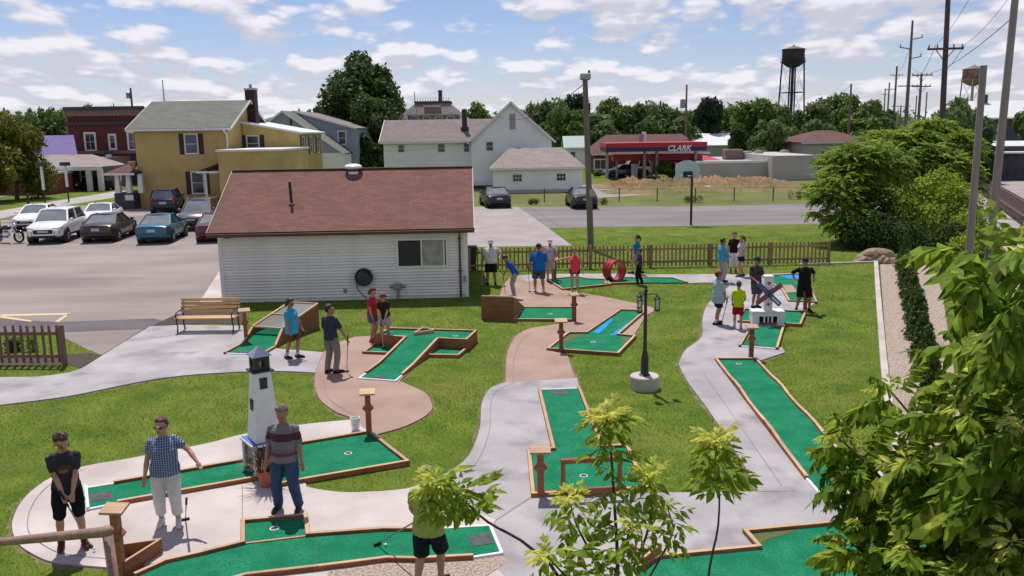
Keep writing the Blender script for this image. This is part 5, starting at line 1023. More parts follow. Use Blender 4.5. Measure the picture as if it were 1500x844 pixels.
for i, dx in enumerate((-1.0, 1.0)): wire(P1 + Vector((dx, -.2, .2)), At(1350, 109, 112) + Vector((dx, 0, 0)), 1.0, ('wire between the crossarm pole and the double-crossarm pole', 'outer wire between the crossarm pole and the double-crossarm pole')[i], .02)
wire(At(1337, 56, 135), At(1314, 104, 200), 1.5, 'upper wire between the tall thin transmission poles', .03); wire(At(1247, 124, 128), At(1158, 165, 128), 1.2, 'pale service wire from the bare brown pole into the trees', .025)
wire(At(300, 178, 92), At(560, 186, 95), .5, 'wire crossing in front of the grey gabled hall', .02); wire(At(510, 218, 90), At(700, 205, 88), .6, 'wire running along the roof of the white house', .018)

# ---------------------------------------------------------------- basketball hoop, chain-link fence, street posts
b = G(1012, 330); bb = thing('basketball_hoop', 'basketball hoop on a black post at the edge of the back car park', 'basketball hoop', b)
zt = At(1010, 252, b.y).z; MB().tube([(0, 0, 0), (0, 0, zt - .3), (-.05, .25, zt)], [.075, .075, .06], 10).build('post', M['black_iron'], bb)
pts = [(-.72, -.5), (.72, -.5), (.76, .1), (.55, .45), (.2, .6), (-.2, .6), (-.55, .45), (-.76, .1)]; yb = .30; cz = zt + .1
MB().add([(x - .22, yb, cz + z) for x, z in pts] + [(x - .22, yb + .04, cz + z) for x, z in pts], [tuple(range(8)), tuple(reversed(range(8, 16)))] + [(i, (i + 1) % 8, 8 + (i + 1) % 8, 8 + i) for i in range(8)]).build('backboard', mat('pale_blue_board', (.50, .60, .66), rough=.5), bb)
MB().box(-.50, .10, yb - .012, yb - .004, cz - .45, cz - .08).build('target_panel', M['navy'], bb)
MB().rings([[Vector((-.1 + (.225 + .012 * math.cos(ph)) * math.cos(a), yb - .3 + (.225 + .012 * math.cos(ph)) * math.sin(a), cz - .33 + .012 * math.sin(ph))) for ph in (0, 2.1, 4.2)] for a in np.linspace(0, 2 * PI, 19)[:-1]], closed=True).build('rim', M['grey_metal'], bb); MB().bar((-.1, yb - .08, cz - .33), (-.1, yb, cz - .33), .05, .05).build('rim_bracket', M['grey_metal'], bb)
M['chain'] = mat('chain_link', (.25, .25, .25), rough=.6); _nt = M['chain'].node_tree; _t = _nt.nodes.new('ShaderNodeBsdfTransparent'); _mx = _nt.nodes.new('ShaderNodeMixShader'); _mx.inputs[0].default_value = .10
_nt.links.new(_t.outputs[0], _mx.inputs[1]); _nt.links.new(_nt.nodes['Principled BSDF'].outputs[0], _mx.inputs[2]); _nt.links.new(_mx.outputs[0], _nt.nodes['Material Output'].inputs[0])
p0, p1 = G(690, 297), G(1190, 294); cf = thing('chain_link_fence', 'sagging chain-link fence along the back car park', 'fence', p0)
n = 9; post = None
for i in range(n + 1): p = p0.lerp(p1, i / n); MB().tube([p, p + Z * 1.15], .045, 6).build('post', M['pole_dark'], cf, world=True)
MB().tube([p0 + Z * 1.1, p1 + Z * 1.1], .02, 4).build('top_wire', M['grey_metal'], cf, world=True); MB().sheet([p0, p1, p1 + Z * 1.1, p0 + Z * 1.1]).build('fence_mesh', M['chain'], cf, world=True)
for lab, px, pt, pb, m1 in (('white capped street sign post by the kerb', 67, 244, 303, 'paint_white'), ('short black bollard post near the parked cars', 42, 286, 300, 'black_iron'), ('grey street sign post beside the porch columns', 101, 243, 296, 'paint_white')):
    b = G(px, pb); o = thing('street_post', lab, 'post', b); z = At(px, pt, b.y).z; MB().box(-.09, .09, -.09, .09, z * .42 if m1 == 'paint_white' else 0, z).build('upper_post', M[m1], o)
    if m1 == 'paint_white': MB().tube([(0, 0, 0), (0, 0, z * .42)], .07, 6).build('lower_post', M['black_iron'], o); MB().box(-.45, .45, -.12, .12, z, z + .35).build('cap', M['dark_barn'], o)
    else: MB().ball((0, 0, z), .12).build('cap', M['black_iron'], o)
wb_ = G(10, 360); cab = thing('utility_cabinet', 'dark brown cabinet at the picture edge behind the motorcycle', 'cabinet', wb_ + Vector((-1.75, 2.2, 0))); MB().box(-1.2, .0, -.4, .4, 0, 2.4).build('body', M['fence_brown'], cab); MB().box(-1.3, .1, -.5, .5, 2.4, 2.55).build('lid', M['stucco'], cab); MB().box(-1.0, -.1, -.43, -.402, 1.1, 1.6).build('panel', M['stucco'], cab)
# dirt heaps on the open ground, as one rough ridge
M['dirt_grass'] = mat('grassy_dirt', (.10, .11, .025), (.22, .16, .065), scale=.5, rough=1, coord='World', bump=1, bscale=3, c3=(.26, .17, .09), s3=.2)
def ridge(name, label, x0, x1, y0, y1, hgt, m, seed, cells=90):
    nx, ny = cells, 14; r2 = np.random.default_rng(seed); V = []; ph = r2.uniform(0, 6.28, 12); fr = r2.uniform(.8, 9, 12)
    for i in range(nx + 1):
        for j in range(ny + 1):
            x = x0 + (x1 - x0) * i / nx; y = y0 + (y1 - y0) * j / ny; e = math.sin(PI * j / ny) ** .6 * min(1, 6 * min(i, nx - i) / nx); nz = sum(math.sin(fr[k] * x * .6 + ph[k] + j * .25 * fr[(k + 3) % 12]) for k in range(12)) / 12
            V.append((x + r2.uniform(-.1, .1), y, -.05 + e * hgt * max(.15, .75 + 1.1 * nz) + e * hgt * r2.uniform(-.28, .28)))
    idx = np.array([(i * (ny + 1) + j, (i + 1) * (ny + 1) + j, (i + 1) * (ny + 1) + j + 1, i * (ny + 1) + j + 1) for i in range(nx) for j in range(ny)]); o = fast_mesh(name, V, 4, m, idx=idx); tag(o, label, 'dirt'); o['kind'] = 'structure'
ridge('dirt_mound', 'rough ochre dirt heap in front of the petrol station', X(864, 90), X(1185, 90), 88, 94, .85, M['dirt'], 3, 200)
ridge('dirt_mound', 'lower grassy dirt bank along the open field', X(870, 84), X(1200, 84), 80, 87, .45, M['dirt_grass'], 5, 160)
fo = struct(MB().sheet([(X(690, 70), 67.5, .003), (X(1240, 70), 67.5, .003), (X(1260, 99), 99, .003), (X(690, 99), 99, .003)]).build('field', M['field']))
sb_ = thing('paving_slab', 'white slab lying on the grass of the open field', 'slab', G(1031, 275)); MB().box(-.7, .7, -.3, .3, .03, .16).build('slab', M['paint_white'], sb_, bevel=.02)
# railway
vp = ray(1305, 182); tdir = Vector((vp.x, vp.y, 0)).normalized(); tn = Vector((-tdir.y, tdir.x, 0))
r0 = G(1500, 303); r1 = G(1500, 320); gauge = abs((r1 - r0).dot(tn)); M['steel'] = mat('rusty_rail', (.16, .09, .07), (.22, .13, .10), scale=5, rough=.55, metal=.4); M['tie'] = mat('dark_sleeper', (.075, .055, .05), (.12, .09, .08), scale=5, rough=.95)
mid_ = (r0 + r1) / 2; trk = thing('railway_track', 'single rusty railway track crossing the gravel yard', 'railway track', mid_)
for s in (-.72, .72):
    a, b = mid_ + tn * s - tdir * 22, mid_ + tn * s + tdir * 180; MB().bar(a + Z * .22, b + Z * .22, .07, .14).build('rail', M['steel'], trk, world=True)
tie = None
for i in range(150):
    c = mid_ + tdir * (-20 + i * .62)
    if tie is None: tie = MB().box(-.12, .12, -1.25, 1.25, 0, .14).build('sleeper', M['tie'], trk); 
    else: tie = link('sleeper', tie.data, trk)
    tie.matrix_basis = wm(trk).inverted() @ (Matrix.Translation(c) @ Matrix.Rotation(math.atan2(tdir.y, tdir.x) + random.uniform(-.02, .02), 4, 'Z'))
# ---------------------------------------------------------------- vehicles
M['tyre'] = mat('tyre_rubber', (.014, .014, .015), rough=.85); M['rim'] = mat('alloy_rim', (.42, .42, .43), rough=.35, metal=.8); M['chrome'] = mat('chrome', (.65, .65, .66), rough=.12, metal=1.0)
M['car_glass'] = mat('tinted_car_glass', (.02, .023, .028), rough=.05, spec=.9); M['windshield'] = mat('windshield_glass', (.16, .17, .18), (.26, .265, .27), scale=1.4, rough=.06, spec=1.0)  # windshield: reflected sky is put into its paler base colour
M['tail_red'] = mat('red_tail_lamp', (.30, .012, .015), rough=.15, spec=.7); M['head_lamp'] = mat('clear_head_lamp', (.55, .56, .58), rough=.1, spec=.8); M['plate'] = mat('licence_plate', (.52, .53, .55), (.40, .42, .46), scale=30, rough=.5); M['bumper_black'] = mat('black_plastic', (.018, .018, .02), rough=.6)
MATTE = {}
def paint(name, c):
    m = mat(name, c, rough=.28, spec=.5, coat=.45, metal=0.0 if min(c) > .5 else .15); MATTE[m.name] = mat('matte_' + name, c, rough=.6, spec=.3); return m
def car(label, px, py, yaw, body, kind='sedan', ln=4.6, wd=1.78, ht=1.44, roof_rails=False, group='cars parked in the car park', name='parked_car', loc=None):
    """local +x is the car's front; px,py = the ground point below its centre"""
    p = loc if loc is not None else G(px, py); o = thing(name, label, 'car', p, yaw, group); o.scale = (1.1, 1.1, 1.1); hl, hw = ln / 2, wd / 2
    suv = kind == 'suv'
    zb = .27 if not suv else .35; hood = .92 if not suv else 1.06; belt = .95 if not suv else 1.10; trunk = .98 if not suv else 1.12; nose = .70 if not suv else .86
    # stations: x, top z, half width, bottom z
    st = [(-hl, trunk - .30, hw * .80, zb + .16), (-hl + .06, trunk - .08, hw * .90, zb + .08), (-hl + .25, trunk, hw * .96, zb), (-hl + .9, trunk, hw, zb), (-.3, belt, hw, zb), (.45, belt, hw, zb), (hl - 1.35, hood + .02, hw * .99, zb), (hl - .55, hood - .07, hw * .96, zb), (hl - .16, nose + .03, hw * .88, zb + .03), (hl, nose - .14, hw * .76, zb + .12)]
    rg = []
    for x, zt, w, z0 in st:
        m_ = z0 + (zt - z0) * .45; sec = [(0, z0), (w * .86, z0), (w * .985, z0 + .08), (w, m_), (w * .985, zt - .14), (w * .93, zt - .03), (w * .72, zt + .012), (0, zt + .03)]
        rg.append([Vector((x, y, z)) for y, z in sec] + [Vector((x, -y, z)) for y, z in reversed(sec[1:-1])])
    bo = MB().rings(rg).build('body', body, o, smooth_=True, auto=38)
    # cabin
    if suv: wb, wt_, rt, rb = hl - 1.35, hl - 2.05, -hl + .42, -hl + .14
    elif kind == 'hatch': wb, wt_, rt, rb = hl - 1.2, hl - 1.95, -hl + .75, -hl + .22
    elif kind == 'coupe': wb, wt_, rt, rb = hl - 1.55, hl - 2.25, -hl + 1.55, -hl + .75
    else: wb, wt_, rt, rb = hl - 1.42, hl - 2.15, -hl + 1.5, -hl + .72
    wl, wu = hw * .90, hw * .70; zl = belt - .03
    lo = [Vector((rb, -wl, zl + .02)), Vector((wb, -wl, zl - .02)), Vector((wb, wl, zl - .02)), Vector((rb, wl, zl + .02))]; hi_ = [Vector((rt, -wu, ht - .03)), Vector((wt_, -wu, ht - .03)), Vector((wt_, wu, ht - .03)), Vector((rt, wu, ht - .03))]
    def pane(nm, q, m_, ins=.05):
        c = sum(q, Vector()) / 4; n = (q[1] - q[0]).cross(q[3] - q[0]).normalized(); q = [p_ + (c - p_).normalized() * ins for p_ in q]
        if n.dot(c - Vector((0, 0, .9))) < 0: n = -n
        return MB().hexa([p_ - n * .03 for p_ in q], [p_ + n * .006 for p_ in q]).build(nm, m_, o)
    MB().hexa([p_ + (Vector((0, 0, .9)) - p_) * .05 for p_ in lo], [p_ + (Vector((0, 0, .9)) - p_) * .05 for p_ in hi_]).build('cabin_shell', M['bumper_black'], o)
    pane('windshield', [lo[2], lo[1], hi_[1], hi_[2]], M['windshield'], .04); pane('rear_window', [lo[0], lo[3], hi_[3], hi_[0]], M['windshield'], .06)
    for s in (1, -1):
        a, b, c, d = (lo[0], lo[1], hi_[1], hi_[0]) if s == -1 else (lo[3], lo[2], hi_[2], hi_[3])
        for t0_, t1_ in ((.06, .47), (.53, .97)): pane('side_window', [a.lerp(b, t0_), a.lerp(b, t1_), d.lerp(c, t1_), d.lerp(c, t0_)], M['car_glass'], .035)
        for t in (0, .5, 1): MB().bar(a.lerp(b, t), d.lerp(c, t), .09, .06).build('pillar', MATTE[body.name], o)
        MB().bar(d, c, .08, .06).build('roof_edge', MATTE[body.name], o)
        if roof_rails: MB().tube([d + Vector((.25, 0, .06)), d + Vector((.35, 0, .11)), c + Vector((-.2, 0, .11)), c + Vector((-.1, 0, .06))], .02, 6).build('roof_rail', M['chrome'], o)
    rr = [[Vector((x, y * w, z)) for y, z in ((-1, -.05), (-.9, .0), (-.5, .035), (0, .045), (.5, .035), (.9, 0), (1, -.05), (0, -.06))] for x, w in ((rt - .03, wu * .94), (rt + .1, wu), ((rt + wt_) / 2, wu * 1.02), (wt_ - .05, wu), (wt_ + .03, wu * .94))]
    for k, r_ in enumerate(rr): rr[k] = [p_ + Vector((0, 0, ht - .035 + (.0, .01, .02, .01, 0)[k])) for p_ in r_]
    MB().rings(rr).build('roof', body, o, smooth_=True, auto=40)
    # wheels
    wr = .325 if not suv else .37; ax = (hl - .86, -hl + .88)
    for x in ax:
        for s in (1, -1):
            yo = s * (hw + .004); MB().rings([[Vector((x + r_ * math.cos(2 * PI * k / 20), yo + dy * s, wr + r_ * math.sin(2 * PI * k / 20))) for k in range(20)] for r_, dy in ((wr + .07, -.30), (wr + .07, .0), (wr + .01, .004), (wr + .01, -.30))]).build('wheel_arch', M['bumper_black'], o)
            ty = MB().rings([[Vector((x + r_ * math.cos(2 * PI * k / 22), yo + dy * s, wr + r_ * math.sin(2 * PI * k / 22))) for k in range(22)] for r_, dy in ((wr * .62, -.18), (wr - .03, -.2), (wr, -.17), (wr, -.01), (wr - .03, .02), (wr * .64, .016))]).build('wheel', M['tyre'], o, smooth_=True, auto=40)
            rm = MB(); rm.tube([(x, yo - .1 * s, wr), (x, yo + .006 * s, wr)], wr * .60, 18); rm.build('rim', M['rim'], ty)
            for k in range(5): a = k * 2 * PI / 5; MB().bar((x + .05 * math.cos(a), yo + .012 * s, wr + .05 * math.sin(a)), (x + wr * .55 * math.cos(a), yo + .012 * s, wr + wr * .55 * math.sin(a)), .05, .03, up=(0, 1, 0)).build('spoke', M['chrome'], ty)
    # lamps, bumpers, plates, mirrors, trim
    for s in (1, -1):
        MB().hexa([(hl - .24, s * hw * .55, nose - .12), (hl - .30, s * hw * .90, nose - .08), (hl - .42, s * hw * .945, nose - .02), (hl - .2, s * hw * .58, nose - .02)], [(hl - .06, s * hw * .50, nose - .02), (hl - .16, s * hw * .90, nose + .01), (hl - .55, s * hw * .965, nose + .09), (hl - .28, s * hw * .55, nose + .06)]).build('headlight', M['head_lamp'], o)
        if suv: MB().box(-hl + .02, -hl + .16, s * hw * .80 - .09, s * hw * .80 + .09, trunk - .38, trunk + .06).build('taillight', M['tail_red'], o, bevel=.03)
        else: MB().hexa([(-hl + .01, s * hw * .42, trunk - .30), (-hl + .01, s * hw * .84, trunk - .30), (-hl + .22, s * hw * .945, trunk - .28), (-hl + .22, s * hw * .5, trunk - .28)], [(-hl + .045, s * hw * .42, trunk - .12), (-hl + .045, s * hw * .86, trunk - .12), (-hl + .28, s * hw * .955, trunk - .12), (-hl + .28, s * hw * .5, trunk - .12)]).build('taillight', M['tail_red'], o)
        MB().ball((wb - .12, s * (wl + .16), zl + .09), (.07, .11, .075), 10, 7).build('mirror', body, o, smooth_=True)
        for x in (-.35, .55): MB().box(x - .09, x + .09, s * (hw - .005) - .012, s * (hw - .005) + .012, belt - .17, belt - .14).build('door_handle', body, o)
        MB().box(-hl + .5, hl - .6, s * (hw * .985) - .01, s * (hw * .985) + .01, zb + .02, zb + .10).build('sill', M['bumper_black'], o)
    MB().box(hl - .12, hl + .014, -hw * .50, hw * .50, zb + .20, zb + (.36 if not suv else .42)).build('grille', M['bumper_black'], o); MB().box(hl - .03, hl + .025, -.26, .26, zb + .27, zb + .38).build('plate', M['plate'], o)
    MB().box(hl - .12, hl + .008, -hw * .66, hw * .66, zb + .03, zb + .10).build('air_dam', M['bumper_black'], o)
    MB().box(hl - .2, hl + .002, -hw * .42, hw * .42, nose - .135, nose - .09).build('upper_grille', M['bumper_black'], o)
    for s in (1, -1): MB().hexa([(hl - .14, s * hw * .58, zb + .16), (hl - .2, s * hw * .84, zb + .2), (hl - .2, s * hw * .84, zb + .32), (hl - .14, s * hw * .58, zb + .34)], [(hl + .012, s * hw * .58, zb + .16), (hl - .085, s * hw * .84, zb + .2), (hl - .085, s * hw * .84, zb + .32), (hl + .012, s * hw * .58, zb + .34)]).build('fog_lamp', M['bumper_black'], o)
    if not suv: MB().box(-hl - .008, -hl + .03, -.2, .2, trunk - .34, trunk - .2).build('plate', M['plate'], o)
    else: MB().box(-hl - .008, -hl + .05, -.24, .24, trunk - .40, trunk - .24).build('plate', M['plate'], o)
    MB().box(-hl - .03, -hl + .2, -hw * .82, hw * .82, zb + .10, zb + .28).build('rear_bumper', body, o, bevel=.05, seg=2)
    MB().box(-hl + .3, hl - .3, -hw * .8, hw * .8, zb - .06, zb + .02).build('underbody', M['bumper_black'], o)
    for x in (-.35, .42): MB().box(x - .004, x + .004, -hw - .001, -hw + .004, zb + .12, belt - .06).build('door_gap', M['bumper_black'], o)
    return o
pw = paint('white_car_paint', (.80, .80, .80)); psil = paint('pearl_white_paint', (.76, .76, .75)); pm = paint('dark_plum_paint', (.028, .015, .020)); pteal = paint('teal_car_paint', (.005, .105, .155)); pnavy = paint('navy_car_paint', (.012, .013, .035)); pgrey = paint('brown_grey_paint', (.10, .075, .075)); pred = paint('maroon_car_paint', (.10, .008, .014)); pblk = paint('black_car_paint', (.010, .011, .014))
YW = lambda d: R(d)
car('white compact SUV parked nose-out in the front row', 86, 351, R(-80), psil, 'suv', 4.5, 1.86, 1.68)
car('white sedan half hidden behind the white SUV', 58, 333, R(-80), pw, 'sedan', 4.6, 1.76, 1.42)
car('white coupe behind the dark plum sedan', 150, 330, R(-79), pw, 'coupe', 4.5, 1.74, 1.38)
car('dark plum sedan with its tail towards the course', 163, 349, R(97), pm, 'sedan', 4.65, 1.76, 1.40)
car('teal sedan with its tail towards the course', 240, 351, R(97), pteal, 'sedan', 4.45, 1.72, 1.42)
car('navy SUV backed up against the ochre house', 247, 310, R(103), pnavy, 'suv', 4.6, 1.86, 1.70)
car('brown-grey SUV with roof rails, sun glinting off its windscreen', 295, 333, R(-84), pgrey, 'suv', 4.6, 1.84, 1.70, True)
car('maroon sedan half hidden by the shed corner', 322, 349, R(99), pred, 'sedan', 4.5, 1.76, 1.42)
car('black sedan parked on the pale drive behind the shed', 725, 302, R(100), pblk, 'sedan', 4.6, 1.8, 1.44, group='cars in the back car park')
car('black sedan parked behind the floodlight pole', 851, 303, R(94), pblk, 'sedan', 4.6, 1.8, 1.44, group='cars in the back car park')
car('grey-green car under the petrol station canopy', 0, 0, R(190), paint('grey_green_paint', (.10, .14, .14)), 'sedan', 4.6, 1.76, 1.42, group='cars at the petrol station', loc=Vector((X(912, 111), 111, 0)))
car('white van at the petrol pumps', 0, 0, R(185), pw, 'suv', 4.6, 1.86, 1.9, group='cars at the petrol station', loc=Vector((X(926, 113), 113, 0)))
car('dark car parked under the grey porch', 0, 0, R(170), pblk, 'sedan', 4.5, 1.76, 1.42, group='cars by the porch', loc=Vector((X(137, 99.5), 99.5, 0)))
# motorcycle
mp_ = G(9, 356); mc = thing('motorcycle', 'chromed touring motorcycle parked at the edge of the car park', 'motorcycle', mp_, R(-12)); mc.scale = (1.12, 1.12, 1.12)
for x, nm in ((.82, 'front'), (-.72, 'rear')):
    w_ = MB().rings([[Vector((x + (.27 + .05 * math.cos(ph)) * math.cos(a), .06 * math.sin(ph), .33 + (.27 + .05 * math.cos(ph)) * math.sin(a))) for ph in np.linspace(0, 2 * PI, 9)[:-1]] for a in np.linspace(0, 2 * PI, 25)[:-1]], closed=True).build('wheel', M['tyre'], mc, smooth_=True)
    MB().tube([(x, -.07, .33), (x, .07, .33)], .1, 12).build('hub', M['chrome'], w_)
    for k in range(8): MB().tube([(x, 0, .33), (x + .26 * math.cos(k * PI / 4), 0, .33 + .26 * math.sin(k * PI / 4))], .008, 4).build('spoke', M['chrome'], w_)
for s in (-1, 1): MB().tube([(.82, s * .09, .33), (.48, s * .09, .98)], .026, 8).build('fork', M['chrome'], mc); MB().tube([(-.72, s * .1, .33), (-.3, s * .1, .42), (.1, s * .1, .40)], .03, 6).build('swing_arm', M['chrome'], mc)
MB().ball((.12, 0, .80), (.30, .15, .13), 12, 8).build('fuel_tank', pblk, mc, smooth_=True); MB().ball((-.38, 0, .72), (.36, .16, .08), 12, 8).build('seat', M['tyre'], mc, smooth_=True); MB().ball((.05, 0, .45), (.26, .17, .2), 12, 8).build('engine', M['chrome'], mc, smooth_=True)
for s in (-1, 1): MB().tube([(.15, s * .16, .4), (.0, s * .2, .26), (-.9, s * .22, .28)], [.035, .04, .05], 8).build('exhaust', M['chrome'], mc); MB().box(-.95, -.45, s * .28 - .1, s * .28 + .1, .45, .72).build('saddlebag', pblk, mc, bevel=.05, seg=2)
MB().tube([(.30, -.42, 1.08), (.46, -.3, 1.10), (.5, 0, 1.02), (.46, .3, 1.10), (.30, .42, 1.08)], .018, 6).build('handlebar', M['chrome'], mc); MB().ball((.62, 0, .92), .1).build('headlamp', M['chrome'], mc, smooth_=True); MB().hexa([(.55, -.2, 1.02), (.6, -.2, 1.02), (.6, .2, 1.02), (.55, .2, 1.02)], [(.42, -.16, 1.42), (.44, -.16, 1.42), (.44, .16, 1.42), (.42, .16, 1.42)]).build('windscreen', M['lantern_glass'], mc)
MB().rings([[Vector((.82 + r_ * math.cos(a), y, .33 + r_ * math.sin(a))) for r_, y in ((.34, -.07), (.37, 0), (.34, .07))] for a in np.linspace(.4, 2.4, 9)], cap=False).build('mudguard', pblk, mc, smooth_=True); MB().rings([[Vector((-.72 + r_ * math.cos(a), y, .33 + r_ * math.sin(a))) for r_, y in ((.35, -.08), (.38, 0), (.35, .08))] for a in np.linspace(.8, 3.2, 9)], cap=False).build('mudguard', pblk, mc, smooth_=True)
# ---------------------------------------------------------------- people
M['skin'] = mat('fair_skin', (.42, .21, .145), (.47, .25, .18), scale=9, rough=.55, spec=.35); M['skin_tan'] = mat('tanned_skin', (.32, .15, .095), (.37, .18, .12), scale=9, rough=.55, spec=.35); M['skin_dark'] = mat('dark_skin', (.10, .05, .035), (.13, .065, .045), scale=9, rough=.55)
M['lens'] = mat('dark_lens', (.008, .008, .01), rough=.1, spec=.8); M['eye'] = mat('eye_dark', (.05, .03, .025), rough=.3); M['lip'] = mat('lip', (.30, .09, .075), rough=.5)
M['hair_brown'] = mat('brown_hair', (.045, .022, .014), (.075, .04, .024), scale=30, rough=.6, stretch=(1, 1, .2)); M['hair_black'] = mat('black_hair', (.008, .007, .008), (.02, .017, .017), scale=30, rough=.5); M['hair_red'] = mat('auburn_hair', (.14, .045, .018), (.20, .07, .03), scale=30, rough=.6); M['hair_auburn'] = mat('dark_auburn_hair', (.07, .022, .014), (.11, .04, .025), scale=30, rough=.6); M['hair_grey'] = mat('greying_brown_hair', (.12, .085, .065), (.20, .15, .12), scale=40, rough=.7)
def cloth(name, c, c2=None): return mat(name, c, c2 or tuple(x * .82 for x in c), scale=7, rough=.9, spec=.15, bump=.25, bscale=20)
def striped(name, bands, z0, pitch):
    """knit with horizontal bands: colours cycling up the body"""
    m = bpy.data.materials.new(name); m.use_nodes = True; nt = m.node_tree; b = nt.nodes['Principled BSDF']; b.inputs['Roughness'].default_value = .9; tc_ = nt.nodes.new('ShaderNodeTexCoord'); s = nt.nodes.new('ShaderNodeSeparateXYZ'); nt.links.new(tc_.outputs['Object'], s.inputs[0])
    mm = nt.nodes.new('ShaderNodeMapRange'); mm.inputs[1].default_value = z0; mm.inputs[2].default_value = z0 + pitch; nt.links.new(s.outputs[2], mm.inputs[0]); cr = nt.nodes.new('ShaderNodeValToRGB'); cr.color_ramp.interpolation = 'CONSTANT'; nt.links.new(mm.outputs[0], cr.inputs[0]); n = len(bands)
    cr.color_ramp.elements[0].position = 0; cr.color_ramp.elements[0].color = (*bands[0], 1); cr.color_ramp.elements[1].position = 1 / n; cr.color_ramp.elements[1].color = (*bands[1], 1)
    for i in range(2, n): e = cr.color_ramp.elements.new(i / n); e.color = (*bands[i], 1)
    nt.links.new(cr.outputs[0], b.inputs['Base Color']); return m
def plaid(name, c1, c2, c3, k=14):
    m = bpy.data.materials.new(name); m.use_nodes = True; nt = m.node_tree; b = nt.nodes['Principled BSDF']; b.inputs['Roughness'].default_value = .9; tc_ = nt.nodes.new('ShaderNodeTexCoord'); prev = None
    for ax_, col in (('X', c2), ('Z', c3)):
        w = nt.nodes.new('ShaderNodeTexWave'); w.bands_direction = ax_; w.inputs['Scale'].default_value = k; w.inputs['Distortion'].default_value = .4; nt.links.new(tc_.outputs['Object'], w.inputs[0]); r_ = nt.nodes.new('ShaderNodeMapRange'); r_.inputs[1].default_value = .80; r_.inputs[2].default_value = .95; nt.links.new(w.outputs['Fac'], r_.inputs[0]); mx = nt.nodes.new('ShaderNodeMix'); mx.data_type = 'RGBA'; nt.links.new(r_.outputs[0], mx.inputs[0]); mx.inputs[7].default_value = (*col, 1)
        if prev is None: mx.inputs[6].default_value = (*c1, 1)
        else: nt.links.new(prev, mx.inputs[6])
        prev = mx.outputs[2]
    nt.links.new(prev, b.inputs['Base Color']); return m
REMESH = []      # (object, material): shapes that are grown into one skin in a single pass
folds = bpy.data.textures.new('cloth_folds', 'CLOUDS'); folds.noise_scale = .085
def skin_over(mb, name, mt, parent, voxel, fold=0.0, it=6):
    o = mb.build(name, mt, parent); md = o.modifiers.new('skin', 'REMESH'); md.mode = 'VOXEL'; md.voxel_size = voxel; md.use_smooth_shade = True
    sm = o.modifiers.new('ease', 'SMOOTH'); sm.factor = .5; sm.iterations = it
    if fold: dp = o.modifiers.new('folds', 'DISPLACE'); dp.texture = folds; dp.strength = fold; dp.mid_level = .5; dp.texture_coords = 'LOCAL'
    REMESH.append((o, mt)); return o
def oval(c, u, v, a, b, n=14): return [c + u * (a * math.cos(2 * PI * k / n)) + v * (b * math.sin(2 * PI * k / n)) for k in range(n)]
def limb(mb, pts, rad, n=10):
    pts = [Vector(p) for p in pts]; mb.tube(pts, rad, n)
    mb.ball(pts[0], rad[0] * .99, 8, 6); mb.ball(pts[-1], rad[-1] * .99, 8, 6)
def ik(a, b, l1, l2, pole):
    d = b - a; L = d.length
    if L > (l1 + l2) * .998: d = d.normalized() * (l1 + l2) * .998; b = a + d; L = d.length
    x = (l1 * l1 - l2 * l2 + L * L) / (2 * L); hgt = math.sqrt(max(0, l1 * l1 - x * x)); dn = d.normalized(); p = (pole - dn * pole.dot(dn)); p = p.normalized() if p.length > 1e-5 else Vector((0, 1, 0)); return a + dn * x + p * hgt, b
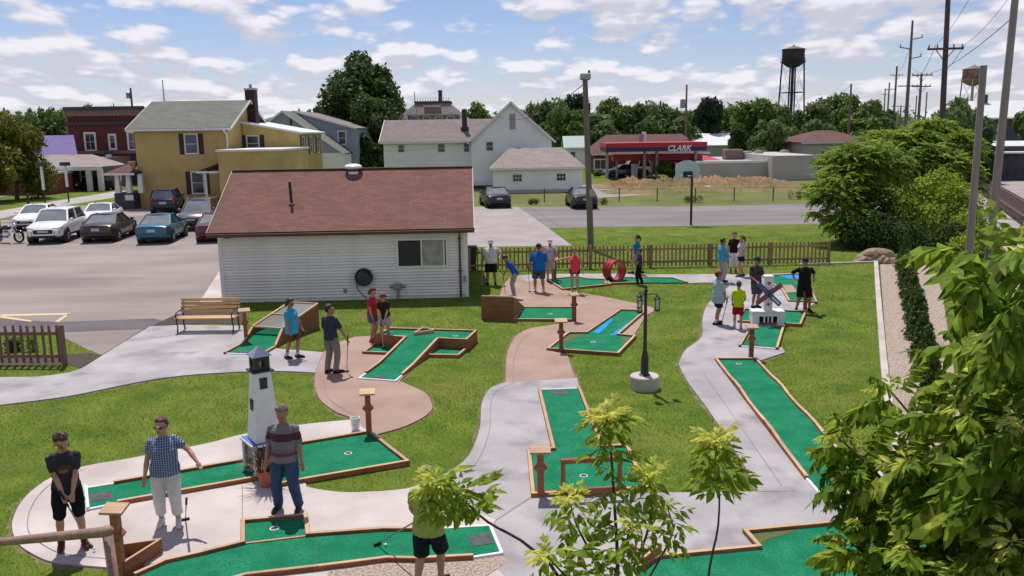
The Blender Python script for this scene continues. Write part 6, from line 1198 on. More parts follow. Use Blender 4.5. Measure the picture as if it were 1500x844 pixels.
def person(label, px, py, hgt, yaw, shirt, legs, hair='hair_brown', skin='skin', lean=0.0, head=(0, 0), rh=None, lh=None, rf=(.10, .02), lf=(-.10, -.02), trousers='shorts', hem=None, girth=1.0, belly=0.0, hairstyle='short', hat=None, shades=False, shoe=(.03, .03, .035), sock=None, sleeve=.62, vox=.012, female=False, twist=0.0, foot_turn=(0.12, -.12), z0=CZ, tank=False, belt=False, grip=False, name='person', print_=None, shirt_len=0.0):
    """a figure in its own space: +y is where it faces, +x its right hand side"""
    p = G(px, py, z0); o = thing(name, label, 'person', p, yaw); s = hgt / 1.75; V_ = Vector; Zv = V_((0, 0, 1))
    rot = lambda v, a: V_((v.x, v.y * math.cos(a) + v.z * math.sin(a), -v.y * math.sin(a) + v.z * math.cos(a)))      # pitch forward by a
    def R_(v): v = rot(v, lean); c, sn = math.cos(twist), math.sin(twist); return V_((v.x * c - v.y * sn, v.x * sn + v.y * c, v.z))
    fr_, fl_ = V_((rf[0], rf[1], 0)) * s, V_((lf[0], lf[1], 0)) * s; hipc = (fr_ + fl_) / 2 + V_((0, -.16 * math.sin(lean) * s, 0)); drop = max(0, ((fr_ - fl_).length - .3 * s)) * .22; pel = V_((hipc.x, hipc.y, .955 * s - drop))
    sp = lambda t, f=0.0, x=0.0: pel + R_(V_((x * s, f * s, t * s)))        # along the spine
    shw = (.168 if not female else .150) * (1 + .45 * (girth - 1)); shR, shL = sp(.425, -.01, shw), sp(.425, -.01, -shw); neck = sp(.50, -.005); hd = neck + R_(V_((0, .022, .148))) * s
    B = MB()
    # legs
    for hx, f_, tn in ((.092, fr_, foot_turn[0]), (-.092, fl_, foot_turn[1])):
        hp_ = pel + V_((hx * s * (1 + .15 * (girth - 1)), 0, -.04 * s)); ank = f_ + V_((0, -.03 * s, .085 * s)); kn, ank = ik(hp_, ank, .435 * s, .42 * s, V_((hx * .6, 1, 0))); g_ = .6 + .4 * girth
        limb(B, [hp_, hp_.lerp(kn, .5), kn], [.082 * s * g_, .074 * s * g_, .055 * s * g_], 10); limb(B, [kn, kn.lerp(ank, .33) - V_((0, .015 * s, 0)), kn.lerp(ank, .7), ank], [.053 * s * g_, .057 * s * g_, .042 * s * g_, .036 * s * g_], 10)
        fd = V_((math.sin(tn), math.cos(tn), 0)); limb(B, [ank - Zv * .03 * s, f_ + fd * .10 * s + Zv * .035 * s], [.038 * s, .032 * s], 8)
        sh_ = MB(); limb(sh_, [f_ - fd * .075 * s + Zv * .045 * s, f_ + fd * .02 * s + Zv * .05 * s, f_ + fd * .135 * s + Zv * .037 * s, f_ + fd * .18 * s + Zv * .03 * s], [.044 * s, .048 * s, .045 * s, .032 * s], 9); limb(sh_, [ank + Zv * .01 * s, ank - Zv * .03 * s], [.046 * s, .046 * s], 9)
        for q, v in enumerate(sh_.v): sh_.v[q] = (v[0], v[1], max(.004, v[2]))
        skin_over(sh_, 'shoe', cloth('shoe_%d' % len(REMESH), shoe), o, .011, it=3)
        if sock: MB().tube([ank - Zv * .02 * s, ank + (kn - ank).normalized() * .10 * s], [.046 * s * g_, .050 * s * g_], 10).build('sock', cloth('sock_%d' % len(REMESH), sock), o, smooth_=True)
        if f_ is fr_: knR, ankR, hpR = kn, ank, hp_
        else: knL, ankL, hpL = kn, ank, hp_
    # torso, neck
    yv = R_(V_((0, 1, 0))); xv = R_(V_((1, 0, 0)))
    tor = [(-.06, .150, .105), (.05, .150, .105), (.17, .140, .10), (.30, .145, .10), (.38, .125, .085), (.44, .085, .065), (.50, .058, .056)]
    B.rings([oval(sp(t, .01), xv, yv, a * s * (.55 + .45 * girth), b * s * (.55 + .45 * girth)) for t, a, b in tor]); limb(B, [sp(.46), neck + R_(V_((0, .01, .07))) * s], [.066 * s, .058 * s], 10)
    # head
    hy, hp2 = head; c1, s1 = math.cos(hy), math.sin(hy)
    def Hd(v): v = V_(v) * s * 1.10; v = rot(v, hp2); v = V_((v.x * c1 - v.y * s1, v.x * s1 + v.y * c1, v.z)); return hd + R_(v) if True else v
    def hball(mb, c, r_, n=12, m=9):
        b0_ = len(mb.v); mb.ball(c, r_, n, m); mb.v[b0_:] = [tuple(Hd(v)) for v in mb.v[b0_:]]
    hball(B, (0, -.008, .03), (.074, .093, .090)); hball(B, (0, .028, -.04), (.058, .066, .072)); hball(B, (0, .065, -.088), (.028, .026, .024)); hball(B, (0, .088, .022), (.045, .02, .02))
    b0_ = len(B.v); B.tube([(0, .092, .02), (0, .112, -.018), (0, .108, -.03)], [.011, .016, .013], 7); B.v[b0_:] = [tuple(Hd(v)) for v in B.v[b0_:]]
    for sx_ in (-1, 1): hball(B, (sx_ * .076, -.005, -.005), (.012, .024, .032), 8, 6)
    # arms and hands
    for sg, sh0, tgt in ((1, shR, rh), (-1, shL, lh)):
        hand = pel + V_(tgt) * s if tgt is not None else sh0 + V_((sg * .06, .06, -.53)) * s
        if tgt is not None: hand = V_((tgt[0], tgt[1], tgt[2])) * s + V_((hipc.x, hipc.y, 0))
        el, wr = ik(sh0, hand, .285 * s, .255 * s, V_((sg * .55, -.8, -.25)))
        g2 = .75 + .25 * girth; limb(B, [sh0, sh0.lerp(el, .3), sh0.lerp(el, .6), el], [.034 * s, .042 * s * g2, .044 * s * g2, .039 * s * g2], 9); limb(B, [el, el.lerp(wr, .35), wr], [.038 * s * g2, .040 * s * g2, .026 * s], 9)
        fd = (wr - el).normalized(); 
        if grip: fd = (fd + V_((0, .25, -.5))).normalized()
        side = fd.cross(V_((0, 1, .2))).normalized(); pn = side.cross(fd).normalized(); b0_ = len(B.v); pc_ = wr + fd * .045 * s
        B.ball((0, 0, 0), (.040 * s, .017 * s, .052 * s), 9, 7); Mh = Matrix((side, pn, fd)).transposed(); B.v[b0_:] = [tuple(Mh @ V_(v) + pc_) for v in B.v[b0_:]]
        cl = .9 if grip else .35
        for q, (off, ln) in enumerate(((-.027, .070), (-.009, .080), (.009, .076), (.027, .060))):
            k0 = wr + fd * .085 * s + side * off * s; k1 = k0 + (fd * math.cos(cl * .5) + pn * math.sin(cl * .5)) * ln * .5 * s; k2 = k1 + (fd * math.cos(cl * 1.6) + pn * math.sin(cl * 1.6)) * ln * .5 * s; limb(B, [k0, k1, k2], [.0095 * s, .009 * s, .0075 * s], 6)
        k0 = wr + fd * .03 * s + side * (-sg * .034) * s; k1 = k0 + (fd * .75 + side * (-sg * .6) + pn * .25).normalized() * .035 * s; limb(B, [k0, k1, k1 + (fd + pn * .4).normalized() * .03 * s], [.012 * s, .011 * s, .009 * s], 6)
        if sg == 1: elR, wrR, shRR = el, wr + fd * .08 * s, sh0
        else: elL, wrL, shLL = el, wr + fd * .08 * s, sh0
    body = skin_over(B, 'body', M[skin], o, vox, it=3)
    # shirt
    S_ = MB(); gi = (.5 + .5 * girth); low = -.10 - shirt_len
    tr = [(low, .188, .150), (.0, .182, .144), (.10, .166, .13), (.20, .164, .128), (.30, .172, .13), (.38, .178, .122), (.430, .148, .10), (.465, .110, .085), (.500, .074, .070)]
    bel = {0: .5, 1: .9, 2: 1.0, 3: .8, 4: .4}
    rgs = []
    for k, (t, a, b) in enumerate(tr):
        if tank and k >= 6: a *= .78
        bust = .03 if female and k == 4 else 0
        rgs.append(oval(sp(t, .012 + belly * bel.get(k, 0) * .45 + bust * .5), xv, yv, (a * gi + belly * bel.get(k, 0) * .35) * s * (.95 if female and k in (2,) else 1), (b * gi + belly * bel.get(k, 0) * .6 + bust) * s, 18))
    S_.rings(rgs)
    if not tank:
        for sg, sh0, el in ((1, shRR, elR), (-1, shLL, elL)):
            e_ = sh0.lerp(el, sleeve); limb(S_, [sh0 - xv * (sg * .03 * s), sh0, sh0.lerp(e_, .5), e_], [.052 * s * gi, .057 * s * gi, .061 * s * gi, .061 * s * gi], 11)
    skin_over(S_, 'shirt', shirt, o, vox, .034, 3)
    # trousers or shorts
    T_ = MB(); g3 = .5 + .5 * girth
    T_.rings([oval(pel + R_(V_((0, (.01 + belly * .25) * s, t * s))), xv, yv, a * g3 * s, b * g3 * s, 16) for t, a, b in ((.06, .140, .105), (.01, .160, .120), (-.06, .174, .13), (-.13, .15, .11))])
    lg = {'shorts': .86, 'short': .42, 'capri': 1.55, 'long': 2.0}[trousers] if hem is None else hem
    for hp_, kn, ank, tn in ((hpR, knR, ankR, 1), (hpL, knL, ankL, -1)):
        w_ = 1.0 if trousers != 'short' else 1.05
        pts, rr = [hp_ + Zv * .02 * s, hp_.lerp(kn, min(.5, lg * .5))], [.096 * s * g3 * w_, .104 * s * g3 * w_]
        if lg <= 1: pts.append(hp_.lerp(kn, lg)); rr.append(.098 * s * g3 * w_)
        else: pts += [kn, kn.lerp(ank, (lg - 1) * .5), kn.lerp(ank, lg - 1)]; rr += [.080 * s * g3, .076 * s * g3, .068 * s * g3]
        T_.tube(pts, rr, 12); T_.ball(pts[0] - Zv * .03 * s, rr[0] * .9, 9, 7)
    skin_over(T_, 'shorts' if lg <= 1 else 'trousers', legs, o, vox, .020, 3)
    if belt: T2 = MB(); T2.rings([oval(pel + R_(V_((0, .01 * s, t * s))), xv, yv, .166 * g3 * s, .127 * g3 * s, 18) for t in (.02, .055)]); T2.build('belt', M['tyre'], o)
    # hair
    Hh = MB(); r2 = np.random.default_rng(abs(hash(label)) % 9999 if False else len(label) * 7)
    hball(Hh, (0, -.022, .042), (.084, .096, .094), 20, 14)
    hv = []
    for v in Hh.v: hv.append(v)
    Hh = MB(); Hh.ball((0, 0, 0), 1, 30, 20); out = []
    for v in Hh.v:
        v = V_(v); face = (v.y > .22 and v.z < .58 - .12 * abs(v.x)) or (hairstyle == 'short' and v.y > -.18 and v.z < .10); k = 1 + .06 * math.sin(9 * v.x + 3 * v.z) * math.sin(8 * v.y) + .03 * math.sin(23 * v.x) * math.sin(19 * v.z + 5 * v.y)
        q = V_((v.x * .088 * k, v.y * .106 * k - .018, v.z * (.100 if v.z > 0 else .085) * k + .040))
        q += V_(tuple(r2.normal(size=3) * .0035))
        if face: q = V_((v.x * .058, .0 + v.y * .055, v.z * .058 + .02))
        elif v.z < -.25 and hairstyle == 'short': q = V_((v.x * .079, v.y * .09 - .015, -.02 + (v.z + .25) * .06))
        out.append(tuple(Hd(q)))
    Hh.v = out; hr_ = Hh.build('hair', M[hair], o, smooth_=True)
    if hairstyle in ('bob', 'long'):
        T3 = MB(); zl = -.10 if hairstyle == 'bob' else -.24
        b0_ = 0; T3.rings([[V_((a * math.cos(q), -.03 + b * math.sin(q), z)) for q in np.linspace(PI * .98, PI * 2.02, 12)] + [V_((a * .8 * math.cos(q), -.02 + b * .7 * math.sin(q), z)) for q in np.linspace(PI * 2.02, PI * .98, 12)] for z, a, b in ((.08, .082, .088), (0, .104, .108), (-.06, .108, .104), (zl, .085, .085))]); T3.v = [tuple(Hd(v)) for v in T3.v]; T3.build('hair_back', M[hair], o, smooth_=True)
    if hairstyle == 'tail': T3 = MB(); T3.tube([(0, -.10, .05), (0, -.135, .02), (0, -.13, -.08), (0, -.12, -.16)], [.025, .035, .03, .01], 8); T3.v = [tuple(Hd(v)) for v in T3.v]; T3.build('ponytail', M[hair], o, smooth_=True)
    # face details
    if shades:
        F = MB(); 
        for sx_ in (-1, 1): F.ball((sx_ * .033, .088, .012), (.029, .012, .021), 10, 7); F.tube([(sx_ * .062, .082, .018), (sx_ * .082, .0, .012)], .004, 5)
        F.tube([(-.01, .10, .016), (.01, .10, .016)], .005, 5); F.v = [tuple(Hd(v)) for v in F.v]; F.build('sunglasses', M['lens'], o, smooth_=True)
    else:
        for sx_ in (-1, 1): F = MB(); F.ball((sx_ * .031, .0925, .008), (.013, .006, .007), 8, 6); F.v = [tuple(Hd(v)) for v in F.v]; F.build('eye', M['eye'], o)
    F = MB(); F.ball((0, .092, -.058), (.024, .008, .006), 8, 6); F.v = [tuple(Hd(v)) for v in F.v]; F.build('mouth', M['lip'], o)
    if hat:
        hm = cloth('hat_%d' % len(REMESH), hat); C_ = MB()
        for z, r_ in ((.055, 1.0),): pass
        C_.rings([[V_((.090 * k * math.cos(a), .108 * k * math.sin(a) - .01, z)) for a in np.linspace(0, 2 * PI, 19)[:-1]] for z, k in ((.045, 1.0), (.07, 1.0), (.10, .93), (.125, .75), (.140, .45), (.145, .08))]); C_.v = [tuple(Hd(v)) for v in C_.v]; cp = C_.build('cap', hm, o, smooth_=True)
        C_ = MB(); C_.rings([[V_((.082 * math.sin(a), .085 + y * math.cos(a), z)) for a in np.linspace(-1.4, 1.4, 9)] for y, z in ((.0, .056), (.10, .046), (.10, .040), (.0, .048))], closed=True, cap=False); C_.v = [tuple(Hd(v)) for v in C_.v]; C_.build('peak', hm, cp, smooth_=True)
    if print_: 
        for k, (dx, dz, w_, h_, c_) in enumerate(print_):
            F = MB(); cpt = sp(.30 + dz, .145 * gi + .02, dx); F.rings([oval(cpt + yv * e_, xv, R_(V_((0, 0, 1))), w_ * s, h_ * s, 16) for e_ in (-.02, .006)]); F.build('shirt_print', cloth('print_%d_%d' % (len(REMESH), k), c_), o)
    o['_wrR'] = tuple(wrR); o['_wrL'] = tuple(wrL)
    return o, o.matrix_basis @ wrR, o.matrix_basis @ wrL
M['grip'] = mat('rubber_grip', (.02, .02, .022), rough=.8); M['shaft'] = mat('steel_shaft', (.40, .36, .32), rough=.3, metal=.9)
def putter(label, hand, tip, headc='grip'):
    tip = Vector(tip); d = (hand - tip).normalized(); top = hand + d * .16; o = thing('putter', label, 'putter', tip, 0, 'putters'); im = tip
    MB().tube([Vector((0, 0, .02)) , hand - d * .12 - im], .011, 7).build('shaft', M['shaft'], o); MB().tube([hand - d * .12 - im, top - im], .017, 8).build('grip', M['grip'], o)
    sd_ = Vector((-d.y, d.x, 0)); sd_ = sd_.normalized() if sd_.length > .05 else Vector((1, 0, 0)); MB().bar(-sd_ * .06 + Vector((0, 0, .018)), sd_ * .06 + Vector((0, 0, .018)), .035, .03).build('club_head', M[headc], o)
C = cloth
denim = C('blue_denim', (.028, .055, .12), (.05, .085, .16)); khaki_grey = C('grey_chinos', (.24, .215, .20)); black_c = C('black_cloth', (.012, .012, .014)); navy_c = C('navy_cloth', (.014, .018, .032)); white_c = C('white_cloth', (.66, .65, .63)); brown_c = C('brown_shorts', (.115, .062, .038)); cream_c = C('cream_cloth', (.45, .40, .36)); grey_c = C('charcoal_shorts', (.085, .08, .08))
# near row
p, a, b = person('man in charcoal printed T-shirt and black shorts bending over a putter', 108, 800, 1.84, R(-152), C('charcoal_tee', (.040, .038, .052)), black_c, 'hair_brown', lean=.20, head=(.45, .40), rh=(.02, .24, .74), lh=(-.06, .26, .82), rf=(.15, -.02), lf=(-.14, .05), trousers='shorts', hem=1.02, shades=True, shoe=(.10, .025, .022), vox=.010, grip=True, sock=(.05, .05, .05), print_=[(.0, .0, .085, .075, (.10, .045, .05)), (.01, -.02, .055, .022, (.45, .38, .38)), (.01, -.02, .042, .012, (.10, .045, .05))])
putter('putter held by the man in the printed T-shirt', a, G(133, 801, .03))
p, a, b = person('woman in blue plaid blouse and white capri trousers stretching out one arm', 250, 766, 1.75, R(-165), plaid('blue_plaid', (.022, .038, .11), (.36, .42, .56), (.26, .32, .47), 9), white_c, 'hair_auburn', lean=0, head=(-.35, 0), rh=(.30, .10, .80), lh=(-.50, .24, 1.06), rf=(.13, .0), lf=(-.13, .10), trousers='capri', hem=1.76, girth=1.28, belly=.05, hairstyle='short', shades=True, shoe=(.62, .60, .58), vox=.010, female=True, sleeve=.5)
putter('dark putter leaning behind the woman in plaid', G(273, 735, .62), G(272, 762, .03))
p, a, b = person('man in striped polo shirt and blue jeans looking down', 423, 747, 1.79, R(175), striped('striped_polo', [(.16, .14, .17), (.16, .14, .17), (.13, .035, .06), (.14, .12, .14), (.17, .15, .165), (.16, .13, .15), (.075, .014, .03), (.085, .016, .034), (.16, .14, .165), (.17, .15, .17)], .86, .60), denim, 'hair_grey', 'skin_tan', head=(.0, .38), rh=(.30, .05, .78), lh=(-.29, .06, .80), rf=(.17, .0), lf=(-.17, .02), trousers='long', girth=1.18, belly=.04, shoe=(.05, .035, .03), vox=.010, belt=True, sleeve=.78)
p, a, b = person('person in lime shirt, dark shorts and cap seen from behind under the leaves', 628, 862, 1.72, R(-20), C('lime_tee', (.34, .40, .10)), navy_c, 'hair_grey', head=(.2, .2), rh=(.20, .30, .95), lh=(-.26, .22, .9), rf=(.12, .16), lf=(-.10, -.14), hem=.98, girth=1.25, belly=.05, hat=(.30, .26, .22), shoe=(.03, .025, .025), vox=.010, shirt_len=.04)
putter('putter swung by the person in the lime shirt', b, G(553, 798, .06))
# middle
p, a, b = person('person in sky-blue shirt and brown shorts with dark hair', 425, 524, 1.66, R(-110), C('sky_blue_polo', (.055, .34, .58)), brown_c, 'hair_black', 'skin_tan', head=(0, .35), rh=(.22, .12, .66), lh=(-.16, .26, .85), rf=(.11, -.02), lf=(-.09, .22), hem=.92, girth=1.2, belly=.05, hairstyle='bob', shades=True, shoe=(.03, .026, .026), sock=(.55, .55, .55), vox=.012, shirt_len=.12, sleeve=.75)
p, a, b = person('man in navy polo and grey trousers leaning on a putter', 487, 546, 1.78, R(-25), C('navy_polo', (.035, .045, .07)), khaki_grey, 'hair_black', 'skin_tan', head=(-.95, .0), rh=(.40, .16, .82), lh=(-.26, .15, .85), rf=(.14, .0), lf=(-.10, -.05), trousers='long', girth=1.08, shoe=(.03, .02, .018), vox=.012, belt=True, sleeve=.8, foot_turn=(.6, .0))
putter('putter under the hand of the man in navy', a, G(508, 545, .03))
p, a, b = person('woman in red top and denim shorts standing behind a friend', 547, 501, 1.62, R(-118), C('red_top', (.46, .035, .045)), C('denim_skirt', (.085, .12, .20)), 'hair_brown', head=(.1, .35), lean=.08, rh=(.20, .18, .72), lh=(-.10, .30, .90), hem=.62, trousers='short', girth=1.08, hairstyle='bob', shoe=(.20, .10, .07), vox=.012, female=True)
p, a, b = person('auburn-haired woman in dark brown top and white shorts bending to putt', 565, 504, 1.56, R(178), C('dark_brown_top', (.035, .022, .016)), cream_c, 'hair_red', head=(.0, .75), lean=.32, rh=(.06, .32, .74), lh=(-.04, .33, .80), rf=(.11, 0), lf=(-.11, 0), hem=.66, trousers='short', girth=1.12, hairstyle='bob', shoe=(.035, .04, .04), sock=(.5, .5, .5), vox=.012, female=True, grip=True, z0=.05)
putter('short putter of the auburn-haired woman', a, G(562, 511, .05))
# far group by the fence
p, a, b = person('heavy man in white shirt and black shorts standing by the picket fence', 720, 417, 1.80, R(175), C('white_polo', (.62, .61, .61)), black_c, 'hair_black', 'skin_tan', head=(.05, .1), rh=(.34, .05, .82), lh=(-.36, .12, 1.12), rf=(.15, 0), lf=(-.15, 0), hem=.98, girth=1.45, belly=.08, hat=(.50, .47, .45), shades=True, shoe=(.025, .02, .02), z0=.0, sleeve=.7)
putter('thin putter beside the heavy man in white', a, G(706, 420, .0))
p, a, b = person('bent person in royal-blue shirt and grey trousers lining up a putt', 752, 434, 1.62, R(98), C('royal_blue_tee', (.035, .085, .38)), C('pale_grey_trousers', (.34, .33, .34)), 'hair_brown', 'skin_tan', head=(0, .5), lean=.55, rh=(.04, .46, .80), lh=(-.03, .48, .86), rf=(.07, .0), lf=(-.07, .0), trousers='long', shoe=(.5, .5, .5), grip=True, z0=.10)
putter('putter of the bent person in royal blue', a, G(741, 437, .08))
p, a, b = person('big person in blue shirt and dark shorts with cap and sunglasses', 790, 427, 1.82, R(168), C('bright_blue_tee', (.012, .13, .42)), grey_c, 'hair_black', 'skin_tan', head=(.45, .15), rh=(.36, .10, .85), lh=(-.34, .06, .80), rf=(.16, 0), lf=(-.16, .03), hem=1.0, girth=1.42, belly=.07, hat=(.03, .035, .05), shades=True, shoe=(.50, .50, .50), sock=(.5, .5, .5), shirt_len=.08, sleeve=.85)
putter('slim putter of the big person in blue', a, G(776, 428, .03))
p, a, b = person('man in pink and white shirt and cap behind a score post', 806, 412, 1.70, R(178), C('pink_shirt', (.40, .22, .33), (.60, .52, .56)), cream_c, 'hair_grey', 'skin_tan', head=(0, .2), rh=(.14, .24, 1.0), lh=(-.24, .2, 1.02), hem=.92, girth=1.1, hat=(.55, .48, .48), shoe=(.12, .08, .06))
p, a, b = person('woman in coral tank top and black shorts with one arm out', 842, 429, 1.70, R(172), C('coral_tank', (.70, .06, .09)), black_c, 'hair_red', head=(.1, .15), rh=(.60, .12, 1.30), lh=(-.30, .02, .88), rf=(.11, 0), lf=(-.11, .02), trousers='short', hem=.40, tank=True, female=True, shoe=(.42, .35, .30), shirt_len=.06, hairstyle='tail')
p, a, b = person('woman in teal T-shirt walking along the picket fence', 936, 401, 1.68, R(78), C('teal_tee', (.012, .19, .30)), C('pale_shorts', (.30, .22, .19)), 'hair_black', head=(0, .0), rh=(.10, -.20, .80), lh=(-.14, .48, .98), rf=(.07, -.12), lf=(-.07, .30), trousers='short', hem=.5, female=True, hairstyle='tail', shoe=(.05, .03, .03))
p, a, b = person('child in dark grey top and black trousers in front of the woman in teal', 938, 417, 1.42, R(75), C('slate_tee', (.040, .045, .075)), black_c, 'hair_black', 'skin_tan', head=(0, .3), rh=(.10, .16, .82), lh=(-.1, .2, .9), rf=(.08, -.05), lf=(-.08, .14), trousers='long', shoe=(.05, .05, .055), z0=.02)
p, a, b = person('heavy person in light blue shirt and pale trousers near the fence', 1057, 413, 1.74, R(-70), C('aqua_polo', (.075, .33, .52)), C('stone_trousers', (.42, .38, .35)), 'hair_black', 'skin_tan', head=(0, .1), rh=(.20, .25, 1.0), lh=(-.18, .24, 1.02), trousers='long', girth=1.32, belly=.08, shoe=(.04, .03, .03), shades=True, sleeve=.8)
p, a, b = person('person in black top and white trousers between two friends', 1074, 399, 1.70, R(168), C('black_tee', (.016, .012, .014)), white_c, 'hair_brown', head=(-.2, .1), rh=(.26, .08, .85), lh=(-.26, .1, .85), trousers='capri', hem=1.6, girth=1.12, shoe=(.05, .03, .03), female=True)
p, a, b = person('woman in pale pink top and navy shorts with hand on hip', 1086, 405, 1.68, R(100), C('pale_pink_top', (.55, .43, .44)), navy_c, 'hair_brown', head=(0, .05), rh=(.26, -.04, 1.04), lh=(-.2, .2, 1.0), rf=(.08, -.08), lf=(-.08, .12), hem=.6, trousers='short', girth=1.22, female=True, hairstyle='tail', shoe=(.08, .04, .04))
p, a, b = person('heavy person in pale blue shirt, navy shorts and pink cap', 1048, 475, 1.68, R(-72), C('pale_blue_tee', (.34, .45, .52)), C('dark_navy_shorts', (.012, .014, .028)), 'hair_brown', 'skin_tan', head=(0, .05), rh=(.26, .16, .86), lh=(-.18, .24, .88), rf=(.10, -.05), lf=(-.09, .14), hem=.80, girth=1.4, belly=.09, hat=(.45, .10, .11), shoe=(.02, .018, .018), sock=(.55, .55, .55), shirt_len=.14, sleeve=.85)
putter('slim putter of the heavy person in the pink cap', a, G(1057, 476, .03))
p, a, b = person('boy in neon yellow T-shirt and red shorts seen from behind', 1080, 482, 1.46, R(-12), C('neon_yellow_tee', (.46, .62, .015)), C('dark_red_shorts', (.30, .015, .025)), 'hair_brown', head=(.0, .3), rh=(.18, .24, .95), lh=(-.20, .22, .90), rf=(.12, -.02), lf=(-.10, .05), hem=.92, shoe=(.28, .27, .27), sock=(.5, .5, .5), shirt_len=.04, sleeve=.8)
p, a, b = person('person in camouflage-grey hoodie, grey shorts and cap behind the windmill', 1106, 451, 1.74, R(-160), C('camouflage_grey', (.028, .028, .03), (.10, .075, .068)), grey_c, 'hair_brown', 'skin_tan', head=(0, .25), rh=(.20, .26, .98), lh=(-.22, .22, .90), hem=1.0, girth=1.12, hat=(.045, .04, .035), shoe=(.015, .014, .015), sock=(.5, .5, .5), sleeve=.8)
p, a, b = person('man all in black with hands on hips behind a score post', 1178, 456, 1.80, R(176), C('black_polo', (.012, .010, .011)), C('black_shorts', (.016, .014, .014)), 'hair_black', 'skin_tan', head=(0, .12), rh=(.30, -.02, 1.04), lh=(-.30, -.02, 1.04), rf=(.24, 0), lf=(-.15, .05), hem=1.0, girth=1.2, belly=.03, hat=(.03, .025, .025), shoe=(.03, .018, .016), sleeve=.85)
dg = bpy.context.evaluated_depsgraph_get()
for o, mt in REMESH:
    me = bpy.data.meshes.new_from_object(o.evaluated_get(dg)); me.name = o.name; me.materials.clear(); me.materials.append(mt); me.polygons.foreach_set('use_smooth', [True] * len(me.polygons)); old = o.data; o.modifiers.clear(); o.data = me; bpy.data.meshes.remove(old)
for o in bpy.data.objects:
    for k in ('_wrR', '_wrL'):
        if k in o: del o[k]
for lb, x, y in (('white golf ball lying on the lower golf hole', 565, 800), ('white golf ball on the pale walk by the putting man', 138, 806), ('white golf ball waiting on the tan walk', 512, 549)):
    q = G(x, y, .05); o = MB().ball(q + Vector((0, 0, .022)), .022, 12, 8).build('golf_ball', M['white_metal'], smooth_=True); tag(o, lb, 'golf ball', 'golf balls')
# ---------------------------------------------------------------- vegetation
def leafmat(name, c1, c2, c3, isl=.35, tr=.35, sc=.5): return mat(name, c1, c2, scale=sc, rough=.65, coord='World', spec=.15, island=isl, trans=tr, c3=c3, s3=sc * 2.7, f3=(.5, .75))
M['leaf_dark'] = leafmat('dark_oak_leaf', (.045, .085, .020), (.075, .125, .028), (.030, .062, .016))
M['leaf_mid'] = leafmat('mid_green_leaf', (.10, .165, .034), (.155, .225, .046), (.065, .115, .026))
M['leaf_far'] = leafmat('far_tree_leaf', (.12, .185, .062), (.175, .245, .08), (.08, .13, .05), sc=.12)
M['leaf_blue'] = leafmat('bluish_conifer_leaf', (.028, .055, .030), (.042, .075, .040), (.02, .042, .024))
M['leaf_sumac'] = leafmat('sumac_leaf', (.15, .24, .03), (.30, .38, .05), (.08, .15, .022), .5, .42, .6)
M['leaf_lime'] = leafmat('lime_green_leaf', (.22, .31, .03), (.33, .40, .045), (.14, .22, .026), .35, .4, .5)
M['leaf_olive'] = leafmat('yellowish_street_leaf', (.12, .135, .022), (.18, .185, .03), (.075, .09, .018), .4, .35, .5)
M['leaf_ash'] = leafmat('foreground_leaf', (.19, .285, .030), (.30, .385, .045), (.40, .46, .07), .45, .55, 2.2)
M['leaf_heaven'] = leafmat('tree_of_heaven_leaf', (.115, .205, .019), (.245, .335, .036), (.42, .46, .055), .6, .55, 1.6)
M['leaf_tip'] = leafmat('young_yellow_green_leaf', (.55, .58, .10), (.68, .64, .17), (.45, .52, .08), .3, .55, 2.0)
M['leaf_cedar'] = leafmat('arborvitae_leaf', (.055, .10, .02), (.09, .135, .026), (.035, .068, .016), .35, .2, 2.5)
M['bark'] = mat('grey_brown_bark', (.10, .075, .055), (.16, .125, .095), scale=6, rough=.95, bump=.6, bscale=14, stretch=(2, 2, .4)); M['stem'] = mat('dark_stem', (.055, .04, .028), (.09, .06, .04), scale=9, rough=.8); M['rachis'] = mat('pale_leaf_stalk', (.16, .20, .06), rough=.6)
def leaf_cloud(blobs, n, size, r2, shell=.55, up=.35):
    """leaf-sized rhombs through the volume of overlapping blobs: (centre, radii) list -> (n*4,3)"""
    w = np.array([b[1][0] * b[1][1] * b[1][2] for b in blobs]) ** .75; pick = r2.choice(len(blobs), n, p=w / w.sum()); C = np.array([b[0] for b in blobs])[pick]; RR = np.array([b[1] for b in blobs])[pick]
    d = r2.normal(size=(n, 3)); d /= np.linalg.norm(d, axis=1)[:, None]; rad = shell + (1 - shell) * r2.random(n) ** .6; rad *= 1 + .10 * r2.normal(size=n); P = C + d * RR * rad[:, None]
    nrm = d * .9 + r2.normal(size=(n, 3)) * .7; nrm[:, 2] += up; nrm /= np.linalg.norm(nrm, axis=1)[:, None]
    t = np.cross(nrm, r2.normal(size=(n, 3))); t /= np.linalg.norm(t, axis=1)[:, None]; b = np.cross(nrm, t); s = size * r2.uniform(.6, 1.35, n)[:, None]
    return np.stack([P - t * s, P - b * s * .55 - nrm * s * .12, P + t * s, P + b * s * .55 - nrm * s * .12], axis=1).reshape(-1, 3)
def lumps(rx, rz, zc_, n, r2, lump=.38, flat=1.0):
    """blobs arranged over an ellipsoid: uneven outline, gaps"""
    out = [((0, 0, zc_), (rx * .55, rx * .55, rz * .55))]
    for i in range(n):
        a = r2.uniform(0, 2 * PI); e = math.asin(r2.uniform(-.75, 1)); k = r2.uniform(.55, .92); s = r2.uniform(.7, 1.25) * lump
        out.append(((rx * k * math.cos(e) * math.cos(a), rx * k * math.cos(e) * math.sin(a), zc_ + rz * k * math.sin(e)), (rx * s, rx * s, rz * s * flat)))
    return out
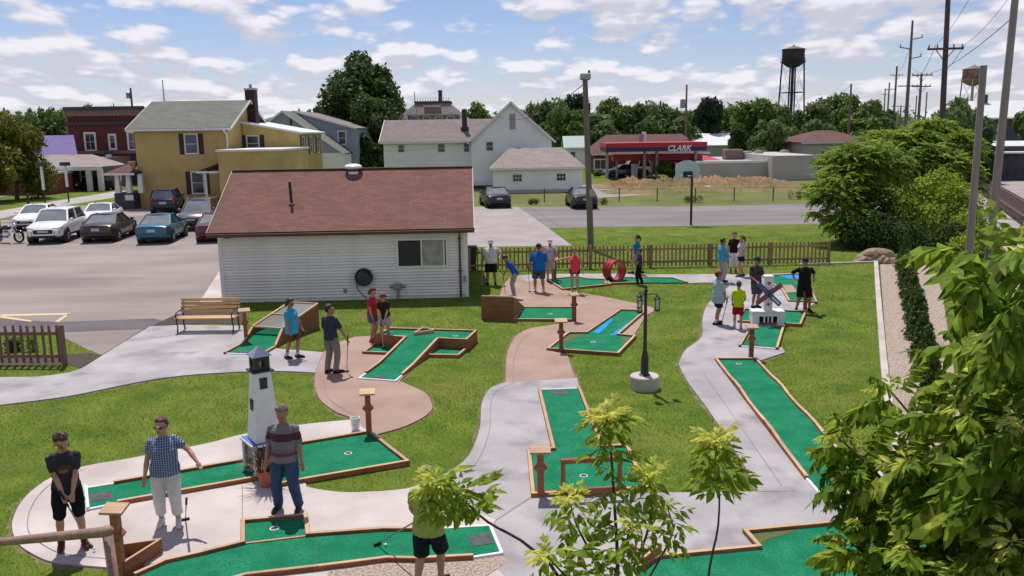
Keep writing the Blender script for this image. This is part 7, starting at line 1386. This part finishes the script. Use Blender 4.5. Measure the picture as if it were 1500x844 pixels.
def make_tree(name, label, cat, loc, rx, rz, zc_, nl, size, mt, seed, n_l=16, trunk=.25, group=None, lump=.36):
    r2 = np.random.default_rng(seed); o = thing(name, label, cat, loc, 0, group); bl = lumps(rx, rz, zc_, n_l, r2, lump)
    fast_mesh('crown', leaf_cloud(bl, nl, size, r2), 4, M[mt], o)
    tb_ = MB(); zt = zc_; tb_.tube([(0, 0, 0), (.05 * rx, 0, zt * .4), (0, .03 * rx, zt)], [trunk, trunk * .75, trunk * .35], 9); tk = tb_.build('trunk', M['bark'], o, smooth_=True)
    for i in range(1, min(len(bl), 7)): c = Vector(bl[i][0]); MB().tube([(0, 0, zt * r2.uniform(.35, .7)), c * .6 + Vector((0, 0, zt * .28)), c], [trunk * .45, trunk * .3, trunk * .1], 6).build('limb', M['bark'], tk)
    return o
TREES = {}
def tree_copy(proto, loc, s, rz, label, group):
    o = proto.copy(); COL.objects.link(o); o.location = loc; o.scale = s; o.rotation_euler = (0, 0, rz); o['label'] = label
    if group: o['group'] = group
    for c in proto.children:
        q = c.copy(); COL.objects.link(q); q.parent = o
        for g_ in c.children: k = g_.copy(); COL.objects.link(k); k.parent = q
    return o
# the great oak behind the hall
make_tree('oak_tree', 'great dark oak rising behind the grey gabled hall', 'tree', (X(528, 120), 120, 0), 6.2, 6.6, 9.6, 15000, .34, 'leaf_dark', 11, 30, .6, lump=.33)
make_tree('oak_tree', 'dark lower tree between the hall and the white house', 'tree', (X(548, 112), 112, 0), 4.4, 5.2, 4.6, 8000, .32, 'leaf_dark', 12, 20, .4)
make_tree('shade_tree', 'dark shrubby tree hiding the gap beside the white house', 'tree', (X(527, 104), 104, 0), 2.4, 3.2, 2.8, 3600, .28, 'leaf_dark', 13, 12, .2)
make_tree('street_tree', 'yellow-green street tree at the picture edge by the porch building', 'tree', (X(14, 86), 86, 0), 3.5, 3.9, 4.0, 9000, .22, 'leaf_olive', 14, 20, .22)
make_tree('street_tree', 'small olive street tree cut by the picture edge', 'tree', (X(-25, 80), 80, 0), 2.6, 3.2, 3.4, 5000, .22, 'leaf_olive', 15, 14, .2)
# far trees: eight kinds, copied
protos = []
for k in range(8):
    r2 = np.random.default_rng(40 + k); rx, rz = r2.uniform(3.6, 4.6), r2.uniform(3.6, 4.8)
    o = make_tree('far_tree', 'far tree', 'tree', (0, -400 - k * 20, 0), rx, rz, rz * .98 + .4, 5200, .40, ('leaf_far', 'leaf_mid', 'leaf_far', 'leaf_dark', 'leaf_far', 'leaf_mid', 'leaf_blue', 'leaf_far')[k], 60 + k, 22, .3, lump=.33); o['h'] = 2 * rz + .8; o['w'] = 2 * rx; protos.append(o)
used_p = set()
far = []   # px, top py, Y, width px, kind, label
L_ = far.append
names_r = ['rounded', 'broad', 'ragged', 'dense', 'loose', 'tall', 'narrow', 'spreading']
L_((2, 158, 150, 44, 2, 'ragged tree on the skyline at the picture edge')); L_((30, 166, 145, 60, 0, 'rounded dark tree behind the street tree')); L_((64, 150, 150, 40, 5, 'tall tree above the purple roof')); L_((92, 168, 140, 50, 1, 'broad tree beside the red brick building')); L_((60, 172, 130, 70, 3, 'low dense tree behind the purple roof')); L_((138, 143, 170, 44, 4, 'loose tree peeping over the brick cornice')); L_((175, 152, 175, 30, 2, 'small tree top behind the brick parapet'))
L_((367, 146, 165, 30, 0, 'round tree top beside the ochre house chimney')); L_((445, 156, 150, 34, 4, 'thin tree behind the grey gabled roof')); L_((470, 150, 150, 40, 3, 'dark tree at the foot of the great oak')); L_((575, 152, 130, 46, 3, 'dark tree filling in beside the mansard house')); L_((598, 160, 135, 30, 0, 'small tree behind the mansard roof'))
L_((700, 156, 165, 46, 1, 'rounded tree between the flue and the white gable'))
xs = [(772, 148, 46, 2), (800, 146, 60, 0), (826, 150, 60, 5), (845, 134, 40, 6), (868, 158, 70, 4), (893, 150, 60, 1), (915, 154, 60, 3), (935, 150, 56, 0), (958, 149, 56, 2), (985, 152, 60, 4)]
wh = ['ragged tree just past the white gable', 'round-topped tree above the garage roof', 'tall tree left of the floodlight pole', 'dark spruce-like tree beside the floodlight pole', 'loose pale tree behind the station shop', 'broad tree over the west end of the shop roof', 'dense tree over the middle of the shop roof', 'rounded tree beside the white flue', 'ragged tree over the petrol sign', 'loose tree at the bare transformer pole']
for (a, b_, c_, k), lb in zip(xs, wh): L_((a, b_, 150 + (a % 7) * 4, c_, k, lb.replace(' left of ', ' beside ')))
for (a, b_, c_, k, Yk), lb in zip([(1012, 158, 60, 3, 190), (1040, 139, 36, 6, 175), (1072, 160, 60, 1, 185), (1108, 137, 66, 5, 140), (1135, 150, 50, 0, 160), (1085, 178, 40, 3, 130), (1125, 172, 50, 7, 125), (1172, 160, 40, 2, 200), (1190, 142, 46, 4, 190), (1218, 138, 56, 0, 190), (1245, 146, 50, 1, 185), (1272, 143, 60, 7, 180), (1296, 158, 44, 3, 200), (1200, 172, 50, 2, 150), (1152, 186, 36, 0, 135), (1264, 168, 60, 5, 160)],
    ['low dense wood edge behind the backboard', 'single dark upright tree behind the white-roofed shed', 'broad low tree behind the white-roofed shed', 'tall full tree in front of the water tower', 'rounded tree at the foot of the dark water tower', 'dark low tree beside the white-roofed shed', 'spreading tree above the rooftop units', 'ragged tree beyond the tower legs', 'loose tree just past the dark water tower', 'rounded tree over the teal roof', 'broad tree behind the bare brown pole', 'spreading tree near the railway poles', 'dense tree where the railway poles vanish', 'ragged bush below the bare brown pole', 'small bush at the tower base', 'tall bush behind the hip-roofed building']): L_((a, b_, Yk, c_, k, lb))
for (a, b_, c_, k, Yk), lb in zip([(1410, 138, 70, 7, 95), (1395, 160, 50, 0, 90), (1432, 178, 50, 3, 88), (1512, 152, 44, 1, 104), (1372, 160, 60, 2, 110), (1350, 168, 50, 4, 120)], ['spreading tree in front of the rusty water tower', 'rounded tree behind the crossarm pole', 'dense bush beside the dark barn', 'tree cut by the picture edge beside the mill', 'ragged tree between the crossarm poles', 'loose tree below the double-crossarm pole']): L_((a, b_, Yk, c_, k, lb))
for px, py, Yk, wpx, k, lb in far:
    pr_ = protos[k]; zt = Zp(px, py, Yk); w = wpx * Yk / FPX; s = (w / pr_['w'] * 1.15, w / pr_['w'] * 1.15, zt / pr_['h']); loc = (X(px, Yk), Yk, 0); rz_ = random.uniform(0, 6.28)
    if k not in used_p: used_p.add(k); pr_.location = loc; pr_.scale = s; pr_.rotation_euler = (0, 0, rz_); pr_['label'] = lb; pr_['group'] = 'trees on the skyline'
    else: tree_copy(pr_, loc, s, rz_, lb, 'trees on the skyline')
# the wood behind, one mass
r2 = np.random.default_rng(99); bl = []
for i in range(120):
    px = r2.uniform(-100, 1330); Yk = r2.uniform(210, 330); bl.append(((X(px, Yk), Yk, r2.uniform(2.0, 5.5) * Yk / 260), (r2.uniform(7, 12), 6, r2.uniform(3.5, 6.5) * Yk / 260)))
wd_ = fast_mesh('distant_wood', leaf_cloud(bl, 60000, .75, r2), 4, M['leaf_far']); tag(wd_, 'hazy distant wood along the whole horizon', 'wood'); wd_['kind'] = 'stuff'

# compound leaves (sumac, tree of heaven): rachis along +x, leaflets in pairs
def compound_leaf(length, pairs, ll, lw, droop, r2, fold=.25, seg=2, jit=.12, hang=0.0):
    """-> list of quads (n,4,3) for one pinnate leaf drooping along its length"""
    Q = []
    def pt(t): return np.array([length * t * math.cos(droop * t * .7), 0, -length * math.sin(droop * t * .7) * t * .8])
    for i in range(pairs):
        t = .18 + .78 * i / max(1, pairs - 1)
        sz = math.sin(PI * (.25 + .62 * t)) ** .7
        for s in (1, -1):
            base = pt(t); az = s * (1.15 - .45 * t) + r2.normal() * jit; dz = -.25 - droop * .35 - hang * r2.uniform(.5, 1.3) + r2.normal() * jit; d = np.array([math.cos(az) * math.cos(dz), math.sin(az) * math.cos(dz), math.sin(dz)]); sd_ = np.cross(d, [0, 0, 1]); sd_ /= np.linalg.norm(sd_) + 1e-6; up_ = np.cross(sd_, d); L = ll * sz * r2.uniform(.85, 1.15); w = lw * sz
            p0 = base; p1 = base + d * L * .45 - up_ * w * .1; p2 = base + d * L + np.array([0, 0, -L * .22])
            e1 = p1 + sd_ * w + up_ * w * fold; e2 = p1 - sd_ * w + up_ * w * fold
            if seg == 1: Q.append([p0, e1, p2, e2])
            else:
                f1 = base + d * L * .72 + sd_ * w * .72 + up_ * w * fold * .6 - np.array([0, 0, L * .10]); f2 = base + d * L * .72 - sd_ * w * .72 + up_ * w * fold * .6 - np.array([0, 0, L * .10]); m = base + d * L * .72 - np.array([0, 0, L * .11])
                Q += [[p0, e1, p1, p1 * .5 + p0 * .5], [p0, p1 * .5 + p0 * .5, p1, e2], [p1, e1, f1, m], [p1, m, f2, e2], [m, f1, p2, p2], [m, p2, p2, f2]]
    t = 1.0; base = pt(t); d = np.array([math.cos(droop), 0, -math.sin(droop)]); L = ll * .8; w = lw * .8; Q.append([base, base + d * L * .5 + np.array([0, w, 0]), base + d * L, base + d * L * .5 - np.array([0, w, 0])])
    return np.array(Q)
def rot_from(d, roll, r2=None):
    d = d / np.linalg.norm(d); up_ = np.array([0, 0, 1.0]); y = np.cross(up_, d); ny = np.linalg.norm(y); y = y / ny if ny > 1e-4 else np.array([0, 1.0, 0]); z = np.cross(d, y); c, s = math.cos(roll), math.sin(roll); y2 = y * c + z * s; z2 = z * c - y * s; return np.stack([d, y2, z2], axis=1)
def sumac(name, label, loc, blobs, n_ros, leaves, seed, mt, length=.55, group=None, ll=.15):
    """shrub of leaf rosettes: each shoot end carries a whorl of drooping compound leaves"""
    r2 = np.random.default_rng(seed); o = thing(name, label, 'shrub', loc, 0, group); var = [compound_leaf(length * r2.uniform(.8, 1.2), 6, ll, ll * .30, r2.uniform(.5, 1.1), r2, seg=1) for _ in range(6)]; out = []
    w = np.array([b[1][0] * b[1][1] * b[1][2] for b in blobs]) ** .6; stems = MB()
    for i in range(n_ros):
        b = blobs[r2.choice(len(blobs), p=w / w.sum())]; d = r2.normal(size=3); d[2] = abs(d[2]) * .9 - .25; d[1] -= .25; d /= np.linalg.norm(d); P = np.array(b[0]) + d * np.array(b[1]) * r2.uniform(.8, 1.06)
        if P[2] < .15: continue
        if i % 9 == 0: stems.tube([(b[0][0], b[0][1], 0), tuple(np.array(b[0]) * np.array([1, 1, .7])), tuple(P)], [.05, .035, .012], 5)
        a0 = r2.uniform(0, 6.28); k = leaves + r2.integers(-2, 3)
        for j in range(k):
            a = a0 + 2 * PI * j / k; el = r2.uniform(-.25, .75); dd = np.array([math.cos(a) * math.cos(el), math.sin(a) * math.cos(el), math.sin(el)]) + d * .35; Rm = rot_from(dd, r2.normal() * .25); out.append(var[r2.integers(6)] @ Rm.T + P)
    V = np.concatenate(out).reshape(-1, 3); fast_mesh('foliage', V, 4, M[mt], o); stems.build('stems_of_wood', M['stem'], o).name = 'woody_stem'
    return o
def blobs_at(lst, base, Y0): return [((X(px, Y) - base[0], Y - base[1], Zp(px, py, Y)), (rx, ry, rz)) for px, py, Y, rx, ry, rz in lst]
b0 = (X(1245, 44), 44)
sumac('sumac_shrub', 'dark green sumac thicket at the corner of the picket fence', (*b0, 0), blobs_at([(1240, 285, 44, 1.6, 1.3, 1.4), (1272, 250, 45, 1.7, 1.4, 1.4), (1255, 325, 43, 1.4, 1.1, 1.0), (1232, 245, 46, 1.0, .9, .7)], b0, 44), 190, 9, 21, 'leaf_sumac', .80, ll=.21)
b0 = (X(1330, 48), 48)
sumac('sumac_shrub', 'tall sumac thicket crowned with feathery leaves below the crossarm pole', (*b0, 0), blobs_at([(1330, 250, 48, 2.6, 1.8, 2.0), (1375, 225, 49, 2.0, 1.6, 1.7), (1300, 225, 49, 1.7, 1.4, 1.2), (1390, 270, 47, 1.5, 1.3, 1.6), (1345, 205, 50, 1.6, 1.4, 1.0)], b0, 48), 260, 9, 22, 'leaf_sumac', .84, ll=.21)
b0 = (X(1360, 43), 43)
make = np.random.default_rng(31); o = thing('lime_shrub', 'bright lime-green shrub in front of the tall sumac', 'shrub', (*b0, 0)); bl = blobs_at([(1355, 288, 43, 1.1, .9, 1.0), (1385, 275, 43.5, 1.1, .9, 1.0), (1408, 295, 42.5, 1.0, .8, 1.1), (1330, 305, 42.5, .9, .8, .9), (1372, 320, 42, 1.2, .8, .9), (1415, 335, 41.5, .7, .7, .9), (1425, 305, 42, .8, .7, .9)], b0, 43)
fast_mesh('foliage', leaf_cloud(bl, 8000, .09, make, .55), 4, M['leaf_lime'], o); MB().tube([(0, 0, 0), (.1, .1, 1.2), (0, .2, 2.6)], [.08, .06, .02], 6).build('stem', M['stem'], o)
b0 = (X(1300, 41), 41); o = thing('dark_shrub', 'dark shady bush under the sumac beside the boulders', 'shrub', (*b0, 0)); bl = blobs_at([(1290, 340, 41.5, 1.5, .9, 1.0), (1330, 350, 41, 1.4, .9, .9), (1262, 348, 42, .9, .8, .8), (1375, 360, 40.5, 1.2, .8, .7), (1290, 305, 43, 1.3, .9, 1.2), (1405, 350, 40, .8, .7, .9)], b0, 41)
fast_mesh('foliage', leaf_cloud(bl, 11000, .08, make, .45), 4, M['leaf_dark'], o); MB().tube([(0, 0, 0), (.05, .1, 1.5)], [.07, .03], 6).build('stem', M['stem'], o)
b0 = (X(1440, 40), 40); o = thing('lime_shrub', 'small yellow-green bush at the foot of the two grey poles', 'shrub', (*b0, 0)); bl = blobs_at([(1435, 330, 40, .8, .7, .9), (1450, 350, 39, .9, .7, .6), (1425, 365, 38, .8, .6, .6), (1480, 350, 40, .9, .7, .5)], b0, 40); fast_mesh('foliage', leaf_cloud(bl, 4500, .07, make, .5), 4, M['leaf_lime'], o)
# small weedy shrubs on the field edge
for px, py, s_, lb, mt in ((690 + 22, 299, .5, 'low weed clump beside the black sedan', 'leaf_mid'), (783, 300, .6, 'weed clump on the grass below the garage', 'leaf_mid'), (878, 300, .6, 'weed clump behind the car by the floodlight pole', 'leaf_olive'), (1017, 297, .7, 'brown weed tuft beside the basketball post', 'leaf_olive'), (1165, 292, .8, 'dry bush at the end of the chain-link fence', 'leaf_olive'), (35, 514, .45, 'low plants behind the brown picket fence', 'leaf_mid')):
    p = G(px, py); o = thing('weed_clump', lb, 'plant', p); bl = [((random.uniform(-s_, s_), random.uniform(-.2, .2), s_ * .45), (s_ * .45, s_ * .35, s_ * .5)) for _ in range(4)]; fast_mesh('foliage', leaf_cloud(bl, 500, .06, make, .3), 4, M[mt], o)
for px, wpx, Yk, lb in ((875, 10, 110, 'clipped bush beside the shop window'), (975, 26, 106, 'light bush under the canopy'), (1052, 26, 112, 'yellowish bush beside the white-roofed shed'), (1105, 40, 118, 'dark bush behind the flat roof'), (1190, 34, 112, 'bush at the corner of the flat-roofed building'), (455, 30, 84, 'garden bush beside the white annex')):
    o = thing('garden_bush', lb, 'bush', (X(px, Yk), Yk, 0), 0, 'bushes between the far buildings'); w = wpx * Yk / FPX / 2; fast_mesh('foliage', leaf_cloud(lumps(w * 1.1, w * .9, w * .9, 6, make, .45), 900, .16, make, .4), 4, M['leaf_mid'], o)
# arborvitae row
ends = [G(1324, 398), G(1372, 640)]
cones = None
for i in range(11):
    t = i / 10; p = ends[0].lerp(ends[1], t); hgt = (1.35, 1.0, 1.15, .95, 1.1, 1.0, 1.2, 1.0, 1.1, .95, 1.1)[i]
    lb = 'arborvitae in the gravel strip, %s from the boulders' % ('first', 'second', 'third', 'fourth', 'fifth', 'sixth', 'seventh', 'eighth', 'ninth', 'tenth', 'eleventh')[i]
    if cones is None:
        cones = thing('arborvitae', lb, 'shrub', p, 0, 'row of arborvitae'); bl = [((0, 0, .16 + .17 * k), (.30 * (1 - k / 7.5), .30 * (1 - k / 7.5), .2)) for k in range(6)]; fast_mesh('foliage', leaf_cloud(bl, 3200, .035, make, .6, up=.1), 4, M['leaf_cedar'], cones); MB().tube([(0, 0, 0), (0, 0, .9)], [.03, .01], 6).build('trunk', M['stem'], cones); cones.scale = (1.3, 1.3, hgt)
    else: tree_copy(cones, p, (random.uniform(1.05, 1.25), random.uniform(1.05, 1.25), hgt * 1.05), random.uniform(0, 6), lb, 'row of arborvitae')
# boulders
M['boulder'] = mat('tan_boulder', (.22, .15, .10), (.34, .25, .175), scale=3, rough=.95, bump=1, bscale=10)
def boulder(px, py, sx_, sy_, sz_, seed, lb, mm='boulder'):
    r2 = np.random.default_rng(seed); bm = bmesh.new(); bmesh.ops.create_icosphere(bm, subdivisions=3, radius=1); ph = r2.normal(size=(7, 3)); am = r2.uniform(.04, .13, 7)
    for v in bm.verts: v.co *= 1 + sum(a * math.sin(3.0 * v.co.dot(Vector(p_)) + a * 40) for p_, a in zip(ph, am)); v.co = Vector((v.co.x * sx_, v.co.y * sy_, max(-.3, v.co.z) * sz_))
    me = bpy.data.meshes.new('boulder'); bm.to_mesh(me); bm.free(); me.materials.append(M[mm]); o = link('boulder', me, None, G(px, py)); tag(o, lb, 'boulder', 'boulders at the end of the gravel strip')
boulder(1285, 379, .88, .5, .46, 1, 'biggest tan boulder at the end of the gravel strip'); boulder(1294, 386, .33, .28, .3, 2, 'rounded small boulder in front of the big one'); boulder(1312, 386, .38, .25, .24, 3, 'flat boulder beside the first arborvitae'); boulder(1341, 387, .36, .3, .26, 4, 'small boulder behind the arborvitae row'); boulder(1262, 382, .4, .25, .2, 5, 'pale flat stone at the kerb corner')

# ---------------------------------------------------------------- foreground tree and saplings
lv_rng = np.random.default_rng(5)
LEAFVAR = {}
def leaf_mesh(kind, k):
    if (kind, k) in LEAFVAR: return LEAFVAR[(kind, k)]
    r2 = np.random.default_rng(500 + k); big = kind == 'heaven'
    Q = compound_leaf(.50 if big else .20, 8 if big else 3, .165 if big else .125, .043 if big else .028, (.5, .8, 1.0, .65, .9)[k % 5], r2, seg=2, jit=.2, hang=.45 if big else .1)
    V = Q.reshape(-1, 3); me_o = fast_mesh('leaf', V, 4, M[{'tip': 'leaf_tip', 'ash': 'leaf_ash', 'heaven': 'leaf_heaven'}[kind]], None, smooth_=False); me = me_o.data; bpy.data.objects.remove(me_o)
    # stalk
    LEAFVAR[(kind, k)] = me; return me
LEAF_N = {}; LEAF_REST = {}
def put_leaf(parent, kind, k, P, d, roll, s):
    LEAF_N[parent.name] = LEAF_N.get(parent.name, 0) + 1
    if LEAF_N[parent.name] > 290:        # past the leaves that show one by one: the rest of the crown is one part
        me = leaf_mesh(kind, k); v = np.empty(len(me.vertices) * 3, dtype=np.float32); me.vertices.foreach_get('co', v); LEAF_REST.setdefault((parent.name, kind), []).append(v.reshape(-1, 3) @ (rot_from(np.array(d, dtype=float), roll).T * s) + np.array(P)); return
    o = link('leaf', leaf_mesh(kind, k), parent); Rm = rot_from(np.array(d, dtype=float), roll); Mx = Matrix(((*Rm[0], P[0]), (*Rm[1], P[1]), (*Rm[2], P[2]), (0, 0, 0, 1))) @ Matrix.Scale(s, 4); o.matrix_basis = wm(parent).inverted() @ Mx; return o
def stalk(parent, pts, r0, r1, name='branch'):
    n = len(pts); return MB().tube(pts, [r0 + (r1 - r0) * i / (n - 1) for i in range(n)], 7).build(name, M['stem'], parent, world=True, smooth_=True)
def shoot(parent, pts, r0, n_leaf, kind, spread, s=1.0, tipn=6, start=.35):
    """leafy shoot along a polyline: leaves whorl off it, young pale leaves at the tip"""
    pts = smooth([Vector(p) for p in pts], 4); stalk(parent, pts, r0, .004); m = len(pts)
    for i in range(n_leaf):
        t = start + (1 - start) * (i + lv_rng.random() * .5) / n_leaf; j = min(m - 2, int(t * (m - 1))); P = pts[j].lerp(pts[j + 1], t * (m - 1) - j); ax_ = (pts[j + 1] - pts[j]).normalized(); a = i * 2.4 + lv_rng.normal() * .4
        u = ax_.orthogonal().normalized(); v = ax_.cross(u); d = u * math.cos(a) + v * math.sin(a) + ax_ * spread + Vector((0, 0, .15)); put_leaf(parent, kind, int(lv_rng.integers(10)), P, d, lv_rng.normal() * .35, s * lv_rng.uniform(.7, 1.15))
    for i in range(tipn):
        a = i * 2 * PI / max(1, tipn); ax_ = (pts[-1] - pts[-3]).normalized(); u = ax_.orthogonal().normalized(); v = ax_.cross(u); d = (u * math.cos(a) + v * math.sin(a)) * .8 + ax_ * .9; put_leaf(parent, 'tip', int(lv_rng.integers(6)), pts[-1], d, lv_rng.normal() * .4, s * lv_rng.uniform(.45, .8))
# three saplings below the viewpoint
sp1 = thing('sapling', 'bushy young sapling with pale green tips in front of the timber hoop', 'sapling', (X(905, 5.2), 5.2, 0))
shoot(sp1, [At(900, 1100, 5.0), At(905, 860, 5.1), At(900, 740, 5.2), At(893, 640, 5.2), At(888, 612, 5.2)], .016, 24, 'ash', .25, 0.93, 16, .45)
shoot(sp1, [At(903, 900, 5.1), At(870, 820, 5.0), At(845, 770, 4.9), At(835, 735, 4.9)], .011, 16, 'ash', .2, 0.93, 10, .25)
shoot(sp1, [At(905, 880, 5.1), At(945, 790, 5.2), At(955, 735, 5.25), At(950, 700, 5.25)], .011, 16, 'ash', .2, 0.89, 14, .3)
shoot(sp1, [At(900, 950, 4.8), At(850, 870, 4.7), At(820, 835, 4.6), At(800, 815, 4.6)], .011, 15, 'ash', .2, 0.93, 7, .2)
shoot(sp1, [At(905, 950, 4.9), At(900, 850, 4.8), At(915, 800, 4.8), At(925, 770, 4.8)], .011, 17, 'ash', .15, 0.93, 7, .2)
shoot(sp1, [At(905, 920, 5.2), At(960, 830, 5.3), At(985, 780, 5.3), At(978, 745, 5.3)], .010, 10, 'ash', .2, 0.84, 5, .45)
sp2 = thing('sapling', 'slim sapling with one leafy head over the grey plaza', 'sapling', (X(1030, 5.6), 5.6, 0))
shoot(sp2, [At(1020, 1150, 5.6), At(1035, 870, 5.6), At(1052, 770, 5.6), At(1053, 690, 5.6), At(1048, 648, 5.6)], .011, 28, 'ash', .2, 0.99, 18, .62)
sp3 = thing('sapling', 'arching sapling branch hanging in front of the person in the lime shirt', 'sapling', (X(860, 4.9), 4.9, 0))
shoot(sp3, [At(870, 1150, 4.9), At(830, 880, 4.9), At(780, 805, 4.8), At(715, 765, 4.8), At(678, 732, 4.8), At(642, 708, 4.8)], .014, 33, 'ash', .35, 0.97, 16, .66)
# tree of heaven at the right
tr_ = thing('tree_of_heaven', 'leafy tree with long feathered leaves filling the lower corner beside the gravel strip', 'tree', (3.3, 3.2, 0))
trunk_pts = [Vector((3.3, 3.2, 0)), Vector((3.25, 3.3, 2.5)), Vector((3.2, 3.5, 4.2))]; stalk(tr_, trunk_pts, .11, .05, 'trunk')
hub = Vector((3.25, 3.4, 3.2))
for (tx, ty, tY, n, kd, sc) in ((1227, 640, 4.4, 21, 'heaven', 0.69), (1302, 570, 4.6, 21, 'heaven', 0.69), (1247, 710, 4.2, 21, 'heaven', 0.62), (1237, 790, 4.0, 21, 'heaven', 0.56), (1328, 680, 4.0, 24, 'heaven', 0.76), (1404, 600, 4.0, 24, 'heaven', 0.78), (1474, 500, 4.0, 22, 'heaven', 0.84), (1328, 800, 3.7, 26, 'heaven', 0.69), (1434, 700, 3.6, 26, 'heaven', 0.78), (1494, 620, 3.5, 22, 'heaven', 0.78), (1282, 840, 3.8, 22, 'heaven', 0.62), (1484, 800, 3.3, 26, 'heaven', 0.76), (1404, 840, 3.4, 26, 'heaven', 0.69), (1429, 545, 4.4, 16, 'heaven', 0.78), (1479, 450, 4.2, 14, 'heaven', 0.90), (1534, 385, 4.1, 14, 'heaven', 0.90), (1262, 655, 4.5, 16, 'heaven', 0.56), (1312, 740, 4.1, 19, 'heaven', 0.67)):
    e = At(tx, ty, tY); m_ = hub.lerp(e, .55) + Vector((0, 0, -.25)); shoot(tr_, [hub, m_, hub.lerp(e, .85) + Vector((0, 0, -.05)), e], .018, n, kd, .55, sc, 5, .34)
# a near spray with broad leaflets at the edge
sp4 = thing('sapling', 'close spray of broad lit leaflets at the picture edge above the thicket', 'sapling', (X(1560, 3.4), 3.4, 0)); shoot(sp4, [At(1560, 1200, 3.4), At(1570, 600, 3.4), At(1520, 420, 3.4), At(1452, 382, 3.4)], .014, 13, 'heaven', .5, .78, 0, .45); shoot(sp4, [At(1570, 620, 3.4), At(1530, 500, 3.4), At(1468, 456, 3.4)], .012, 10, 'heaven', .6, .78, 0, .35)

for (pn, kd), arr in LEAF_REST.items():
    par = bpy.data.objects[pn]; ro = fast_mesh('foliage', np.concatenate(arr), 4, M[{'tip': 'leaf_tip', 'ash': 'leaf_ash', 'heaven': 'leaf_heaven'}[kd]], par); ro['kind'] = 'stuff'; ro.matrix_basis = wm(par).inverted()
# ---------------------------------------------------------------- lawn
def inside(poly, P):
    x, y = P[:, 0], P[:, 1]; n = len(poly); res = np.zeros(len(P), dtype=bool); j = n - 1
    for i in range(n):
        xi, yi = poly[i]; xj, yj = poly[j]; c = ((yi > y) != (yj > y)) & (x < (xj - xi) * (y - yi) / (yj - yi + 1e-12) + xi); res ^= c; j = i
    return res
gr = np.random.default_rng(77); chunks = []
for y0, y1, dn, hh in ((10, 16, 620, .030), (16, 24, 380, .033), (24, 34, 170, .038), (34, 48, 70, .045)):
    xm = y1 * .66; n = int((y1 - y0) * 2 * xm * dn); P = np.stack([gr.uniform(-xm, xm, n), gr.uniform(y0, y1, n)], axis=1); P = P[np.abs(P[:, 0]) < P[:, 1] * .64 + .5]
    bad = np.zeros(len(P), dtype=bool)
    for poly in POLYS_NO_GRASS:
        mn, mx_ = poly.min(0), poly.max(0); c = np.where(~bad & (P[:, 0] > mn[0]) & (P[:, 0] < mx_[0]) & (P[:, 1] > mn[1]) & (P[:, 1] < mx_[1]))[0]
        if len(c): bad[c] |= inside(poly, P[c])
    P = P[~bad]; n = len(P); a = gr.uniform(0, 2 * PI, n); h_ = hh * gr.uniform(.5, 1.3, n); w = .008 * (1 + (y0 - 10) / 18); t = np.stack([np.cos(a), np.sin(a)], 1); lean = gr.normal(size=(n, 2)) * .024
    B0 = np.concatenate([P - t * w, np.full((n, 1), -.005)], 1); B1 = np.concatenate([P + t * w, np.full((n, 1), -.005)], 1); T = np.concatenate([P + lean, h_[:, None]], 1); chunks.append(np.stack([B0, B1, T], 1).reshape(-1, 3))
V = np.concatenate(chunks); go = fast_mesh('grass', V, 3, M['grass_blade']); tag(go, 'short mown grass of the lawns round the golf course', 'grass'); go['kind'] = 'stuff'
